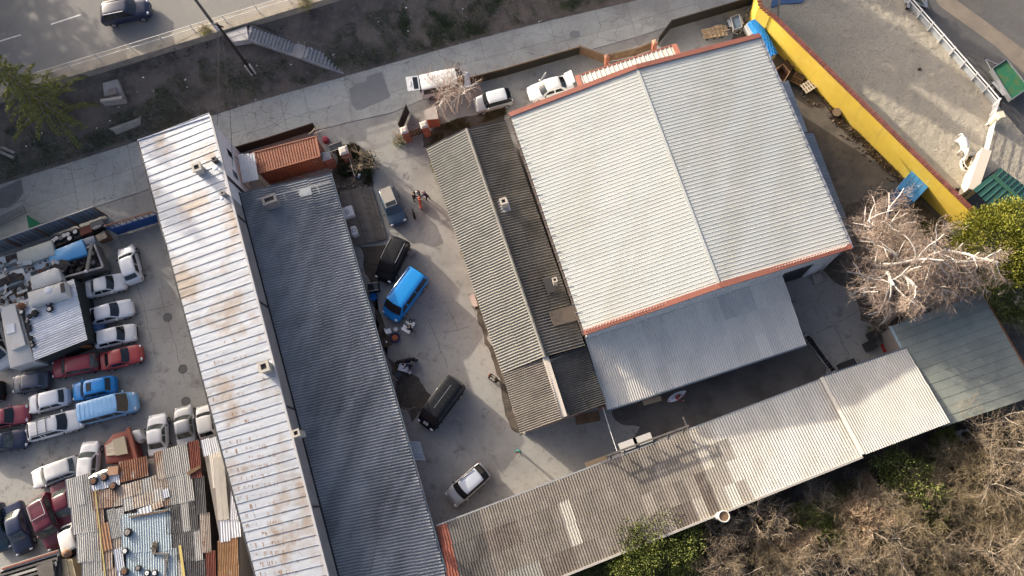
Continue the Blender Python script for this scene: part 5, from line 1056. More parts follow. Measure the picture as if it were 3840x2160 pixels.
# rusty truck wreck
t, pts, c = body_box('truck_wreck', 'rusty red truck wreck with tan sheeting thrown over it', [K(4, 1, *p) for p in ((1130, 20), (1290, -20), (1375, 270), (1060, 320), (1040, 130))], 1.3, paint('rust_red', (.2, .05, .035), .7, .5, 0), 1.5, rim=.15)
MB().slab([zpt(K(4, 1, *p), 1.75) for p in ((1130, 80), (1250, 40), (1285, 215), (1160, 240))], .15).build('sheeting', M('tan_sheet', (.4, .35, .25), .7), t)
MB().slab([zpt(K(4, 1, *p), 1.65) for p in ((1060, 140), (1140, 90), (1160, 230), (1070, 240))], .1).build('sheeting', M('cream_sheet2', (.55, .48, .36), .6, bump=(.6, 3, .2)), t)
MB().beam(zpt(K(4, 1, 1290, -40), 1.7), zpt(K(4, 1, 1370, 270), 1.7), .3, .2).build('chassis_rail', red_tin, t)
t, pts, c = body_box('car_shell', 'white car nose with an empty headlamp socket beside the rusty truck', [K(3, 1, 1310, 1440), K(3, 1, 1390, 1420), K(4, 1, 1430, 60), K(4, 1, 1385, 110), K(4, 1, 1320, 60)], .8, paint('white_dusty', (.66, .66, .64), .45, .4, .3), 1.0, rim=.15)
MB().ring(c + Vector((-.35, 0, .05)), .16, .05, 14, 6).build('headlamp_ring', metal_grey, t)
# scattered tin at the shed corner
t = thing('foil_heap', 'crumpled silvery foil and a rusty tray at the corner of the patchwork roof', 'scrap', K4(1050, 400, pz)); MB().blob(K4(1010, 425, pz + .1), (.9, .28, .18), 14, 6, .3, .35).build('foil', M('foil', (.6, .58, .53), .3, .5), t); MB().box(K4(1140, 390, pz + .15), (.9, .7, .2), .1).build('tray', rusty_tin, t)
for lab, x, y in (('round iron manhole cover, uppermost of three in the scrapyard lane', 1685, 295), ('round manhole cover of pale iron, middle one in the scrapyard lane', 1840, 815), ('round iron manhole cover nearest the silver-grey saloon', 1870, 1140)):
    q = PK(3, 1, x, y, .012); t = thing('manhole_cover', lab, 'manhole cover', q, 0, 'manhole covers in the scrapyard lane'); MB().tube([q - Vector((0, 0, .02)), q], .36, 24).build('lid', M('iron', (.11, .11, .11), .7, .3, bump=(.5, 20, .03)), t); MB().ring(q, .38, .02, 24, 5).build('rim', metal_dark, t)

# ================================================================== VEHICLES
KIND = {  # windshield base, roof front, roof rear, rear glass base (fractions from the front); roof z, belt z, nose z, hood z, tail z, width
    'hatch': (.25, .40, .84, .965, 1.44, .93, .66, .90, .92, 1.68), 'sedan': (.27, .42, .70, .83, 1.41, .92, .64, .88, .96, 1.70),
    'coupe': (.29, .45, .72, .86, 1.36, .92, .62, .86, .95, 1.68), 'wagon': (.26, .41, .88, .975, 1.47, .93, .66, .90, .93, 1.72),
    'suv': (.26, .39, .88, .975, 1.74, 1.10, .82, 1.06, 1.10, 1.85), 'mpv': (.20, .36, .92, .985, 1.72, 1.06, .74, 1.0, 1.06, 1.82),
    'van': (.13, .27, .955, .99, 1.96, 1.12, .80, 1.06, 1.12, 1.88), 'mini': (.27, .39, .86, .97, 1.41, .93, .66, .90, .93, 1.68)}
def car(name, label, rear, front, kind, pm, z=0.0, group=None, cat='car', W=None, glassm=None, rack=None, sunroof=False, stripes=None, dark_front=False, no_side=False, ref=.65, L=None, roofm=None, pillarm=None):
    glassm = glassm or glass
    a, b = P(*rear, z + ref), P(*front, z + ref); d = (b - a); Lm = d.length if L is None else L; ang = math.atan2(d.y, d.x); c = (a + b) / 2
    t = thing(name, label, cat, (c.x, c.y, z), ang, group)
    ws, rf, rr, rb, zr, zb, zn, zh, zt, wd = KIND[kind]; W2 = (W or wd) / 2; X = lambda s: Lm / 2 - s * Lm
    def top(s):
        if s < ws: return float(np.interp(s, [0, .03, .1, ws], [zn - .12, zn + .06, lerp(zn, zh, .65), zh]))
        if s < rb: return zb
        return float(np.interp(s, [rb, .97, 1.0], [zt, zt - .03, zt - .16]) if kind in ('sedan', 'coupe') else np.interp(s, [rb, 1.0], [zt, zt - .12]))
    def hw(s): return W2 * float(np.interp(s, [0, .015, .05, .12, .25, .8, .92, .975, 1], [.72, .84, .93, .98, 1, 1, .975, .92, .80]))
    st = sorted(set([0, .015, .05, .1, .16, ws, ws + .001, .45, .6, .75, rb - .001, rb, .93, .97, 1.0]))
    v = []; f = []
    for s in st:
        h = hw(s); zt_ = top(s); x = X(s)
        for y, zz in ((.80, .26), (.97, .36), (1, .55), (.985, max(.6, zt_ - .16)), (.945, zt_ - .045), (.86, zt_), (.5, zt_ + .025), (0, zt_ + .035)): v.append((x, h * y, zz))
        for y, zz in ((.5, zt_ + .025), (.86, zt_), (.945, zt_ - .045), (.985, max(.6, zt_ - .16)), (1, .55), (.97, .36), (.80, .26)): v.append((x, -h * y, zz))
    n = 15
    for i in range(len(st) - 1):
        for j in range(n): f.append((i * n + j, i * n + (j + 1) % n, (i + 1) * n + (j + 1) % n, (i + 1) * n + j))
    f.append(tuple(range(n))); f.append(tuple((len(st) - 1) * n + j for j in range(n))[::-1])
    # greenhouse
    wb, wr = W2 * .90, W2 * (.74 if kind not in ('van', 'mpv', 'suv') else .82)
    if kind == 'van': wb, wr = W2 * .95, W2 * .86
    rows = [(ws, zb - .03, wb, .0), (rf - .012, zr - .045, wr * 1.01, .012), (rf + .03, zr - .005, wr, .02), ((rf + rr) / 2, zr, wr, .03), (rr - .03, zr - .02, wr * .98, .02), (rr, zr - .06, wr * .96, .012), (rb, zb + .0, wb * .94, .0)]
    cols = (-1, -.93, -.5, 0, .5, .93, 1); base = len(v); nlow = len(f)
    bow = {0: .035, 1: .02, 6: -.02, 5: -.01}
    for i, (s, zz, w_, cr) in enumerate(rows):
        for y in cols: v.append((X(s) + Lm * bow.get(i, 0) * (1 - y * y), w_ * y, zz + cr * (1 - y * y) - (.03 if abs(y) == 1 and 0 < i < 6 else 0)))
    k = len(cols)
    for i in range(len(rows) - 1):
        for j in range(k - 1): f.append((base + i * k + j, base + (i + 1) * k + j, base + (i + 1) * k + j + 1, base + i * k + j + 1))
    for sd in (0, k - 1):     # side faces down to the belt
        sgn = -1 if sd == 0 else 1; bb = len(v)
        for i, (s, zz, w_, cr) in enumerate(rows): v.append((X(s), sgn * wb * (1.0 if 0 < i < 6 else (1 if i == 0 else .94)), zb - .05))
        for i in range(len(rows) - 1): f.append((base + i * k + sd, base + (i + 1) * k + sd, bb + i + 1, bb + i))
    roof0 = nlow + (len(cols) - 1); roof1 = nlow + 5 * (len(cols) - 1)
    mi = [0] * nlow + [2 if roof0 <= q < roof1 else 1 for q in range(nlow, len(f))]
    me = new_mesh('body', v, f, [pm, pillarm or pm, roofm or pm], 38, mi); o = bpy.data.objects.new('body', me); COL.objects.link(o); attach(o, t, True)
    def patch(nm, i0, i1, u0, u1, v0, v1, m=glassm, off=.01, par=t):
        """panel lying on greenhouse rows i0..i1"""
        s0, s1 = rows[i0], rows[i1]; g = MB(); pts = []
        for a_ in (v0, v1):
            for y in np.linspace(-u1, u1, 5):
                p0 = Vector((X(s0[0]) + Lm * bow.get(i0, 0) * (1 - y * y), s0[2] * y, s0[1] + s0[3] * (1 - y * y))); p1 = Vector((X(s1[0]) + Lm * bow.get(i1, 0) * (1 - y * y), s1[2] * y, s1[1] + s1[3] * (1 - y * y)))
                pts.append(lerp(p0, p1, a_))
        nrm = (pts[4] - pts[0]).cross(pts[5] - pts[0]).normalized(); nrm = nrm if nrm.z > 0 else -nrm
        pts = [p + nrm * (off + .012) for p in pts]; g.add(pts, [(q, q + 1, q + 6, q + 5) for q in range(4)]); return g.build(nm, m, par, 60, True)
    patch('windshield', 0, 1, 0, .92, .10, .97); patch('rear_window', 5, 6, 0, .86, .06, .72 if kind not in ('sedan', 'coupe') else .92)
    def side(nm, sgn, b0, b1, t0, t1, zlo=None, m=glassm):
        zl = zb + .02 if zlo is None else zlo; zu = zr - .115
        def pt(s, z_): q = (z_ - (zb - .05)) / (zr - .06 - zb + .05); return Vector((X(s), sgn * (lerp(wb, wr, q) + .018), z_))
        MB().add([pt(b0, zl), pt(b1, zl), pt(t1, zu), pt(t0, zu)], [(0, 1, 2, 3)]).build(nm, m, t, local=True)
    mid = (rf + rr) / 2 if kind not in ('sedan', 'coupe') else rf + (rr - rf) * .48
    for sgn in (-1, 1):
        if kind == 'coupe' or kind == 'mini': side('side_window', sgn, ws + .05, rr - .02 if kind == 'coupe' else mid, rf + .015, rr - .05 if kind == 'coupe' else mid - .005)
        if kind == 'mini': side('side_window', sgn, mid + .02, rb - .05, mid + .015, rr - .02)
        if kind not in ('coupe', 'mini') and not no_side:
            e = {'hatch': (rr + .015, rr - .03), 'sedan': (rr + .055, rr - .015), 'wagon': (rr - .17, rr - .18), 'suv': (rr - .19, rr - .2), 'mpv': (rr - .22, rr - .23), 'van': (.62, .62)}[kind]
            f0 = ws + .055 if kind != 'van' else ws + .06
            m0 = mid if kind != 'van' else .36
            side('side_window', sgn, f0, m0 - .012, rf + .012, m0 - .012); side('side_window', sgn, m0 + .012, e[0], m0 + .012, e[1])
            if kind in ('wagon', 'suv', 'mpv', 'van'): side('side_window', sgn, e[0] + .02, rb - .045, e[1] + .02, rr - .03)
    r = .31 if kind in ('hatch', 'sedan', 'coupe', 'wagon', 'mini') else .34
    tm, rm = wheel_meshes(r, .2)
    for s in (.18, .80):
        for sgn in (-1, 1):
            m = Matrix.Translation((X(s), sgn * (W2 - .085), r)) @ (Matrix.Rotation(math.pi, 4, 'Z') if sgn < 0 else Matrix())
            w = inst('wheel', tm, m, t, local=True); inst('rim', rm, Matrix(), w, local=True)
    for sgn in (-1, 1):
        MB().blob((X(.035), sgn * W2 * .70, zn - .0), (.13, .17, .085), 8, 6).build('headlight', lamp_w, t, 60, True)
        MB().box((X(.985), sgn * W2 * .78, zt - .24), (.07, .16, .24 if kind not in ('van',) else .4)).build('tail_light', lamp_r, t, local=True)
        MB().blob((X(ws + .055), sgn * (W2 + .08), zb + .06), (.07, .12, .075), 8, 5).build('mirror', pm if random.random() > .4 else plastic_dark, t, 60, True)
    MB().box((X(.006), 0, .42), (.1, W2 * 1.25, .2)).build('front_bumper', plastic_dark if dark_front else pm, t, local=True)
    MB().box((X(.996), 0, .45), (.1, W2 * 1.35, .18)).build('rear_bumper', plastic_dark if dark_front else pm, t, local=True)
    MB().box((X(.012), 0, zn - .12), (.06, W2 * .7, .12)).build('grille', plastic_dark, t, local=True)
    MB().beam((X(ws - .004), -W2 * .72, zh + .02), (X(ws - .012), W2 * .72, zh + .02), .05, .03).build('wiper', plastic_dark, t, local=True)
    if rack in ('rails', 'rack'):
        for sgn in (-1, 1): MB().beam((X(rf + .05), sgn * wr * .93, zr + .045), (X(rr - .03), sgn * wr * .93, zr + .03), .035, .05).build('roof_rail', M('rail_silver', (.5, .5, .5), .35, .8) if rack == 'rails' else plastic_dark, t, local=True)
    if rack == 'rack':
        for q in (.56, .72): MB().beam((X(q), -wr * .93, zr + .07), (X(q), wr * .93, zr + .07), .05, .03).build('crossbar', plastic_dark, t, local=True)
        for y in (-.5, -.17, .17, .5): MB().beam((X(.58), y * wr, zr + .035), (X(.88), y * wr, zr + .02), .015, .012).build('roof_groove', metal_grey, t, local=True)
    if rack == 'ribs':
        for q in np.linspace(rf + .06, rr - .06, 8): MB().beam((X(q), -wr * .82, zr + .02), (X(q), wr * .82, zr + .02), .03, .02).build('roof_rib', pm, t, local=True)
    if rack == 'frame':
        for q in (rf + .2, rr - .02): MB().beam((X(q), -wr * .85, zr + .09), (X(q), wr * .85, zr + .09), .05, .05).build('rack_bar', galv, t, local=True)
        for y in (-.85, .85): MB().beam((X(rf + .2), y * wr, zr + .12), (X(rr - .02), y * wr, zr + .1), .05, .05).build('rack_bar', galv, t, local=True)
    if sunroof: MB().box((X(rf + .1), 0, zr + .033), (.42, wr * 1.15, .03)).build('sunroof', glass, t, local=True)
    if stripes:
        for y in (-.13, .13): MB().beam((X(.035), y, zn + .085), (X(ws - .05), y, zh + .04), .2, .02).build('bonnet_stripe', stripes, t, local=True)
    return t, X, W2, zr, zb
white1, white2, white3 = paint('white', (.72, .73, .73)), paint('white_dusty', (.66, .66, .64), .45, .4, .3), paint('white_cool', (.68, .71, .74))
silver = paint('silver', (.50, .51, .52), .3, .2, .6, .5); silver2 = paint('silver_dull', (.36, .37, .38), .4, .3, .3, .4); black = M('paint_black', (.008, .009, .012), .5, spec=.22, coat=.05); navy = paint('navy', (.018, .026, .06), .28, .15)
red_p = paint('faded_red', (.33, .035, .05), .42, .25); red_o = paint('orange_red', (.36, .045, .045), .4, .2); maroon = paint('maroon', (.10, .012, .025), .35, .25); pink = paint('pink_red', (.30, .055, .075), .42, .25)
blue_v = paint('bright_blue', (.008, .24, .62), .32, .12); blue_c = paint('azure', (.01, .25, .66), .35, .1); blue_l = paint('light_blue', (.22, .45, .72), .4, .2); slate = paint('slate', (.07, .085, .12), .4, .3); dkgrey = paint('dark_grey', (.035, .04, .05), .35, .25)
tan_blue = paint('blue_grey', (.05, .085, .13), .35, .35); dust_car = paint('dusty_tan', (.30, .27, .235), .6, .5, .1); teal_w = paint('dark_teal', (.012, .04, .06), .4, .3)
pg = 'cars parked in the scrapyard'
# -- upper road and street
car('passing_suv', 'dark blue estate SUV with roof rails driving on the upper road', K(1, 1, 1020, 165), K(1, 1, 1500, 70), 'suv', navy, z=4.0, rack='rails', ref=.8)
tv, X, W2, zr, zb = car('minivan', 'white minivan with its tailgate raised, parked by the bare tree on the street', K(1, 2, 1655, 890), K(1, 2, 2150, 790), 'van', white1, z=.04, cat='van', ref=.9)
g = MB(); g.prism([Vector((X(.985), y, 1.9)) for y in (-.75, .75)] + [Vector((X(.985) - 1.15, y, 2.05)) for y in (.75, -.75)], [Vector((X(.985), y, 1.96)) for y in (-.75, .75)] + [Vector((X(.985) - 1.15, y, 2.12)) for y in (.75, -.75)]); tg = g.build('tailgate', white1, tv, local=True)
MB().prism([Vector((X(.985) - .12, y, 1.975)) for y in (-.62, .62)] + [Vector((X(.985) - .55, y, 2.035)) for y in (.62, -.62)], [Vector((X(.985) - .12, y, 1.99)) for y in (-.62, .62)] + [Vector((X(.985) - .55, y, 2.05)) for y in (.62, -.62)]).build('tailgate_window', glass, tg, local=True)
MB().box((X(.985) - .85, 0, 2.10), (.14, .5, .02)).build('number_plate', M('plate', (.6, .62, .66), .5), tg, local=True)
MB().box((X(.995), 0, 1.3), (.04, 1.4, 1.1)).build('load_opening', plastic_dark, tv, local=True)
car('small_hatchback', 'silver two-tone small hatchback with black pillars parked behind the lattice fence', K(1, 2, 2570, 960), K(1, 2, 2200, 1060), 'mini', silver, ref=.7, roofm=paint('icy_roof', (.62, .66, .7), .3, .1), pillarm=black)
tv, X, W2, zr, zb = car('saloon_car', 'white hatchback with a door and the boot lid open beside the hall', K(1, 3, 610, 820), K(1, 3, 165, 950), 'sedan', white1, ref=.7, glassm=glass)
g = MB(); q = X(.36); g.prism([Vector((q, -W2, .45)), Vector((q + .02, -W2 - .02, .45)), Vector((q - .62, -W2 - .75, .45)), Vector((q - .66, -W2 - .72, .45))], [Vector((q, -W2, 1.3)), Vector((q + .02, -W2 - .02, 1.3)), Vector((q - .62, -W2 - .75, 1.0)), Vector((q - .66, -W2 - .72, 1.0))]); g.build('open_door', white1, tv, local=True)
MB().box(None, (.75, 1.25, .09), m=Matrix.Translation((X(.93), 0, 1.55)) @ Matrix.Rotation(.35, 4, 'Y')).build('boot_lid', white1, tv, local=True)
# -- court
t, X, W2, zr, zb = car('dusty_estate', 'dusty blue-grey estate with a tan film on its roof beside the timber deck', K(2, 2, 1305, 450), K(2, 2, 1440, 800), 'wagon', tan_blue, glassm=glass, sunroof=False)
MB().box((X(.66), 0, zr + .03), (1.9, 1.05, .025)).build('dust_film', dust_car, t, local=True); MB().box((X(.47), 0, zr + .035), (.42, .95, .03)).build('sunroof', glass, t, local=True)
car('people_carrier', 'black people carrier parked nose to the court wall behind the bright blue van', K(2, 2, 1470, 960), K(2, 2, 1270, 1370), 'mpv', black, rack='rails', ref=.8)
t, X, W2, zr, zb = car('panel_van', 'bright blue panel van parked at an angle in the court', K(2, 2, 1655, 1290), K(3, 2, 1330, 290), 'van', blue_v, cat='van', W=2.0, ref=1.0)
for sgn in (-1, 1): MB().beam((X(.30), sgn * W2 * .78, 1.985), (X(.95), sgn * W2 * .78, 1.975), .05, .04).build('roof_channel', paint('deep_blue', (.006, .1, .3)), t, local=True)
t, X, W2, zr, zb = car('people_carrier', 'black van with two pale bonnet stripes parked across the court', K(3, 2, 2030, 930), K(3, 2, 1690, 1390), 'van', black, cat='van', stripes=white2, ref=.9)
for q in (.5, .66, .82): MB().beam((X(q), -.55, 1.985), (X(q), .55, 1.985), .02, .012).build('roof_rib', dkgrey, t, local=True)
MB().beam((X(.36), 0, 1.985), (X(.86), 0, 1.985), .03, .014).build('roof_rib', silver2, t, local=True)
car('city_car', 'silver-roofed hatchback with black pillars parked near the patchwork shed', K(4, 2, 2310, 375), K(4, 2, 1950, 690), 'hatch', silver2, rack='rails', roofm=paint('pale_roof', (.5, .54, .6), .3, .1), pillarm=black)
# -- scrapyard, first row
car('scrap_car', 'silver-bonneted white hatchback parked alone by the blue gate', S1(2290, 1260), S1(2130, 660), 'hatch', white3, group=pg)
car('scrap_car', 'white notchback facing right, uppermost of the three beside the bright tin shed', S1(1470, 1400), S1(2130, 1230), 'sedan', white1, group=pg)
car('scrap_car', 'pearl white saloon with dark boot, middle of the three beside the bright tin shed', S2(1450, 540), S2(2250, 310), 'sedan', white3, group=pg)
car('scrap_car', 'white hatchback with black bumper, lowest of the three beside the bright tin shed', S2(1620, 900), S2(2310, 740), 'hatch', white1, group=pg, dark_front=True)
car('scrap_car', 'orange-red coupe with round headlights below the white hatchback', S2(1720, 1270), S2(2410, 1090), 'coupe', red_o, group=pg)
t, X, W2, zr, zb = car('scrap_car', 'red estate wreck with its engine exposed and windscreen dusty', S2(1690, 1240), S2(880, 1390), 'wagon', red_p, group=pg, glassm=glass_clear)
for k in range(14): MB().box((X(.93) + random.uniform(-.35, .25), random.uniform(-.6, .6), 1.0 + random.uniform(0, .14)), (random.uniform(.15, .4), random.uniform(.15, .4), .12), random.random() * 3).build('scrap_piece', random.choice((plastic_dark, burnt, metal_dark)), t, local=True)
car('scrap_car', 'slate grey hatchback with ragged bonnet near the bright tin shed', S3(830, 190), S3(220, 290), 'hatch', slate, group=pg)
car('scrap_car', 'bright azure hatchback with sunroof in the scrapyard row', S3(1960, 270), S3(1230, 420), 'hatch', blue_c, group=pg, sunroof=True)
car('scrap_car', 'white hatchback with blue rear window beside the azure hatchback', S3(1170, 470), S3(490, 640), 'hatch', white3, group=pg)
car('scrap_car', 'pink-red saloon cut by the picture edge', S3(-330, 930), S3(480, 760), 'sedan', pink, group=pg)
car('scrap_car', 'white estate with black roof bars in front of the light blue van', S3(480, 1100), S3(1400, 840), 'wagon', white1, group=pg, rack='rack', W=1.85)
car('scrap_car', 'light blue minivan with ribbed roof and white roof edge', S3(1410, 800), S3(2330, 560), 'van', blue_l, group=pg, cat='van', rack='ribs')
car('scrap_car', 'dark navy saloon with pale rear glass at the picture edge', S3(-350, 1330), S3(470, 1180), 'sedan', navy, group=pg, glassm=glass_clear)
car('scrap_car', 'black wreck with stripped bonnet half behind the junk heap', S3(60, 360), S3(-420, 470), 'hatch', black, group=pg)
# -- scrapyard, lower
car('scrap_car', 'white saloon nose up, first beside the pale grey saloon', K(4, 1, 1600, 240), K(3, 1, 1580, 1270), 'sedan', white1, group=pg, glassm=glass_clear)
car('scrap_car', 'silver-grey saloon between the white saloons near the tin roof wall', K(4, 1, 1890, 130), K(3, 1, 1840, 1190), 'sedan', silver2, group=pg, glassm=glass_clear)
car('scrap_car', 'cream car half hidden under the white tin eave', K(4, 1, 2110, 60), K(3, 1, 2060, 1180), 'hatch', white2, group=pg)
car('scrap_car', 'white round-backed hatchback nose down beside the rusty truck wreck', K(4, 1, 880, 560), K(4, 1, 915, 95), 'hatch', white1, group=pg, glassm=glass_clear)
car('scrap_car', 'white pickup-like estate with stripped rear near the maroon estate', K(4, 1, 790, 320), K(4, 1, 325, 490), 'wagon', white2, group=pg, glassm=glass_clear)
car('scrap_car', 'maroon estate with a silver roof frame facing down', K(4, 1, 400, 650), K(4, 1, 590, 1160), 'suv', maroon, group=pg, rack='frame', glassm=glass_clear, W=1.8)
car('scrap_car', 'maroon saloon half under the patchwork roof', K(4, 1, 600, 510), K(4, 1, 720, 960), 'sedan', maroon, group=pg, glassm=glass_clear)
car('scrap_car', 'near-black saloon with glinting rear glass beside the maroon estate', K(4, 1, 130, 720), K(4, 1, 250, 1220), 'sedan', navy, group=pg, glassm=glass_clear)
car('scrap_car', 'dark teal wreck at the left picture edge', K(4, 1, -60, 740), K(4, 1, 40, 1190), 'wagon', teal_w, group=pg)
car('scrap_car', 'white car nose poking from under the patchwork roof', K(4, 1, 700, 1010), K(4, 1, 770, 1270), 'hatch', white2, group=pg, L=3.6)
car('scrap_car', 'white wreck with empty windows at the left edge beside the box body', (-60, 1160), (20, 1380), 'van', white2, group=pg, z=0.0)
car('scrap_car', 'blue saloon hidden behind the white hatchback row', S2(1280, 800), S2(1620, 720), 'hatch', paint('mid_blue', (.02, .09, .25)), group=pg, L=3.5)

# ================================================================== VEGETATION
def quads_mesh(name, C, D, S, W, mat, fold=True):
    """leaf rhombs: centres C, pointing D, length S, width W"""
    C = np.asarray(C, float); D = np.asarray(D, float); n = len(C)
    D = D / (np.linalg.norm(D, axis=1, keepdims=True) + 1e-9)
    r = RNG.normal(size=(n, 3)); s = np.cross(D, r); s /= (np.linalg.norm(s, axis=1, keepdims=True) + 1e-9)
    S = np.asarray(S).reshape(-1, 1) * np.ones((n, 1)); W = np.asarray(W).reshape(-1, 1) * np.ones((n, 1))
    v = np.stack([C, C + D * S * .5 + s * W, C + D * S, C + D * S * .5 - s * W], 1).reshape(-1, 3)
    me = bpy.data.meshes.new(name); me.vertices.add(n * 4); me.vertices.foreach_set('co', v.ravel()); me.loops.add(n * 4); me.loops.foreach_set('vertex_index', np.arange(n * 4)); me.polygons.add(n)
    me.polygons.foreach_set('loop_start', np.arange(n) * 4); me.polygons.foreach_set('loop_total', np.full(n, 4)); me.materials.append(mat); me.update(calc_edges=True); return me
def branches(seed, h, spread, levels, kids, lens, up=.35, droop=0.0, wander=.25, r0=.12, stems=1, start=.3, taper=.55):
    R = random.Random(seed); out = []
    def go(p, d, L, r, lv):
        n = 5 if lv < 2 else 4; pts = [p.copy()]; rad = [r]; q = p.copy(); dd = d.copy()
        for i in range(n):
            dd = (dd + Vector((R.uniform(-1, 1), R.uniform(-1, 1), R.uniform(-1, 1))) * wander + Vector((0, 0, up if lv < 2 else -droop))  * .25).normalized()
            q = q + dd * (L / n); pts.append(q.copy()); rad.append(max(.006, r * (1 - (1 - taper) * (i + 1) / n)))
        out.append((pts, rad, lv))
        if lv + 1 >= levels: return
        for k in range(kids[lv]):
            t = start + (1 - start) * (k + R.random()) / kids[lv] if lv else (.45 + .55 * R.random()); j = min(n - 1, int(t * n)); f_ = t * n - j
            b = lerp(pts[j], pts[min(n, j + 1)], f_); a = R.uniform(0, 6.28); ax = (pts[min(n, j + 1)] - pts[j]).normalized()
            s = ax.cross(Vector((math.cos(a), math.sin(a), .35))); s = s.normalized() if s.length > .01 else Vector((1, 0, 0))
            nd = (ax * R.uniform(.35, .8) + s * spread).normalized()
            go(b, nd, L * lens[lv] * R.uniform(.7, 1.2), rad[j] * R.uniform(.45, .65), lv + 1)
    for k in range(stems):
        a = 2 * math.pi * k / stems + R.uniform(-.4, .4); tl = .0 if stems == 1 else R.uniform(.25, .6)
        go(Vector((math.cos(a) * .15 * (stems > 1), math.sin(a) * .15 * (stems > 1), -.1)), Vector((math.cos(a) * tl, math.sin(a) * tl, 1)).normalized(), h * (.55 if stems == 1 else R.uniform(.45, .7)), r0, 0)
    return out
def branch_meshes(br, split, mt, mc, sides=(7, 5, 3, 3, 3)):
    g, c = MB(), MB()
    for pts, rad, lv in br: (g if lv < split else c).tube(pts, rad, sides[min(lv, 4)], cap=False)
    return new_mesh('trunk', g.v, g.f, [mt], 180), new_mesh('crown', c.v, c.f, [mc], 180)
def plant(name, label, cat, base, meshes, scale=1.0, rz=0.0, group=None, names=('trunk', 'crown'), sz=None):
    m = Matrix.Translation(base) @ Matrix.Rotation(rz, 4, 'Z') @ Matrix.Diagonal((scale, scale, sz or scale, 1)); t = thing(name, label, cat, mat=m, group=group)
    for nm, me in zip(names, meshes): inst(nm, me, Matrix(), t, local=True)
    return t
def spruce(seed, h, R, nb, mat, mt, dens=5, droop=.55):
    r = random.Random(seed); g = MB(); g.tube([(0, 0, -.2), (.05, .03, h * .5), (0, 0, h)], [.17, .1, .02], 8, False); C, D, S = [], [], []
    for k in range(nb):
        z = h * (.12 + .87 * (k / nb) ** .92); L = R * (1 - z / h) ** .75 * r.uniform(.65, 1.15) + .15; a = k * 2.4 + r.uniform(-.4, .4); d = Vector((math.cos(a), math.sin(a), 0)); p = Vector((0, 0, z)); pts = [p]
        n = 6
        for i in range(n): p = p + d * (L / n) + Vector((0, 0, (.25 - droop * (i / n) * 1.5) * L / n)) + Vector((r.uniform(-.04, .04), r.uniform(-.04, .04), 0)); pts.append(p)
        g.tube(pts, [.045 * L / R + .01] * 4 + [.012] * 3, 4, False)
        m = int(L / .075) + 2
        for i in range(m):
            t = (.12 + .88 * i / m) * n; j = min(n - 1, int(t)); q = lerp(pts[j], pts[j + 1], t - j); sd = Vector((-d.y, d.x, 0))
            for _ in range(dens):
                w = r.uniform(-1, 1) * (.07 + .16 * (1 - i / m)); C.append(q + sd * w + Vector((0, 0, r.uniform(-.1, .03)))); D.append(d * r.uniform(.0, .8) + sd * math.copysign(r.uniform(.2, .8), w) + Vector((0, 0, r.uniform(-.9, .05)))); S.append(r.uniform(.16, .34))
    return new_mesh('trunk', g.v, g.f, [mt], 180), quads_mesh('crown', C, D, S, .04, mat)
def leafy(seed, rx, ry, rz, nclump, per, mat, size=.16, jag=.22, shell=.55, zc=None, updir=.5):
    r = np.random.default_rng(seed); C, D, S = [], [], []; ph = r.uniform(0, 6.28, 8); fr = r.integers(2, 7, 8)
    for _ in range(nclump):
        u = r.normal(size=3); u /= np.linalg.norm(u); u[2] = abs(u[2]) if r.random() < .75 else u[2]; th = math.atan2(u[1], u[0])
        bump = 1 + jag * sum(math.sin(fr[i] * th + ph[i] + u[2] * (2 + i)) for i in range(4)) / 2.2
        k = bump * (shell + (1 - shell) * r.random() ** .45); c = np.array((u[0] * rx, u[1] * ry, u[2] * rz + (rz * .9 if zc is None else zc))) * np.array((k, k, 1 if u[2] < 0 else k))
        for _ in range(per): C.append(c + r.normal(size=3) * size * 1.3); D.append(u + np.array((0, 0, updir)) + r.normal(size=3) * .6); S.append(size * r.uniform(.6, 1.4))
    return quads_mesh('crown', C, D, S, size * .3, mat)

tr = MB().tube([(0, 0, 0), (.1, 0, 2.5), (0, .1, 5.5)], [.28, .2, .06], 9, False); TRK = new_mesh('trunk', tr.v, tr.f, [bark_grey], 180)
def lobed(seed, rx, ry, rz, zc, nl, rl, n, per, mat, size):
    """crown of separate leafy lobes, with gaps between them"""
    r = np.random.default_rng(seed); C, D, S = [], [], []
    for _ in range(nl):
        u = r.normal(size=3); u /= np.linalg.norm(u); u[2] = abs(u[2]) * 1.0 - .15; k = r.uniform(.55, 1.05); c = np.array((u[0] * rx * k, u[1] * ry * k, zc + u[2] * rz * k)); rr = rl * r.uniform(.6, 1.25)
        for _ in range(n):
            w = r.normal(size=3); w /= np.linalg.norm(w); w[2] = abs(w[2]) * .9 - .1; p = c + w * rr * np.array((1, 1, .8)) * (r.random() ** .3)
            for _ in range(per): C.append(p + r.normal(size=3) * size * .9); D.append(w + u * .5 + np.array((0, 0, .3)) + r.normal(size=3) * .5); S.append(size * r.uniform(.6, 1.4))
    return quads_mesh('crown', C, D, S, size * .26, mat)
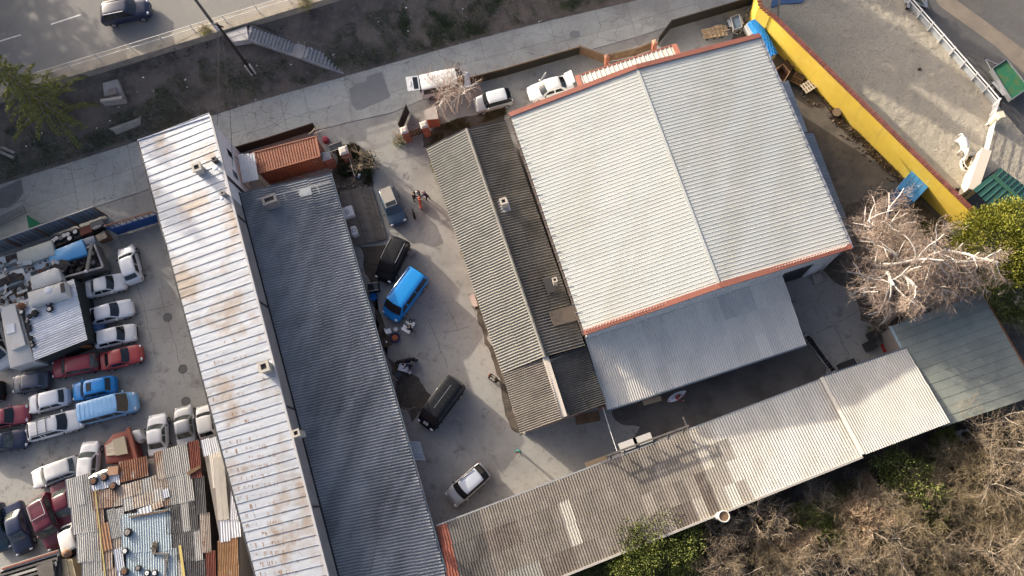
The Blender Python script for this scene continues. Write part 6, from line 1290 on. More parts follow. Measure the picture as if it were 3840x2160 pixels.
# -- spruces
SP1 = spruce(3, 11.5, 4.6, 58, leaf_con, bark_grey, 6, .8); SP2 = spruce(5, 11, 3.2, 120, leaf_con, bark_grey, 3)
b = P(250, 452, 1.6); b.z = slope_z(b) - .1; b = P(250, 452, b.z)
plant('spruce_tree', 'olive green spruce with long drooping boughs rising from the slope', 'tree', b, SP1, 1.0, .4)
sh = Vector((sun_travel.x, sun_travel.y, 0)).normalized()
verge = 'spruces beyond the picture edge'
for i, (x, y, z, d, sc) in enumerate(((600, 540, 6, 38, 1.3), (690, 660, 6, 40, 1.25), (740, 860, 6, 36, 1.2), (560, 760, 6, 35, 1.25), (640, 960, 6, 38, 1.2), (800, 540, 6, 42, 1.3))):
    q = P(x, y, z) - sh * d; q.z = 4.0; plant('spruce_tree', 'spruce standing beyond the upper road, out of the picture', 'tree', q, SP2, sc, i * 1.3, verge)
PN = leafy(31, 4.0, 4.0, 3.0, 900, 9, leaf_con, .34, .25, .35, 7.0, .2)
for i, (x, y, sc) in enumerate(((-190, 850, .95), (-180, 680, 1.0), (-270, 540, 1.0), (-400, 790, 1.0), (-420, 590, 1.05), (-600, 660, 1.0), (-620, 440, 1.0), (-400, 400, 1.0), (-760, 330, 1.0), (-320, 960, .9), (-540, 850, .9), (-780, 560, 1.0))):
    q = P(x, y, 0); q.z = slope_z(q) if y < UP(x) else 0; plant('added_shade_tree', 'unseen broad-crowned tree added left of the scrapyard to shade it', 'tree', q, (TRK, PN), sc, i * 2.1, 'added shade trees left of the scrapyard')  # unseen broad crowns, shaped to throw shade over the scrapyard
for i, (x, y, d, sc) in enumerate(((2940, 40, 20, .9), (3050, 130, 24, 1.0), (3140, 60, 22, .9), (3180, 220, 27, 1.0), (3280, 300, 29, 1.05), (3300, 120, 26, .95), (3420, 200, 27, 1.0), (3400, 370, 31, 1.05), (3520, 330, 30, 1.0), (3640, 180, 26, .9), (3700, 420, 34, 1.1))):
    q = P(x, y, 0) - sh * d; q.z = 0; plant('spruce_tree', 'unseen spruce added north of the paddock to shade the sand', 'tree', q, SP2, sc, i * 1.9, 'added shade spruces north of the paddock')  # unseen trees, dense ones added for their shade on the sand

# -- large pale bare tree by the hall
br = branches(14, 8.2, .9, 5, (6, 8, 9, 8), (.62, .56, .5, .48), .5, .35, .24, .2, stems=5, start=.3)
br = [(p, [q * (1.55 if lv < 3 else 1.0) for q in r_], lv) for p, r_, lv in br]
cream_twig = M('cream_twig', (.40, .315, .25), .95, mix=[((.28, .2, .155), 3, .45, .7, .6)])
BIG = branch_meshes(br, 3, bark_pale, cream_twig, (8, 6, 4, 3, 3))
tips = [(p[-1], (p[-1] - p[-2]).normalized(), p[2]) for p, r_, lv in br if lv >= 3]; C_, D_ = [], []
for q, d_, m_ in tips:
    for k in range(2 if random.random() < .45 else 0): C_.append(lerp(m_, q, random.uniform(.2, 1.0))); D_.append(d_ + Vector((random.uniform(-.6, .6), random.uniform(-.6, .6), random.uniform(-.7, .3))))
FUZZ = quads_mesh('fine_twigs', C_, D_, RNG.uniform(.25, .6, len(C_)), .007, cream_twig)
BIG = BIG + (FUZZ,)
plant('bare_tree', 'wide spreading bare tree with pale branches and reddish twigs near the hall corner', 'tree', P(3300, 1060, 0), BIG, 1.32, .7, None, ('trunk', 'crown', 'fine_twigs'))
# -- pollarded tree by the minivan
br = branches(33, 6.0, .9, 4, (11, 8, 8), (.6, .55, .5), .12, .1, .35, .10, stems=2, start=.3)
POL = branch_meshes(br, 3, bark_pale, M('orange_twig', (.27, .16, .10), .95))
plant('bare_tree', 'small pollarded bare tree with gnarled branches over the white minivan', 'tree', P(1712, 425, 0), POL, .95, 1.0)
# -- evergreens on the right
YW = lobed(8, 3.5, 3.3, 3.4, 3.4, 64, 1.05, 55, 8, leaf_yew, .19)
plant('evergreen_tree', 'dense yellow-green evergreen beside the end of the yellow wall', 'tree', P(3655, 985, 0), (TRK, YW), 1.05, .3)
YD = leafy(9, 3.4, 3.0, 2.6, 900, 12, leaf_ivy, .22, .25, .6, 2.4, .35)
plant('evergreen_tree', 'dark shaded evergreen at the right picture edge below the yellow-green one', 'tree', P(3745, 1110, 0), (TRK, YD), .85, 2.0)
# -- thicket
V1 = [branch_meshes(branches(50 + i, 4.2, .85, 4, (7, 7, 6), (.62, .55, .5), .25, .1, .3, .06, stems=6, start=.2), 2, twig_pale, twig_brown, (5, 4, 3, 3, 3)) for i in range(4)]
V2 = [branch_meshes(branches(70 + i, 3.2, .8, 4, (9, 8, 7), (.6, .55, .5), .15, .35, .35, .05, stems=8, start=.15), 2, twig_brown, M('tan_twig', (.33, .265, .155), .95, mix=[((.25, .19, .13), 3, .5, .7, .5)], rnd=.15), (4, 3, 3, 3, 3)) for i in range(3)]
sg = 'leafless shrubs of the thicket'
nth = {0: 'pale-stemmed leafless shrub'}
spots = [(2700, 2010, 0, 1.0, 'leafless shrub with crooked pale stems below the vent pipe'), (2860, 1960, 0, 1.05, 'leafless pale shrub against the shed wall right of the vent pipe'), (3070, 1880, 0, .8, 'small antler-like bare shrub against the dark shed gap'), (2730, 2150, 0, 1.1, 'bare shrub at the bottom edge below the vent pipe'), (2960, 2130, 0, 1.0, 'bare fan-shaped shrub at the bottom edge beside the brown vine mound'), (3150, 2080, 0, 1.0, 'bare shrub between the two brown vine mounds'), (3280, 2040, 0, 1.15, 'bare pale-branched shrub right of the tall vine mound'), (3270, 1870, 0, .9, 'thin upright bare shrub above the tall vine mound'), (3390, 1920, 1, 1.1, 'dense reddish bramble in the middle of the thicket'), (3480, 1800, 1, 1.1, 'dense reddish bramble below the felt roof'), (3560, 1890, 1, 1.2, 'wide tangle of brown bramble right of the green shrub'), (3620, 1740, 1, 1.2, 'brown bramble close to the felt roof corner'), (3740, 1640, 0, 1.35, 'tall tan bare shrub at the right edge below the felt roof'), (3760, 1800, 0, 1.4, 'spreading bare tree top at the right picture edge'), (3680, 1900, 1, 1.1, 'low brown bramble over dry grass at the right edge'), (3430, 2030, 1, 1.0, 'low bramble in the sunlit lower thicket'), (3320, 2150, 1, .9, 'small bramble at the bottom edge right of centre'), (3560, 2060, 0, .9, 'sparse bare shrub standing in dry grass'), (3730, 2060, 0, 1.1, 'leaning bare tree crown over the dry grass in the corner'), (3640, 2160, 1, .9, 'low brown bramble in the bottom right corner'), (2560, 2110, 1, .8, 'reddish bare shrub beside the ivy bush, right side'), (2330, 2150, 1, .7, 'reddish bare shrub beside the ivy bush, left side'), (2020, 2170, 0, .8, 'thin bare sapling in front of the pale sheet at the bottom'), (2110, 2120, 1, .6, 'small twiggy shrub at the edge of the patchwork roof'), (3180, 1960, 1, .9, 'reddish bramble left of the green shrub'), (2860, 2090, 1, .9, 'twiggy bramble between the pale shrubs'), (3500, 2150, 1, .9, 'matted bramble at the bottom edge in dry grass'), (3810, 1950, 1, 1.2, 'dense bramble at the far right edge')]
for i, (x, y, k, sc, lab) in enumerate(spots):
    q = P(x, y, 1.4); q.z = .1; plant('bare_shrub', lab, 'shrub', q, random.choice(V1 if k == 0 else V2), sc * random.uniform(.9, 1.1), random.random() * 6, sg, ('stems', 'twigs'))
IV = lobed(12, 3.6, 2.8, 2.4, 1.6, 70, .8, 45, 8, leaf_ivy, .15); ist = branch_meshes(branches(90, 3, .8, 3, (6, 5), (.6, .5), .2, 0, .3, .06, stems=6), 3, twig_brown, twig_brown)[0]
plant('ivy_bush', 'rounded green ivy bush against the patchwork shed at the bottom', 'bush', P(2440, 2085, 1.5) * Vector((1, 1, 0)), (ist, IV), 1.15, .3)
IV2 = leafy(13, 2.2, 1.5, 1.3, 500, 9, leaf_ivy, .16, .35, .4, 1.2, .4)
for x, y, s, lab in ((3390, 1790, 1.1, 'leafy green shrub in the thicket gap near the pale shed'), (3550, 1660, .6, 'narrow leafy shrub beside the felt roof wall'), (3140, 1900, .6, 'low green patch below the shed edge'), (2250, 2160, .7, 'low ivy clump at the bottom left of the ivy bush'), (2115, 2130, .45, 'small ivy clump climbing the patchwork roof edge'), (3420, 1850, .9, 'yellowish leafy shrub at the centre of the thicket'), (3800, 1660, .5, 'bright green clump at the right picture edge'), (3050, 1960, .8, 'dull green shrub between the vine mounds and the shed'), (3180, 2010, .7, 'olive leafy shrub beside the tall vine mound'), (3480, 1960, .7, 'olive green patch in the lower thicket'), (3300, 2080, .6, 'small green clump near the bottom edge')):
    q = P(x, y, 1.2); q.z = 0; plant('leafy_shrub', lab, 'shrub', q, (ist, IV2), s, x * .01, 'leafy shrubs of the thicket', ('stems', 'crown'))
# vine mounds
def mound(seed, rx, ry, rz, n, mat):
    r = np.random.default_rng(seed); u = r.normal(size=(n, 3)); u /= np.linalg.norm(u, axis=1, keepdims=True); u[:, 2] = np.abs(u[:, 2]); th = np.arctan2(u[:, 1], u[:, 0])
    k = (1 + .25 * np.sin(3 * th + 1) + .15 * np.sin(7 * th)) * (.75 + .25 * r.random(n)); C = u * np.array((rx, ry, rz)) * k[:, None]; D = r.normal(size=(n, 3)) * .8 + u * .3 + np.array((0, 0, -.2))
    return quads_mesh('crown', C, D, r.uniform(.2, .6, n), .02, mat)
VM = mound(3, 2.2, 2.0, 3.0, 9000, dry_leaf); VM2 = mound(4, 2.0, 1.6, 2.2, 8000, dry_leaf)
for x, y, me, s, lab in ((3240, 1960, VM, 1.0, 'tall mound of tan dead vines in the thicket'), (2985, 2060, VM2, 1.05, 'lower mound of tan dead vines near the bottom edge'), (2770, 2180, VM2, .8, 'brown dead vine heap at the bottom edge'), (3275, 1840, VM2, .6, 'small tan vine tuft above the tall vine mound')):
    q = P(x, y, 1.4); q.z = 0; plant('vine_mound', lab, 'vine', q, (ist, me), s, x, 'dead vine mounds', ('stems', 'crown'))
# -- dry grass and other ground cover
def cover(name, label, px, n, mat, h, w=.012, lean=.5, zf=None, cat='grass'):
    """blades scattered over a pixel polygon of the ground"""
    poly = [P(*p) for p in px]; xs = [p.x for p in poly]; ys = [p.y for p in poly]; C = []
    px_ = np.array([(p.x, p.y) for p in poly]); r = np.random.default_rng(len(px) * 7 + n)
    while len(C) < n:
        q = np.column_stack([r.uniform(min(xs), max(xs), n), r.uniform(min(ys), max(ys), n)]); ins = np.zeros(n, bool); j = len(px_) - 1
        for i in range(len(px_)):
            a, b = px_[i], px_[j]; cnd = (a[1] > q[:, 1]) != (b[1] > q[:, 1]); ins ^= cnd & (q[:, 0] < (b[0] - a[0]) * (q[:, 1] - a[1]) / (b[1] - a[1] + 1e-12) + a[0]); j = i
        q = q[ins]; keep = (n1(q[:, 0] * .8, q[:, 1] * .8) + n2(q[:, 0] * 2.2, q[:, 1] * 2.2) * .7 + r.uniform(-.5, .5, len(q))) > -.05
        C += q[keep].tolist()
    C = np.array(C[:n]); z = np.array([zf(Vector((a, b, 0))) for a, b in C]) if zf else np.zeros(len(C)); C = np.column_stack([C, z])
    D = np.column_stack([r.normal(size=(len(C), 2)) * lean, np.ones(len(C))]); me = quads_mesh(name, C, D, r.uniform(.5, 1.3, len(C)) * h, w, mat)
    o = bpy.data.objects.new(name, me); COL.objects.link(o); WM[o] = Matrix(); return tag(o, label, cat, kind='stuff')
wild_z = lambda p: .25
cover('dry_grass', 'dry tan grass covering the lower right corner', [(3330, 2160), (3480, 2020), (3600, 1960), (3700, 1880), (3850, 1820), (3950, 2300), (3300, 2300)], 26000, dry_grass, .42, .02, .8, wild_z)
cover('dry_grass', 'dry yellowish grass under the wide bare tree', [(3260, 860), (3420, 790), (3560, 880), (3700, 1090), (3400, 1190), (3260, 1170)], 16000, M('olive_dry_grass', (.22, .19, .075), .95, mix=[((.14, .12, .06), 1.2, .45, .68, .7)]), .4, .02, .8)
cover('dry_grass', 'tangled brown undergrowth along the shed and thicket', [(2300, 2160), (2700, 1990), (3200, 1800), (3600, 1620), (3850, 1560), (3900, 1900), (3400, 2000), (2900, 2250)], 22000, M('undergrowth', (.19, .16, .085), .95, mix=[((.12, .095, .05), 1.2, .45, .68, .7), ((.10, .125, .03), .5, .52, .64, .8)]), .55, .018, 1.0, wild_z)
sgrass = [(x, UP(x) - 6) for x in range(-100, 2300, 150)] + [(x, UP(x) - 120 - 35 * math.sin(x * .01)) for x in range(2300, -100, -150)]
cover('slope_grass', 'dark green grass along the foot of the slope', sgrass, 26000, leaf_grass, .19, .02, .6, slope_z)
cover('slope_grass', 'green grass spreading up the slope at the top of the picture', [(1560, 10), (1800, -40), (2300, -60), (2340, 0), (2100, 50), (1700, 160), (1560, 190), (1500, 130)], 9000, leaf_grass, .19, .02, .6, slope_z)
cover('slope_weeds', 'dry grey weeds scattered over the slope', [(280, 330), (700, 190), (1000, 90), (1250, 20), (2000, -100), (2200, 20), (1700, 120), (1000, 330), (500, 500), (100, 600), (-50, 520)], 12000, M('grey_weeds', (.17, .155, .14), .95, mix=[((.09, .08, .07), 1.5, .45, .68, .7)]), .2, .012, 1.1, slope_z)
cover('weeds', 'dark weeds and rubbish plants beside the brick pier', [(1270, 560), (1330, 545), (1385, 600), (1398, 650), (1385, 690), (1330, 712), (1280, 700)], 6000, M('dark_weeds', (.04, .05, .02), .95, mix=[((.1, .09, .06), 1.5, .5, .68, .7)]), .5, .03, .8)
cover('weeds', 'yellowish weeds along the wall of the ridged shed', [(1612, 600), (1632, 590), (1690, 730), (1680, 760), (1650, 700)], 1500, M('yellow_weeds', (.25, .22, .07), .95), .5, .02, .7)
cover('weeds', 'scrubby weeds along the foot of the yellow wall', [(3060, 340), (3100, 370), (3330, 590), (3400, 660), (3380, 690), (3280, 600), (3150, 480)], 4500, M('brown_weeds', (.2, .14, .08), .95, mix=[((.1, .08, .05), 1.5, .45, .68, .7)]), .35, .02, .9)
cover('weeds', 'brown and green weeds in front of the ridged shed gable', [(1650, 470), (1900, 390), (1900, 430), (1760, 480), (1640, 545), (1600, 555)], 4000, M('verge_weeds', (.08, .075, .03), .95, mix=[((.15, .1, .06), 1.5, .45, .68, .7)]), .2, .02, .9)
for x, y, z, s, lab, m in ((1150, 22, 4.0, .5, 'yellow-green tuft at the kerb of the upper road', leaf_yew), (775, 120, 4.0, .4, 'low green tuft on the pavement beside the railing', leaf_yew), (1503, 533, 0, .5, 'bright green weed at the foot of the square brick pier', leaf_grass), (1745, 950, 0, .35, 'green plant pot clump by the wall of the ridged shed', leaf_ivy), (3270, 1250, 0, .4, 'green plant in the dark bin by the lane end', leaf_grass), (1375, 625, 0, .9, 'dark green bush behind the tall brick pier', M('dark_bush', (.02, .04, .012), .9))):
    me = leafy(int(x), .9, .9, .7, 90, 9, m, .16, .3, .3, .5); q = P(x, y, z); plant('small_bush', lab, 'bush', q, (ist, me), s * 1.3, 0, None, ('stems', 'crown'), s)
# litter on the slope
g = MB(); r = random.Random(4)
for _ in range(75):
    x = r.uniform(60, 2250); t_ = r.random() ** .5; y = lerp(UP(x) - 240, UP(x) + 4, t_)
    q = P(x, y, 1.0); q.z = slope_z(q); q = P(x, y, q.z); q.z += .06; s = r.uniform(.04, .11); g.box(q, (s * 1.6, s, .03), r.random() * 3)
tag(g.build('litter', M('white_litter', (.72, .72, .72), .8)), 'white paper and plastic litter scattered over the slope', 'litter', kind='stuff')
g = MB()
for _ in range(70):
    s_ = r.uniform(4, 24); q = RD(s_, -r.uniform(.1, .9), 3.3 - r.uniform(0, .3)); g.blob(q, (r.uniform(.04, .13),) * 3, 6, 4, .3)
tag(g.build('rubble', dirt), 'broken concrete rubble fallen below the kerb of the upper road', 'rubble', kind='stuff')

# ================================================================== PEOPLE AND ANIMALS
def skin_mesh(verts, edges, cats, mats, root=0, sub=2, name='body'):
    """one continuous body grown over a skeleton; verts: (x, y, z, rx, ry); cats: material slot per edge"""
    me = bpy.data.meshes.new('skeleton'); me.from_pydata([v[:3] for v in verts], edges, []); o = bpy.data.objects.new('skeleton', me); COL.objects.link(o)
    md = o.modifiers.new('skin', 'SKIN'); md.use_smooth_shade = True; ss = o.modifiers.new('sub', 'SUBSURF'); ss.levels = sub; ss.render_levels = sub
    for i, v in enumerate(verts): d = me.skin_vertices[0].data[i]; d.radius = (v[3], v[4]); d.use_root = (i == root)
    dg = bpy.context.evaluated_depsgraph_get(); out = bpy.data.meshes.new_from_object(o.evaluated_get(dg)); out.name = name
    bpy.data.objects.remove(o)
    out.materials.clear()
    for m in mats: out.materials.append(m)
    V = np.array([v[:3] for v in verts]); A = V[[e[0] for e in edges]]; B = V[[e[1] for e in edges]]; AB = B - A; L2 = (AB ** 2).sum(1) + 1e-9; idx = []
    for p in out.polygons:
        c = np.array(p.center); t = np.clip(((c - A) * AB).sum(1) / L2, 0, 1); dd = ((A + AB * t[:, None] - c) ** 2).sum(1); idx.append(cats[int(dd.argmin())])
    out.polygons.foreach_set('material_index', idx); out.polygons.foreach_set('use_smooth', [True] * len(out.polygons)); return out
def person(label, px, face_px, top, trousers, hair, bend=.25, arms=.9, h=1.72, shoes=None, sleeves=True, stride=.12, skirt=None):
    q = P(*px, 0); f_ = P(*face_px, 0); an = math.atan2(f_.y - q.y, f_.x - q.x)
    k = h / 1.72; piv = Vector((0, 0, .95))
    def up(x, y, z): v = Vector((x, y, z)) - piv; v = Matrix.Rotation(bend, 3, 'Y') @ v; v = v + piv; return v
    vs = []; E_ = []; C_ = []
    def add(v, rx, ry=None): vs.append((v[0] * k, v[1] * k, v[2] * k, rx * k, (ry or rx) * k)); return len(vs) - 1
    def link(a, b, c): E_.append((a, b)); C_.append(c)
    pel = add((0, 0, .95), .14, .11); sp = add(up(0, 0, 1.15), .135, .105); ch = add(up(0, 0, 1.36), .16, .115); nk = add(up(.01, 0, 1.50), .055); hd = add(up(.03, 0, 1.60), .085, .09); ht = add(up(.03, 0, 1.69), .075, .08)
    link(pel, sp, 1); link(sp, ch, 1); link(ch, nk, 0); link(nk, hd, 0); link(hd, ht, 0)
    for s in (-1, 1):
        sh_ = add(up(0, s * .185, 1.42), .062); ce, se = math.cos(arms), math.sin(arms); el = add(up(.29 * se, s * .23, 1.42 - .29 * ce), .047); fw = arms + .45
        wr = add(up(.29 * se + .25 * math.sin(fw), s * .2, 1.42 - .29 * ce - .25 * math.cos(fw)), .033); pm = add(up(.29 * se + .33 * math.sin(fw), s * .19, 1.42 - .29 * ce - .33 * math.cos(fw)), .04, .025)
        link(ch, sh_, 1); link(sh_, el, 1); link(el, wr, 1 if sleeves else 0); link(wr, pm, 0)
        b = Vector(vs[pm][:3]) / k; d = (b - Vector(vs[wr][:3]) / k).normalized(); sd = Vector((0, 1, 0))
        for j, (o_, ln) in enumerate(((-.026, .075), (-.009, .085), (.009, .08), (.026, .065))): m1 = add(b + d * ln * .55 + sd * o_ * 1.1, .010); m2 = add(b + d * ln + sd * o_ * 1.1 + Vector((0, 0, -.015)), .008); link(pm, m1, 0); link(m1, m2, 0)
        th = add(b - d * .02 + sd * (-s) * .05 + Vector((0, 0, .0)), .011); link(pm, th, 0)
        hp = add((0, s * .09, .90), .095, .1); kn = add((.03 + s * stride * .5, s * .105, .5), .068); ak = add((s * stride, s * .11, .10), .045); to = add((s * stride + .16, s * .125, .045), .045, .035)
        link(pel, hp, 2); link(hp, kn, 2); link(kn, ak, 2); link(ak, to, 3)
    me = skin_mesh(vs, E_, C_, [skin_m, top, trousers, shoes or plastic_dark], 0, 2)
    t = thing('person', label, 'person', (q.x, q.y, 0), an); inst('body', me, Matrix(), t, local=True)
    hc = up(.02, 0, 1.655) * k; MB().blob(hc + Vector((-.02, 0, .025)), (.11 * k, .10 * k, .105 * k), 12, 8).build('hair', hair, t, 90, True)
    fc = up(.115, 0, 1.61) * k; g = MB(); g.blob(fc, (.018, .014, .025), 6, 5)
    g.build('nose', skin_m, t, 90, True)
    for s in (-1, 1): MB().blob(up(.098, s * .032, 1.645) * k, (.012, .012, .008), 6, 4).build('eye', plastic_dark, t, 90, True); MB().blob(up(.02, s * .092, 1.62) * k, (.022, .012, .032), 6, 5).build('ear', skin_m, t, 90, True)
    MB().blob(up(.1, 0, 1.57) * k, (.008, .025, .007), 6, 4).build('mouth', M('lips', (.3, .12, .1), .6), t, 90, True)
    return t
cl = lambda n, c: M('cloth_' + n, c, .9)
blk, purple, teal, redc, jeans, greyc = cl('black', (.018, .017, .018)), cl('purple', (.045, .02, .075)), cl('teal', (.0, .2, .2)), cl('red', (.35, .03, .03)), cl('jeans', (.04, .055, .1)), cl('grey', (.12, .12, .13))
hair_d, hair_b, hair_w, hair_p, hair_r = cl('dark_hair', (.02, .014, .01)), cl('brown_hair', (.08, .04, .02)), cl('white_cap', (.62, .62, .6)), cl('pink_cap', (.52, .36, .36)), cl('red_hair', (.16, .05, .025))
person('person in black leaning towards the red motorbike from its left', (1556, 752), (1574, 745), blk, blk, hair_d, .35, 1.0)
person('person in a white cap bending over the front of the red motorbike', (1573, 731), (1574, 760), blk, greyc, hair_w, .55, .9)
person('person in purple with a pink cap stooping beside the red motorbike', (1608, 750), (1585, 740), purple, blk, hair_p, .5, .9)
person('person in dark clothes working at the white table', K(3, 2, 1592, 452), K(3, 2, 1530, 390), blk, greyc, hair_d, .6, 1.0)
person('person with reddish hair and dark coat talking by the shed wall', (1840, 1418), (1862, 1430), cl('wine', (.06, .02, .025)), blk, hair_r, .1, .5)
person('person in black facing the red-haired one by the shed wall', (1868, 1434), (1842, 1420), blk, blk, hair_d, .1, .4)
person('person in a teal top standing alone in the lower court', (1948, 1692), (1935, 1740), teal, blk, hair_b, .25, .6, sleeves=False)
person('person in red holding the white surfboard under the lean-to edge', (2531, 1496), (2560, 1500), redc, jeans, hair_b, .2, .9)
person('dark person crouched over the grey box by the court wall', K(3, 2, 1568, 800), K(3, 2, 1500, 800), cl('navy', (.02, .025, .05)), blk, hair_d, .7, .9)
# dog
def beast(name, label, cat, px, toward, verts, edges, cats, mats, parts=()):
    q, f_ = P(*px, 0), P(*toward, 0); t = thing(name, label, cat, (q.x, q.y, 0), math.atan2(f_.y - q.y, f_.x - q.x)); me = skin_mesh(verts, edges, cats, mats, 0, 2); inst('body', me, Matrix(), t, local=True)
    for nm, g, m in parts: g.build(nm, m, t, 90, True)
    return t
def quadruped(L, h, rb, head, neck_z, leg_r, tail, hd=0.0):
    v = [(0, 0, h, rb, rb * 1.05), (L * .32, 0, h * .99, rb * 1.0, rb * 1.12), (-L * .34, 0, h * 1.02, rb * 1.02, rb * 1.02), (L * .52, 0, h * 1.06 if hd >= 0 else h * 1.0, rb * .68, rb * .72)]
    e = [(0, 1), (0, 2), (1, 3)]; c = [0, 0, 0]
    n = len(v); v += [(L * .78, 0, neck_z, rb * .42, rb * .5), (L * .78 + head * .45, 0, neck_z - head * (.25 if hd >= 0 else .75), rb * .36, rb * .38), (L * .78 + head * (1.0 if hd >= 0 else .55), 0, neck_z - head * (.42 if hd >= 0 else 1.3), rb * .22, rb * .22)]; e += [(3, n), (n, n + 1), (n + 1, n + 2)]; c += [0, 0, 1]
    for s in (-1, 1):
        a = len(v); v += [(L * .36, s * rb * .55, h * .78, leg_r * 1.7, leg_r * 1.5), (L * .36, s * rb * .6, h * .42, leg_r, leg_r), (L * .34, s * rb * .6, h * .12, leg_r * .75, leg_r * .75), (L * .40, s * rb * .6, .04, leg_r * .9, leg_r * .8)]; e += [(1, a), (a, a + 1), (a + 1, a + 2), (a + 2, a + 3)]; c += [0, 0, 1, 1]
        a = len(v); v += [(-L * .30, s * rb * .6, h * .72, leg_r * 2.2, leg_r * 1.7), (-L * .22, s * rb * .62, h * .56, leg_r * 1.4, leg_r * 1.2), (-L * .42, s * rb * .62, h * .33, leg_r * .85, leg_r * .85), (-L * .40, s * rb * .62, h * .1, leg_r * .75, leg_r * .75), (-L * .35, s * rb * .62, .04, leg_r * .9, leg_r * .8)]; e += [(2, a), (a, a + 1), (a + 1, a + 2), (a + 2, a + 3), (a + 3, a + 4)]; c += [0, 0, 0, 1, 1]
    a = len(v); v += [(-L * .52, 0, h * 1.02, tail, tail), (-L * .62, 0, h * .75, tail * .8, tail * .8), (-L * .64, 0, h * .45, tail * .5, tail * .5)]; e += [(2, a), (a, a + 1), (a + 1, a + 2)]; c += [0, 0, 0]
    return v, e, c
v, e, c = quadruped(.62, .46, .115, .22, .60, .03, .022)
beast('dog', 'black dog with tan legs standing beside the dusty estate', 'dog', (1556, 815), (1550, 790), v, e, c, [cl('black_fur', (.015, .013, .012)), cl('tan_fur', (.12, .045, .03))], [('ears', MB().blob((.52, .07, .68), (.03, .02, .05), 6, 5).blob((.52, -.07, .68), (.03, .02, .05), 6, 5), cl('black_fur', (.015, .013, .012)))])
hw = cl('white_coat', (.74, .72, .68)); v, e, c = quadruped(1.5, 1.30, .34, .55, 1.28, .075, .06, -1)
beast('horse', 'white horse with lowered head eating at the round hay feeder', 'horse', (3590, 558), (3600, 600), v, e, c, [hw, cl('grey_muzzle', (.45, .42, .4))], [('ears', MB().blob((1.22, .09, 1.36), (.05, .025, .09), 6, 5).blob((1.22, -.09, 1.36), (.05, .025, .09), 6, 5), hw), ('mane', MB().tube([(.75, 0, 1.72), (1.0, 0, 1.55), (1.2, 0, 1.38)], [.05, .06, .04], 6), hw)])

# ================================================================== THINGS IN THE YARDS
# red motorbike
def motorbike(label, rear, front, pm, seatm, grp='motorbikes in the court', sc=1.0):
    a, b = P(*rear, .4), P(*front, .4); d = b - a; t = thing('motorbike', label, 'motorbike', ((a.x + b.x) / 2, (a.y + b.y) / 2, 0), math.atan2(d.y, d.x), grp, Matrix.Translation(((a.x + b.x) / 2, (a.y + b.y) / 2, 0)) @ Matrix.Rotation(math.atan2(d.y, d.x), 4, 'Z') @ Matrix.Scale(sc, 4))
    for x in (-.68, .72):
        w = MB().ring((x, 0, .31), .25, .06, 18, 8, 'Y').build('wheel', rubber, t, 90, True); MB().tube([(x, -.04, .31), (x, .04, .31)], .16, 10).build('rim', rim_m, w, local=True)
    MB().tube([(-.75, 0, .62), (-.35, 0, .74), (.05, 0, .80)], [.10, .17, .15], 10).build('seat', seatm, t, 60, True)
    MB().blob((.25, 0, .84), (.32, .20, .17), 12, 8).build('tank', pm, t, 60, True); MB().blob((-.55, 0, .60), (.36, .17, .14), 12, 8).build('tail_fairing', pm, t, 60, True)
    MB().blob((.68, 0, .70), (.22, .20, .26), 12, 8).build('front_fairing', pm, t, 60, True); MB().box((.05, 0, .42), (.55, .28, .34)).build('engine', metal_dark, t, local=True)
    for s in (-1, 1): MB().tube([(.72, s * .09, .31), (.5, s * .09, .95)], .025, 6).build('fork', chrome, t, local=True)
    MB().tube([(.38, -.36, 1.0), (.5, -.16, .98), (.5, .16, .98), (.38, .36, 1.0)], .018, 6).build('handlebar', metal_dark, t, local=True)
    for s in (-1, 1): MB().blob((.46, s * .3, 1.12), (.03, .07, .045), 8, 5).build('mirror', plastic_dark, t, 60, True)
    return t
motorbike('red-orange motorbike surrounded by three people in the court', (1580, 786), (1571, 736), paint('signal_red', (.55, .05, .02), .35, .05), M('seat_orange', (.38, .06, .015), .6), sc=.66)
motorbike('black motorbike parked by the court wall near the grey box', K(3, 2, 1460, 745), K(3, 2, 1565, 730), black, plastic_dark)
# white table with kit
def table(label, px4, z, m, nm='table', legs=True):
    p4 = ccw([P(*p, z) for p in px4]); t = thing(nm, label, 'table', (p4[0].x, p4[0].y, 0)); MB().slab(p4, .05).build('table_top', m, t)
    for q in inset(p4, .1): MB().box((q.x, q.y, z / 2 - .03), (.06, .06, z - .06)).build('leg', metal_grey, t)
    return t
table('white worktable with tools in front of the bright blue van', [K(3, 2, *p) for p in ((1530, 300), (1602, 352), (1538, 462), (1458, 415))], .8, white_gloss)
for i, (x, y, s, m, lab) in enumerate(((1535, 315, (.35, .22, .12), plastic_dark, 'black toolbox on the upper end of the white worktable'), (1560, 335, (.28, .3, .1), plastic_dark, 'black case near the edge of the white worktable'), (1505, 360, (.2, .2, .08), metal_dark, 'small dark tool on the white worktable'), (1570, 370, (.4, .3, .05), M('paper', (.7, .7, .68), .8), 'pale carton lid on the white worktable'))):
    q = P(*K(3, 2, x, y), .82); t = thing('tool_case', lab, 'box', q, .5 + i); MB().box((0, 0, s[2] / 2), s).build('case', m, t, local=True); MB().box((0, 0, s[2] + .012), (s[0] * .5, .04, .02)).build('handle', metal_grey, t, local=True)
def chair(label, px, face, m, grp='seats by the court wall'):
    q, f_ = P(*px, 0), P(*face, 0); t = thing('chair', label, 'chair', q, math.atan2(f_.y - q.y, f_.x - q.x), grp)
    MB().box((0, 0, .45), (.45, .45, .05)).build('seat', m, t, local=True); MB().box((-.22, 0, .7), (.05, .45, .45)).build('backrest', m, t, local=True)
    for x in (-.2, .2):
        for y in (-.2, .2): MB().box((x, y, .215), (.04, .04, .43)).build('leg', metal_grey, t, local=True)
    return t
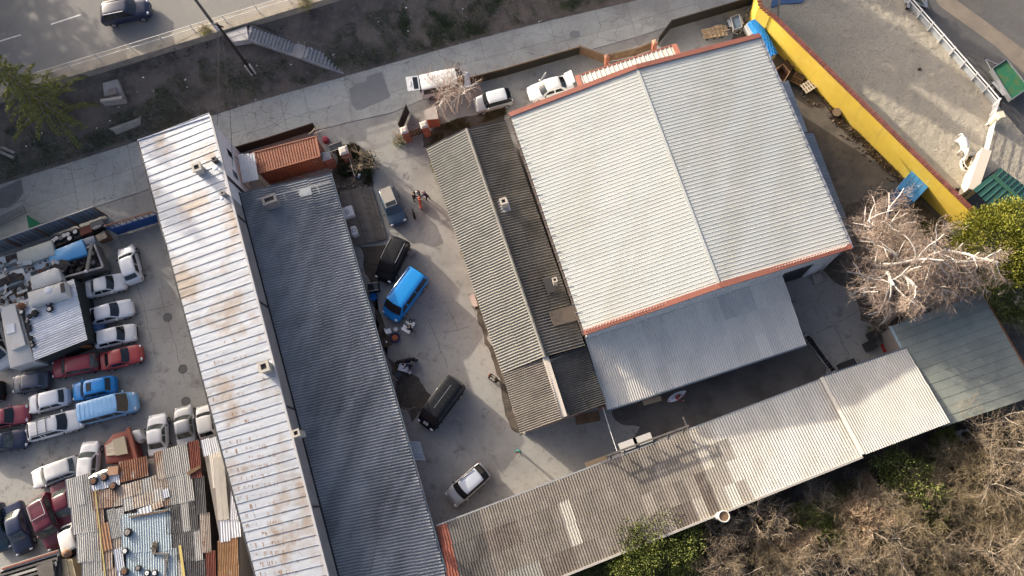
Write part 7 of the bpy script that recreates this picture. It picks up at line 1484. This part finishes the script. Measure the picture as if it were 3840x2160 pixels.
chair('white folding chair against the court wall near the worktable', K(3, 2, 1345, 445), K(3, 2, 1420, 420), white_gloss); chair('dark chair behind the grey box by the court wall', K(3, 2, 1445, 880), K(3, 2, 1500, 820), M('slate_cloth', (.06, .07, .085), .9))
q = P(*K(3, 2, 1405, 415), .5); t = thing('stool', 'round steel stool between the white chair and the worktable', 'stool', (q.x, q.y, 0)); MB().tube([(0, 0, .46), (0, 0, .5)], .19, 16).build('seat', galv, t, 60, True)
for k in range(3): a = k * 2.1; MB().tube([(.1 * math.cos(a), .1 * math.sin(a), .46), (.2 * math.cos(a), .2 * math.sin(a), 0)], .015, 5).build('leg', galv, t, local=True)
q = P(*K(3, 2, 1395, 500), .3); t = thing('pet_basket', 'dark basket with glowing orange cushion by the court wall', 'basket', (q.x, q.y, 0)); MB().ring((0, 0, .25), .38, .09, 18, 6).build('rim', M('navy_cloth', (.03, .03, .08), .9), t, 90, True); MB().blob((0, 0, .22), (.33, .3, .1), 12, 6).build('cushion', M('orange_cloth', (.5, .13, .05), .9), t, 90, True)
t = thing('storage_box', 'grey metal storage box by the black motorbike', 'box', P(*K(3, 2, 1500, 805), 0), -.25); MB().box((0, 0, .3), (.8, .75, .6)).build('box', M('box_grey', (.45, .48, .52), .5, .2), t, local=True); MB().box((0, 0, .63), (.84, .79, .05)).build('lid', M('box_lid', (.52, .55, .6), .4, .3), t, local=True); MB().box((0, -.39, .5), (.2, .03, .05)).build('handle', metal_dark, t, local=True)
t = thing('white_helmet', 'white crash helmet on the ground below the grey box', 'helmet', P(*K(3, 2, 1550, 855), 0)); MB().blob((0, 0, .15), (.16, .14, .15), 12, 8).build('shell', white_gloss, t, 60, True); MB().box((.12, 0, .15), (.08, .2, .07)).build('visor', glass, t, local=True)
t = thing('display_case', 'dark glass-topped case with steel frame by the nose of the black people carrier', 'case', P(*K(3, 2, 1195, 10), 0), ARZ + 1.4); MB().box((0, 0, .35), (.95, .75, .7)).build('case', metal_dark, t, local=True); MB().box((0, 0, .71), (.8, .6, .02)).build('glass_top', window_glass, t, local=True)
for y in (-.35, .35): MB().beam((-.48, y, .73), (.48, y, .73), .04, .04).build('frame_bar', galv, t, local=True)
q = P(*K(3, 2, 1185, 92), .25); t = thing('basin', 'bright blue plastic basin beside the glass-topped case', 'basin', (q.x, q.y, 0)); MB().tube([(0, 0, .02), (0, 0, .28)], [.26, .36], 16, False).build('wall', blue_tarp, t, 60, True); MB().tube([(0, 0, .03), (0, 0, .05)], .25, 16).build('base', blue_tarp, t, local=True)
t = thing('crate', 'dark wooden crate with a white tag by the court wall', 'crate', P(*K(3, 2, 1315, 550), 0), ARZ); MB().box((0, 0, .3), (.7, .8, .6)).build('box', wood_brown, t, local=True); MB().box((0, 0, .62), (.74, .84, .04)).build('lid', dkwood, t, local=True); MB().box((.1, .1, .65), (.16, .12, .012)).build('tag', white_gloss, t, local=True)
t = thing('sign_board', 'pale board leaning on the terracotta wall below the dark chair', 'board', P(*K(3, 2, 1395, 905), 0)); a, b = P(*K(3, 2, 1375, 880), .6), P(*K(3, 2, 1415, 925), .6); MB().beam(a, b, .06, .9).build('board', M('board_pale', (.5, .47, .42), .8), t); MB().beam(a + Vector((0, 0, .47)), b + Vector((0, 0, .47)), .09, .05).build('rail', wood_grey, t)
t = thing('pipe_heap', 'bent pale pipes lying by the court wall near the striped black van', 'pipes', P(*K(3, 2, 1530, 1215), 0))
for k, (x0, y0, x1, y1) in enumerate(((1470, 1200, 1605, 1200), (1480, 1240, 1545, 1260), (1500, 1215, 1560, 1225))): MB().tube([P(*K(3, 2, x0, y0), .2), lerp(P(*K(3, 2, x0, y0), .2), P(*K(3, 2, x1, y1), .2), .5) + Vector((0, -.15, .1)), P(*K(3, 2, x1, y1), .2)], .025, 6).build('pipe', rim_dull, t)
t = thing('wire_rack', 'pale wire rack standing against the west wall of the ridged shed', 'rack', P(*K(3, 2, 2190, 120), 0)); 
for z_ in (.1, .6, 1.1): MB().slab([P(*K(3, 2, *p), z_) for p in ((2145, 80), (2195, 60), (2235, 180), (2185, 195))], .03).build('shelf', M('rack_pink', (.42, .33, .3), .7), t)
for p in ((2145, 80), (2195, 60), (2235, 180), (2185, 195)): q = P(*K(3, 2, *p), .6); MB().box(q, (.04, .04, 1.2)).build('post', rim_dull, t)
# rubbish beside the brick pier
t = thing('red_canister', 'dull red fuel canister near the orange container', 'canister', P(*K(1, 2, 712, 1425), 0), .2); MB().box((0, 0, .35), (.5, .42, .7)).build('can', M('can_red', (.33, .05, .08), .6), t, local=True); MB().box((0, 0, .74), (.3, .06, .08)).build('handle', M('can_red', (.33, .05, .08), .6), t, local=True)
t = thing('dark_glass_panel', 'dark glazed panel lying flat by the pale-capped brick pier', 'panel', P(*K(2, 2, 820, 50), 0), .35); MB().box((0, 0, .5), (1.2, .65, .06)).build('panel', window_glass, t, local=True)
for s in (-1, 1): MB().box((0, s * .33, .52), (1.24, .05, .08)).build('frame_bar', rim_dull, t, local=True); MB().box((s * .5, 0, .24), (.06, .5, .46)).build('support', metal_dark, t, local=True)
tag(MB().beam(P(*K(2, 2, 930, 110), 1.0), P(*K(2, 2, 990, 318), 1.0), .05, .05).build('handrail', M('pale_rail', (.5, .47, .42), .7)), 'thin pale handrail running from the pale-capped pier to the deck', 'handrail')
t = thing('milk_carton', 'blue and white carton on the dark rubbish patch', 'carton', P(*K(2, 2, 1040, 325), .1), 1.2); MB().box((0, 0, .1), (.42, .2, .2)).build('box', M('carton_blue', (.25, .38, .5), .6), t, local=True); MB().box((.1, 0, .21), (.15, .2, .03)).build('flap', white_gloss, t, local=True)
g = MB(); r = random.Random(9)
for _ in range(46): q = P(r.uniform(1268, 1385), r.uniform(600, 705), .1); g.box(q + Vector((0, 0, .03)), (r.uniform(.05, .3), r.uniform(.04, .2), r.uniform(.03, .12)), r.random() * 3)
tag(g.build('rubbish', M('rubbish', (.16, .14, .125), .9, mix=[((.3, .28, .26), 2, .5, .6, .7)])), 'dark rubbish strewn between the brick pier and the deck', 'rubbish', kind='stuff')
t = thing('branch_pile', 'long pale dry branches thrown behind the orange container', 'branches', P(*K(1, 2, 680, 1300), 0))
for x0, y0, x1, y1 in ((530, 1350, 720, 1255), (600, 1340, 775, 1290), (590, 1345, 690, 1420), (560, 1330, 640, 1270), (600, 1300, 640, 1400)): a, b = P(*K(1, 2, x0, y0), 2.6), P(*K(1, 2, x1, y1), 1.2); MB().tube([a, lerp(a, b, .5) + Vector((0, 0, .25)), b], [.04, .03, .015], 5).build('branch', twig_pale, t)
# surfboard
a, b = P(*K(3, 3, 1565, 1143), .9), P(*K(3, 3, 1752, 1035), .9); d = (b - a); Ls = d.length; t = thing('surfboard', 'white pointed surfboard with small prints held beside the lean-to', 'surfboard', (a + b) / 2, math.atan2(d.y, d.x))
n = 18; pr = [(Ls * (-.5 + i / n), .30 * math.sin(math.pi * (i / n) ** .85) ** .75) for i in range(n + 1)]
v = [(x, y, .04 - abs(x / Ls) * .0 + .05 * (2 * x / Ls) ** 2) for x, y in pr] + [(x, -y, .04 + .05 * (2 * x / Ls) ** 2) for x, y in pr[::-1]]
MB().prism([Vector(p) - Vector((0, 0, .07)) for p in v], [Vector(p) for p in v]).build('board', M('board_white', (.72, .72, .76), .25, coat=.4), t, local=True)
MB().blob((.25, .06, .055), (.07, .035, .01), 8, 4).build('leaf_print', green_paint, t, local=True); MB().beam((-.5, .02, .075), (.1, .03, .052), .12, .006).build('grey_print', M('print_grey', (.5, .52, .52), .5), t, local=True); MB().blob((-Ls * .42, 0, .09), (.06, .05, .01), 8, 4).build('nose_print', redc, t, local=True)
# boards under the eaves of the lane
for lab, x0, y0, x1, y1, z_, w_, m in (('tan board leaning under the lean-to gutter', 1310, 1130, 1490, 1080, 1.2, .9, wood), ('rusty red sheet on the lane floor by the shed end', 640, 1330, 880, 1290, .1, .8, wood_brown), ('brick-red panel under the lean-to corner', 860, 1205, 945, 1180, 2.0, .5, terracotta)):
    a, b = P(*K(3, 3, x0, y0), z_), P(*K(3, 3, x1, y1), z_); t = thing('board', lab, 'board', (a.x, a.y, 0)); MB().beam(a, b, w_, .06).build('panel', m, t); MB().beam(a + Vector((0, 0, .045)), b + Vector((0, 0, .045)), .06, .03).build('batten', wood_brown, t)
tag(MB().beam(P(*K(4, 3, 740, 335), 2.3), P(*K(4, 3, 955, 255), 2.3), .4, .08).build('board', wood), 'tan plank lying along the north gutter of the patchwork shed', 'board')
tag(MB().slab([PK(3, 3, *p, .35) for p in ((70, 1430), (460, 1310), (500, 1290), (510, 1330), (120, 1470))], .3).build('concrete_apron', cb), 'low pale concrete apron at the south end of the ridged shed', 'apron')
# lane end: broken kerb strip, bins, red mat
a, b = P(*K(3, 4, 380, 475), .15), P(*K(3, 4, 665, 850), .15); t = thing('stone_kerb', 'broken whitish stone kerb crossing the end of the lane', 'kerb', a)
for k in range(14): q = lerp(a, b, (k + .5) / 14); MB().box(q, (.5, .42 + random.uniform(-.08, .08), .22), math.atan2((b - a).y, (b - a).x) + random.uniform(-.1, .1)).build('stone', M('pale_stone', (.33, .32, .33), .9, mix=[((.2, .195, .2), 3, .45, .7, .6)], rnd=.2), t)
for lab, x, y, rz in (('dark planter box with a green plant near the lane end', 1040, 490, .4), ('dark long bin beside the planter at the lane end', 1005, 590, .4), ('dark workbench against the pale shed', 780, 790, .35)):
    t = thing('bin', lab, 'bin', P(*K(3, 4, x, y), 0), rz); MB().box((0, 0, .35), (1.3 if rz < .38 else .8, .7, .7)).build('box', metal_dark, t, local=True); MB().box((0, 0, .72), (1.34 if rz < .38 else .84, .74, .04)).build('lid', plastic_dark, t, local=True)
tag(MB().slab([PK(3, 4, *p, .03) for p in ((1130, 570), (1290, 520), (1330, 610), (1160, 650))], .02).build('red_mat', redc), 'red mat on the ground beside the felt roof building', 'mat')
tag(MB().slab([PK(2, 4, *p, .3) for p in ((440, 1315), (530, 1300), (575, 1380), (470, 1415))], .3).build('concrete_step', cb), 'square concrete step by the hall door', 'step')
# hall east yard
def pallet(label, px, z, rz, grp, m=wood, n=1):
    q = P(*px, z); t = thing('pallet', label, 'pallet', (q.x, q.y, z), rz, grp)
    for k in range(n):
        for y in (-.4, 0, .4): MB().box((0, y, .05 + k * .15), (1.2, .1, .09)).build('bearer', m, t, local=True)
        for x in (-.52, -.26, 0, .26, .52): MB().box((x, 0, .12 + k * .15), (.14, 1.0, .025)).build('slat', m, t, local=True)
    return t
pallet('pale pallet on top of a low stack by the yellow wall', (3031, 325), .45, .55, 'pallets by the yellow wall', M('pale_wood', (.5, .44, .36), .9, rnd=.15)); pallet('grey pallet stack under the pale pallet', (3030, 330), 0, .6, 'pallets by the yellow wall', wood_brown, 3)
pallet('brown pallet lying askew beside the wooden crate', (2990, 300), .2, 1.0, 'pallets by the yellow wall', wood_brown, 2); pallet('dark broken pallet near the tarp end', (2950, 255), .1, .9, 'pallets by the yellow wall', wood_brown, 2)
cz4 = [(2760 + x / 2.047, y / 2.047) for x, y in ((295, 540), (360, 490), (415, 550), (360, 635))]
p4 = ccw([P(*p, 1.0) for p in cz4]); t = thing('wooden_crate', 'open plywood crate beside the hall gutter', 'crate', p4[0] * Vector((1, 1, 0)))
for a, b in zip(p4, p4[1:] + p4[:1]): MB().beam(a - Vector((0, 0, .45)), b - Vector((0, 0, .45)), .05, .9).build('side', M('plywood', (.32, .2, .13), .85), t)
MB().slab([Vector((q.x, q.y, .15)) for q in p4], .05).build('floor', wood_brown, t)
# blue tarp over a boat trailer
tp = [(2760 + x / 2.047, y / 2.047) for x, y in ((93, 168), (182, 140), (328, 405), (262, 440))]; q4 = [P(*p, 1.5) for p in tp]
t = thing('tarped_trailer', 'long load under a bright blue tarp between hall and yellow wall', 'trailer', ((q4[0].x + q4[2].x) / 2, (q4[0].y + q4[2].y) / 2, 0))
nu, nv = 12, 26; vv = []
for j in range(nv + 1):
    for i in range(nu + 1):
        q = bil(q4[0], q4[1], q4[2], q4[3], i / nu, j / nv); ed = min(i, nu - i) / nu; q = q + Vector((0, 0, .12 * math.sin(math.pi * i / nu) - (.5 if ed == 0 else 0) + (.06 * math.sin(i * 2.1 + j * 1.3) + .05 * math.sin(j * 2.7 - i)) * (1 if j > 12 else .25))); vv.append(q)
me = new_mesh('tarp', vv, [(j * (nu + 1) + i, j * (nu + 1) + i + 1, (j + 1) * (nu + 1) + i + 1, (j + 1) * (nu + 1) + i) for j in range(nv) for i in range(nu)], [blue_tarp], 180); o = bpy.data.objects.new('tarp', me); COL.objects.link(o); attach(o, t)
w4 = inset(q4, .12); MB().prism([Vector((q.x, q.y, .4)) for q in w4], [q - Vector((0, 0, .12)) for q in w4]).build('hull', M('trailer_white', (.5, .5, .48), .6), t)
MB().slab([PK(1, 3, *p, 1.1) for p in ((2340, 260), (2375, 225), (2440, 330), (2400, 350))], .7).build('side_box', M('trailer_white', (.5, .5, .48), .6), t)
for s in (0, 1): q = lerp(q4[0 + 3 * 0], q4[3], .45 + .1 * s); MB().tube([Vector((q.x, q.y, .3)), Vector((q.x + .2, q.y, .3))], .3, 14).build('wheel', rubber, t)
def trailer(label, px4, z, bed, load, px_hitch, n_w=1, frame=galv):
    p4 = ccw([P(*p, z) for p in px4]); c = sum(p4, Vector()) / 4; t = thing('trailer', label, 'trailer', (c.x, c.y, 0), 0, None)
    for a, b in zip(p4, p4[1:] + p4[:1]): MB().beam(a - Vector((0, 0, .25)), b - Vector((0, 0, .25)), .05, .5).build('side_board', bed, t); MB().beam(a + Vector((0, 0, .02)), b + Vector((0, 0, .02)), .06, .05).build('top_rail', frame, t)
    MB().slab([q - Vector((0, 0, .06)) for q in inset(p4, .04)], .3).build('load_cover', load, t)
    h_ = P(*px_hitch, .45); e = min(((lerp(a, b, .5)) for a, b in zip(p4, p4[1:] + p4[:1])), key=lambda m_: (m_ - h_).length); d = (c - h_); d.z = 0; d.normalize(); s = Vector((-d.y, d.x, 0))
    for k in (-1, 1): MB().beam(Vector((e.x, e.y, .5)) + s * .45 * k, h_, .06, .08).build('drawbar', frame, t)
    MB().blob(h_, (.1, .1, .09), 8, 6).build('hitch', metal_dark, t); W_ = max((q - c).dot(s) for q in p4)
    for k in range(n_w):
        for sg_ in (-1, 1):
            q = Vector((c.x, c.y, .33)) + d * ((k - (n_w - 1) / 2) * .75 + .2) + s * sg_ * (W_ + .12); w = MB().tube([q - s * .09, q + s * .09], .32, 16).build('wheel', rubber, t, 50); MB().tube([q - s * .1, q + s * .1], .18, 12).build('rim', rim_m, w); MB().box(q + Vector((0, 0, .38)), (.8, .25, .04), math.atan2(d.y, d.x)).build('mudguard', frame, t)
    return t
trailer('galvanised trailer under a green net on the tarmac right of the paddock', [K(1, 4, *p) for p in ((2255, 690), (2400, 598), (2625, 880), (2450, 1000))], 1.15, galv, green_net, K(1, 4, 2185, 590), 2)
trailer('small box trailer with blue-grey tarpaulin by the lattice fence', [K(1, 3, *p) for p in ((2200, 175), (2285, 145), (2318, 270), (2235, 300))], .95, rim_dull, M('slate_tarp', (.1, .14, .2), .6, bump=(.4, 4, .1)), K(1, 3, 2282, 350), 1)
trailer('dark flat trailer behind the paddock fence at the top edge', [K(1, 4, *p) for p in ((1430, -30), (1530, -40), (1590, 75), (1480, 20))], .9, metal_dark, M('dark_green_tarp', (.02, .035, .03), .7), K(1, 4, 1470, -120), 1)
t = thing('bicycle', 'bicycle leaning by the yellow wall next to the small box trailer', 'bicycle', P(*K(1, 3, 2350, 170), 0), 1.1)
for x in (-.5, .5): MB().ring((x, 0, .33), .31, .025, 18, 5, 'Y').build('wheel', rubber, t, 90, True)
for a, b in (((-.5, 0, .33), (-.15, 0, .85)), ((-.15, 0, .85), (.4, 0, .85)), ((.4, 0, .9), (.5, 0, .33)), ((-.05, 0, .3), (.4, 0, .8)), ((-.05, 0, .3), (-.17, 0, .9)), ((-.5, 0, .33), (-.05, 0, .3))): MB().tube([a, b], .02, 5).build('frame_tube', metal_grey, t, local=True)
MB().box((-.18, 0, .93), (.26, .14, .05)).build('saddle', plastic_dark, t, local=True); MB().tube([(.38, -.28, 1.0), (.38, .28, 1.0)], .015, 5).build('handlebar', metal_dark, t, local=True)
t = thing('plank_stack', 'stack of pale sawn planks and battens near the lattice fence', 'planks', P(*K(1, 3, 2040, 320), 0))
a, b = P(*K(1, 3, 1920, 345), .5), P(*K(1, 3, 2170, 300), .5); d = (b - a).normalized(); s = Vector((-d.y, d.x, 0))
for k in range(7): MB().beam(a + s * (k - 3) * .16 + d * random.uniform(-.1, .1) + Vector((0, 0, random.uniform(0, .08))), b + s * (k - 3) * .16 + d * random.uniform(-.4, .25), .12, .06).build('plank', wood, t)
for k in range(4): q = lerp(a, b, .3 + k * .16); MB().beam(q - s * .5 + Vector((0, 0, .08)), q + s * .4 + Vector((0, 0, .08)), .07, .06).build('batten', wood, t)
MB().box(P(*K(1, 3, 2075, 275), .5), (.75, .35, .3), .1).build('block', wood, t)
for k in range(3): q = lerp(a, b, .15 + k * .3); MB().box((q.x, q.y, .22), (.15, .9, .42), .2).build('trestle', dkwood, t)
# blue open container by the yellow wall
bz = 1.7; p4 = [PK(2, 4, *p, bz) for p in ((1455, 258), (1638, 405), (1470, 585), (1300, 438))]; t = thing('blue_container', 'bright blue open-fronted metal container against the yellow wall', 'container', p4[0] * Vector((1, 1, 0)))
for k in range(8): a, b = lerp(p4[0], p4[1], k / 8), lerp(p4[0], p4[1], (k + .97) / 8); c_, e_ = lerp(p4[3], p4[2], (k + .97) / 8), lerp(p4[3], p4[2], k / 8); MB().slab([a + Vector((0, 0, .02 * (k % 2))), b + Vector((0, 0, .02 * (k % 2))), c_ + Vector((0, 0, .02 * (k % 2))), e_ + Vector((0, 0, .02 * (k % 2)))], .05).build('roof_panel', blue_box, t)
w4 = inset(p4, .04); MB().prism([Vector((q.x, q.y, 0)) for q in w4], [q - Vector((0, 0, .06)) for q in w4]).build('wall', blue_box, t)
a, b = p4[3], p4[2]; dn = (p4[3] - p4[0]).normalized(); MB().prism([Vector((q.x, q.y, 0)) for q in (a, lerp(a, b, .55), lerp(a, b, .55) + dn * 1.6, a + dn * 1.6)], [Vector((q.x, q.y, z_)) for q, z_ in ((a, 1.5), (lerp(a, b, .55), 1.5), (lerp(a, b, .55) + dn * 1.6, 1.2), (a + dn * 1.6, 1.2))]).build('loading_ramp', M('blue_dark', (.02, .08, .2), .6), t)
g = MB(); r = random.Random(12)
for k in range(60): u = r.random(); q = lerp(P(2990, 300), P(3390, 690), u) + Vector((r.uniform(-.9, .3), r.uniform(-.6, .2), 0)); s_ = r.uniform(.04, .16); g.blob(q + Vector((0, 0, s_ * .4)), (s_, s_ * .8, s_ * .6), 7, 5, .25, r.random() * 3)
tag(g.build('rubble', M('brown_rubble', (.12, .09, .068), .95, mix=[((.2, .17, .14), 2, .5, .65, .7)])), 'stones and earth clods along the foot of the yellow wall', 'rubble', kind='stuff')
t = thing('brown_barrel', 'short brown tree stump by the yellow wall', 'stump', PK(1, 4, 695, 1130)); MB().tube([PK(1, 4, 695, 1130, 0), PK(1, 4, 695, 1130, .5)], [.42, .38], 14).build('trunk', wood_brown, t, 60); MB().tube([PK(1, 4, 695, 1130, .5), PK(1, 4, 695, 1130, .52)], .36, 14).build('cut_face', M('stump_cut', (.25, .18, .12), .9), t)
# feeder
q = P(3634, 624, 0); t = thing('hay_feeder', 'round white tubular hay feeder ring with brown hay', 'hay feeder', q)
for z_, m in ((.12, white_gloss), (.5, white_gloss), (.95, white_gloss)): MB().ring(q + Vector((0, 0, z_)), .85, .035, 28, 6).build('ring', m, t, 90)
for k in range(14):
    a = k * 2 * math.pi / 14; c_ = Vector((math.cos(a), math.sin(a), 0)) * .85; MB().tube([q + c_ + Vector((0, 0, .5)), q + c_ * .97 + Vector((0, 0, .98))], .025, 6).build('bar', white_gloss, t)
MB().tube([q + Vector((0, 0, .05)), q + Vector((0, 0, .5))], [.86, .86], 28, False).build('skirt', M('feeder_skirt', (.6, .6, .58), .6), t, 60)
tag(MB().blob(q + Vector((0, 0, .18)), (.78, .78, .2), 16, 7, .08).build('hay', M('hay', (.18, .125, .06), .95, mix=[((.28, .2, .1), 4, .45, .7, .7)], bump=(.9, 12, .1))), 'brown hay heaped inside the feeder ring', 'hay', kind='stuff')
# paddock top-left corner: blue sheet and steel post
tag(MB().slab([PK(1, 4, *p, .25) for p in ((40, -20), (130, -60), (460, -60), (330, 25), (140, 40), (30, 75))], .1).build('blue_cover', M('blue_grey_cover', (.06, .12, .25), .6, bump=(.4, 2, .1))), 'blue cover sheet spread at the top corner of the sand', 'cover')
a = PK(1, 4, 100, 190, .3); t = thing('steel_post', 'slanting pale steel post at the top corner of the sand', 'post', a); MB().tube([a, PK(1, 4, 118, -40, 2.5)], .09, 10).build('tube', galv, t, 60); MB().box(a, (.35, .35, .06)).build('foot_plate', metal_grey, t)
t = thing('droppings', 'small dark heap of dung on the sand', 'dung', PK(1, 4, 1520, 695, .15)); 
for k in range(5): MB().blob(PK(1, 4, 1520, 695, .2) + Vector((random.uniform(-.12, .12), random.uniform(-.1, .1), 0)), (.1, .09, .07), 7, 5, .2).build('clod', M('dung', (.07, .045, .03), .95), t)
# loose scrap over the junk heap
r = random.Random(77)
for nm, lab, m, n_ in (('scrap_panels', 'bent pale body panels scattered over the junk heap', paint('scrap_white', (.52, .53, .5), .6, .5, 0), 34), ('scrap_parts', 'small dark car parts scattered over the junk heap', burnt, 90), ('scrap_bars', 'rusty bars and strips scattered over the junk heap', rust, 26)):
    g = MB()
    for k in range(n_):
        x, y = (r.uniform(0, 1000), r.uniform(880, 1430)) if r.random() < .6 else (r.uniform(0, 430), r.uniform(1380, 1700)); q = P(*S1(x, y), r.uniform(1.9, 2.6) if m is not burnt else r.uniform(1.5, 2.5)); mt = Matrix.Translation(q) @ Matrix.Rotation(r.uniform(0, 6), 4, 'Z') @ Matrix.Rotation(r.uniform(-.5, .5), 4, 'X') @ Matrix.Rotation(r.uniform(-.5, .5), 4, 'Y')
        if nm == 'scrap_panels': g.box(None, (r.uniform(.3, 1.0), r.uniform(.2, .6), .03), m=mt)
        elif nm == 'scrap_bars': g.box(None, (r.uniform(.5, 1.6), .06, .05), m=mt)
        else: g.box(None, (r.uniform(.1, .4), r.uniform(.08, .3), r.uniform(.05, .2)), m=mt)
    tag(g.build(nm, m), lab, 'scrap', kind='stuff')
# oil stains and grime on the court and scrapyard floor
for k, (x, y, s) in enumerate(((1500, 1230, 1.0), (1590, 1330, .7), (1560, 1400, 1.1), (1680, 1300, .5), (1480, 1560, .9), (1700, 1560, .6), (1560, 1740, 1.0), (1850, 1720, .5), (600, 1390, .8), (540, 1490, .9), (470, 1560, .7), (300, 1650, .8), (640, 1130, .4), (560, 1010, .5), (1480, 880, .6), (1600, 1000, .5), (1520, 660, .4), (410, 1290, .6), (180, 1730, 1.0), (700, 1550, .6))):
    c_ = P(x, y, .0085 + k * .0004); pts = []
    for i in range(40): a = i * 2 * math.pi / 40; rr = s * (.8 + .45 * n1(math.cos(a) * 1.5 + k * 9, math.sin(a) * 1.5)) * (1 + .08 * n2(math.cos(a) * 9 + k, math.sin(a) * 9)); pts.append(c_ + Vector((math.cos(a) * rr, math.sin(a) * rr * .7, 0)))
    sheet('oil_stain', pts, M('oil_stain', (.22, .212, .2), .8, mix=[((.30, .29, .275), 1.6, .42, .58, .9), ((.12, .115, .11), 2.5, .55, .7, .6)]))
# old machine stones behind the felt roof
t = thing('block_heap', 'grey concrete blocks dumped at the corner of the felt roof building', 'blocks', PK(4, 4, 1960, 30))
for x, y in ((1920, 20), (1960, 55), (2000, 20), (1990, 45)): MB().box(PK(4, 4, x, y, .3), (.7, .5, .5), x * .1).build('block', M('block_grey', (.26, .27, .28), .9), t)
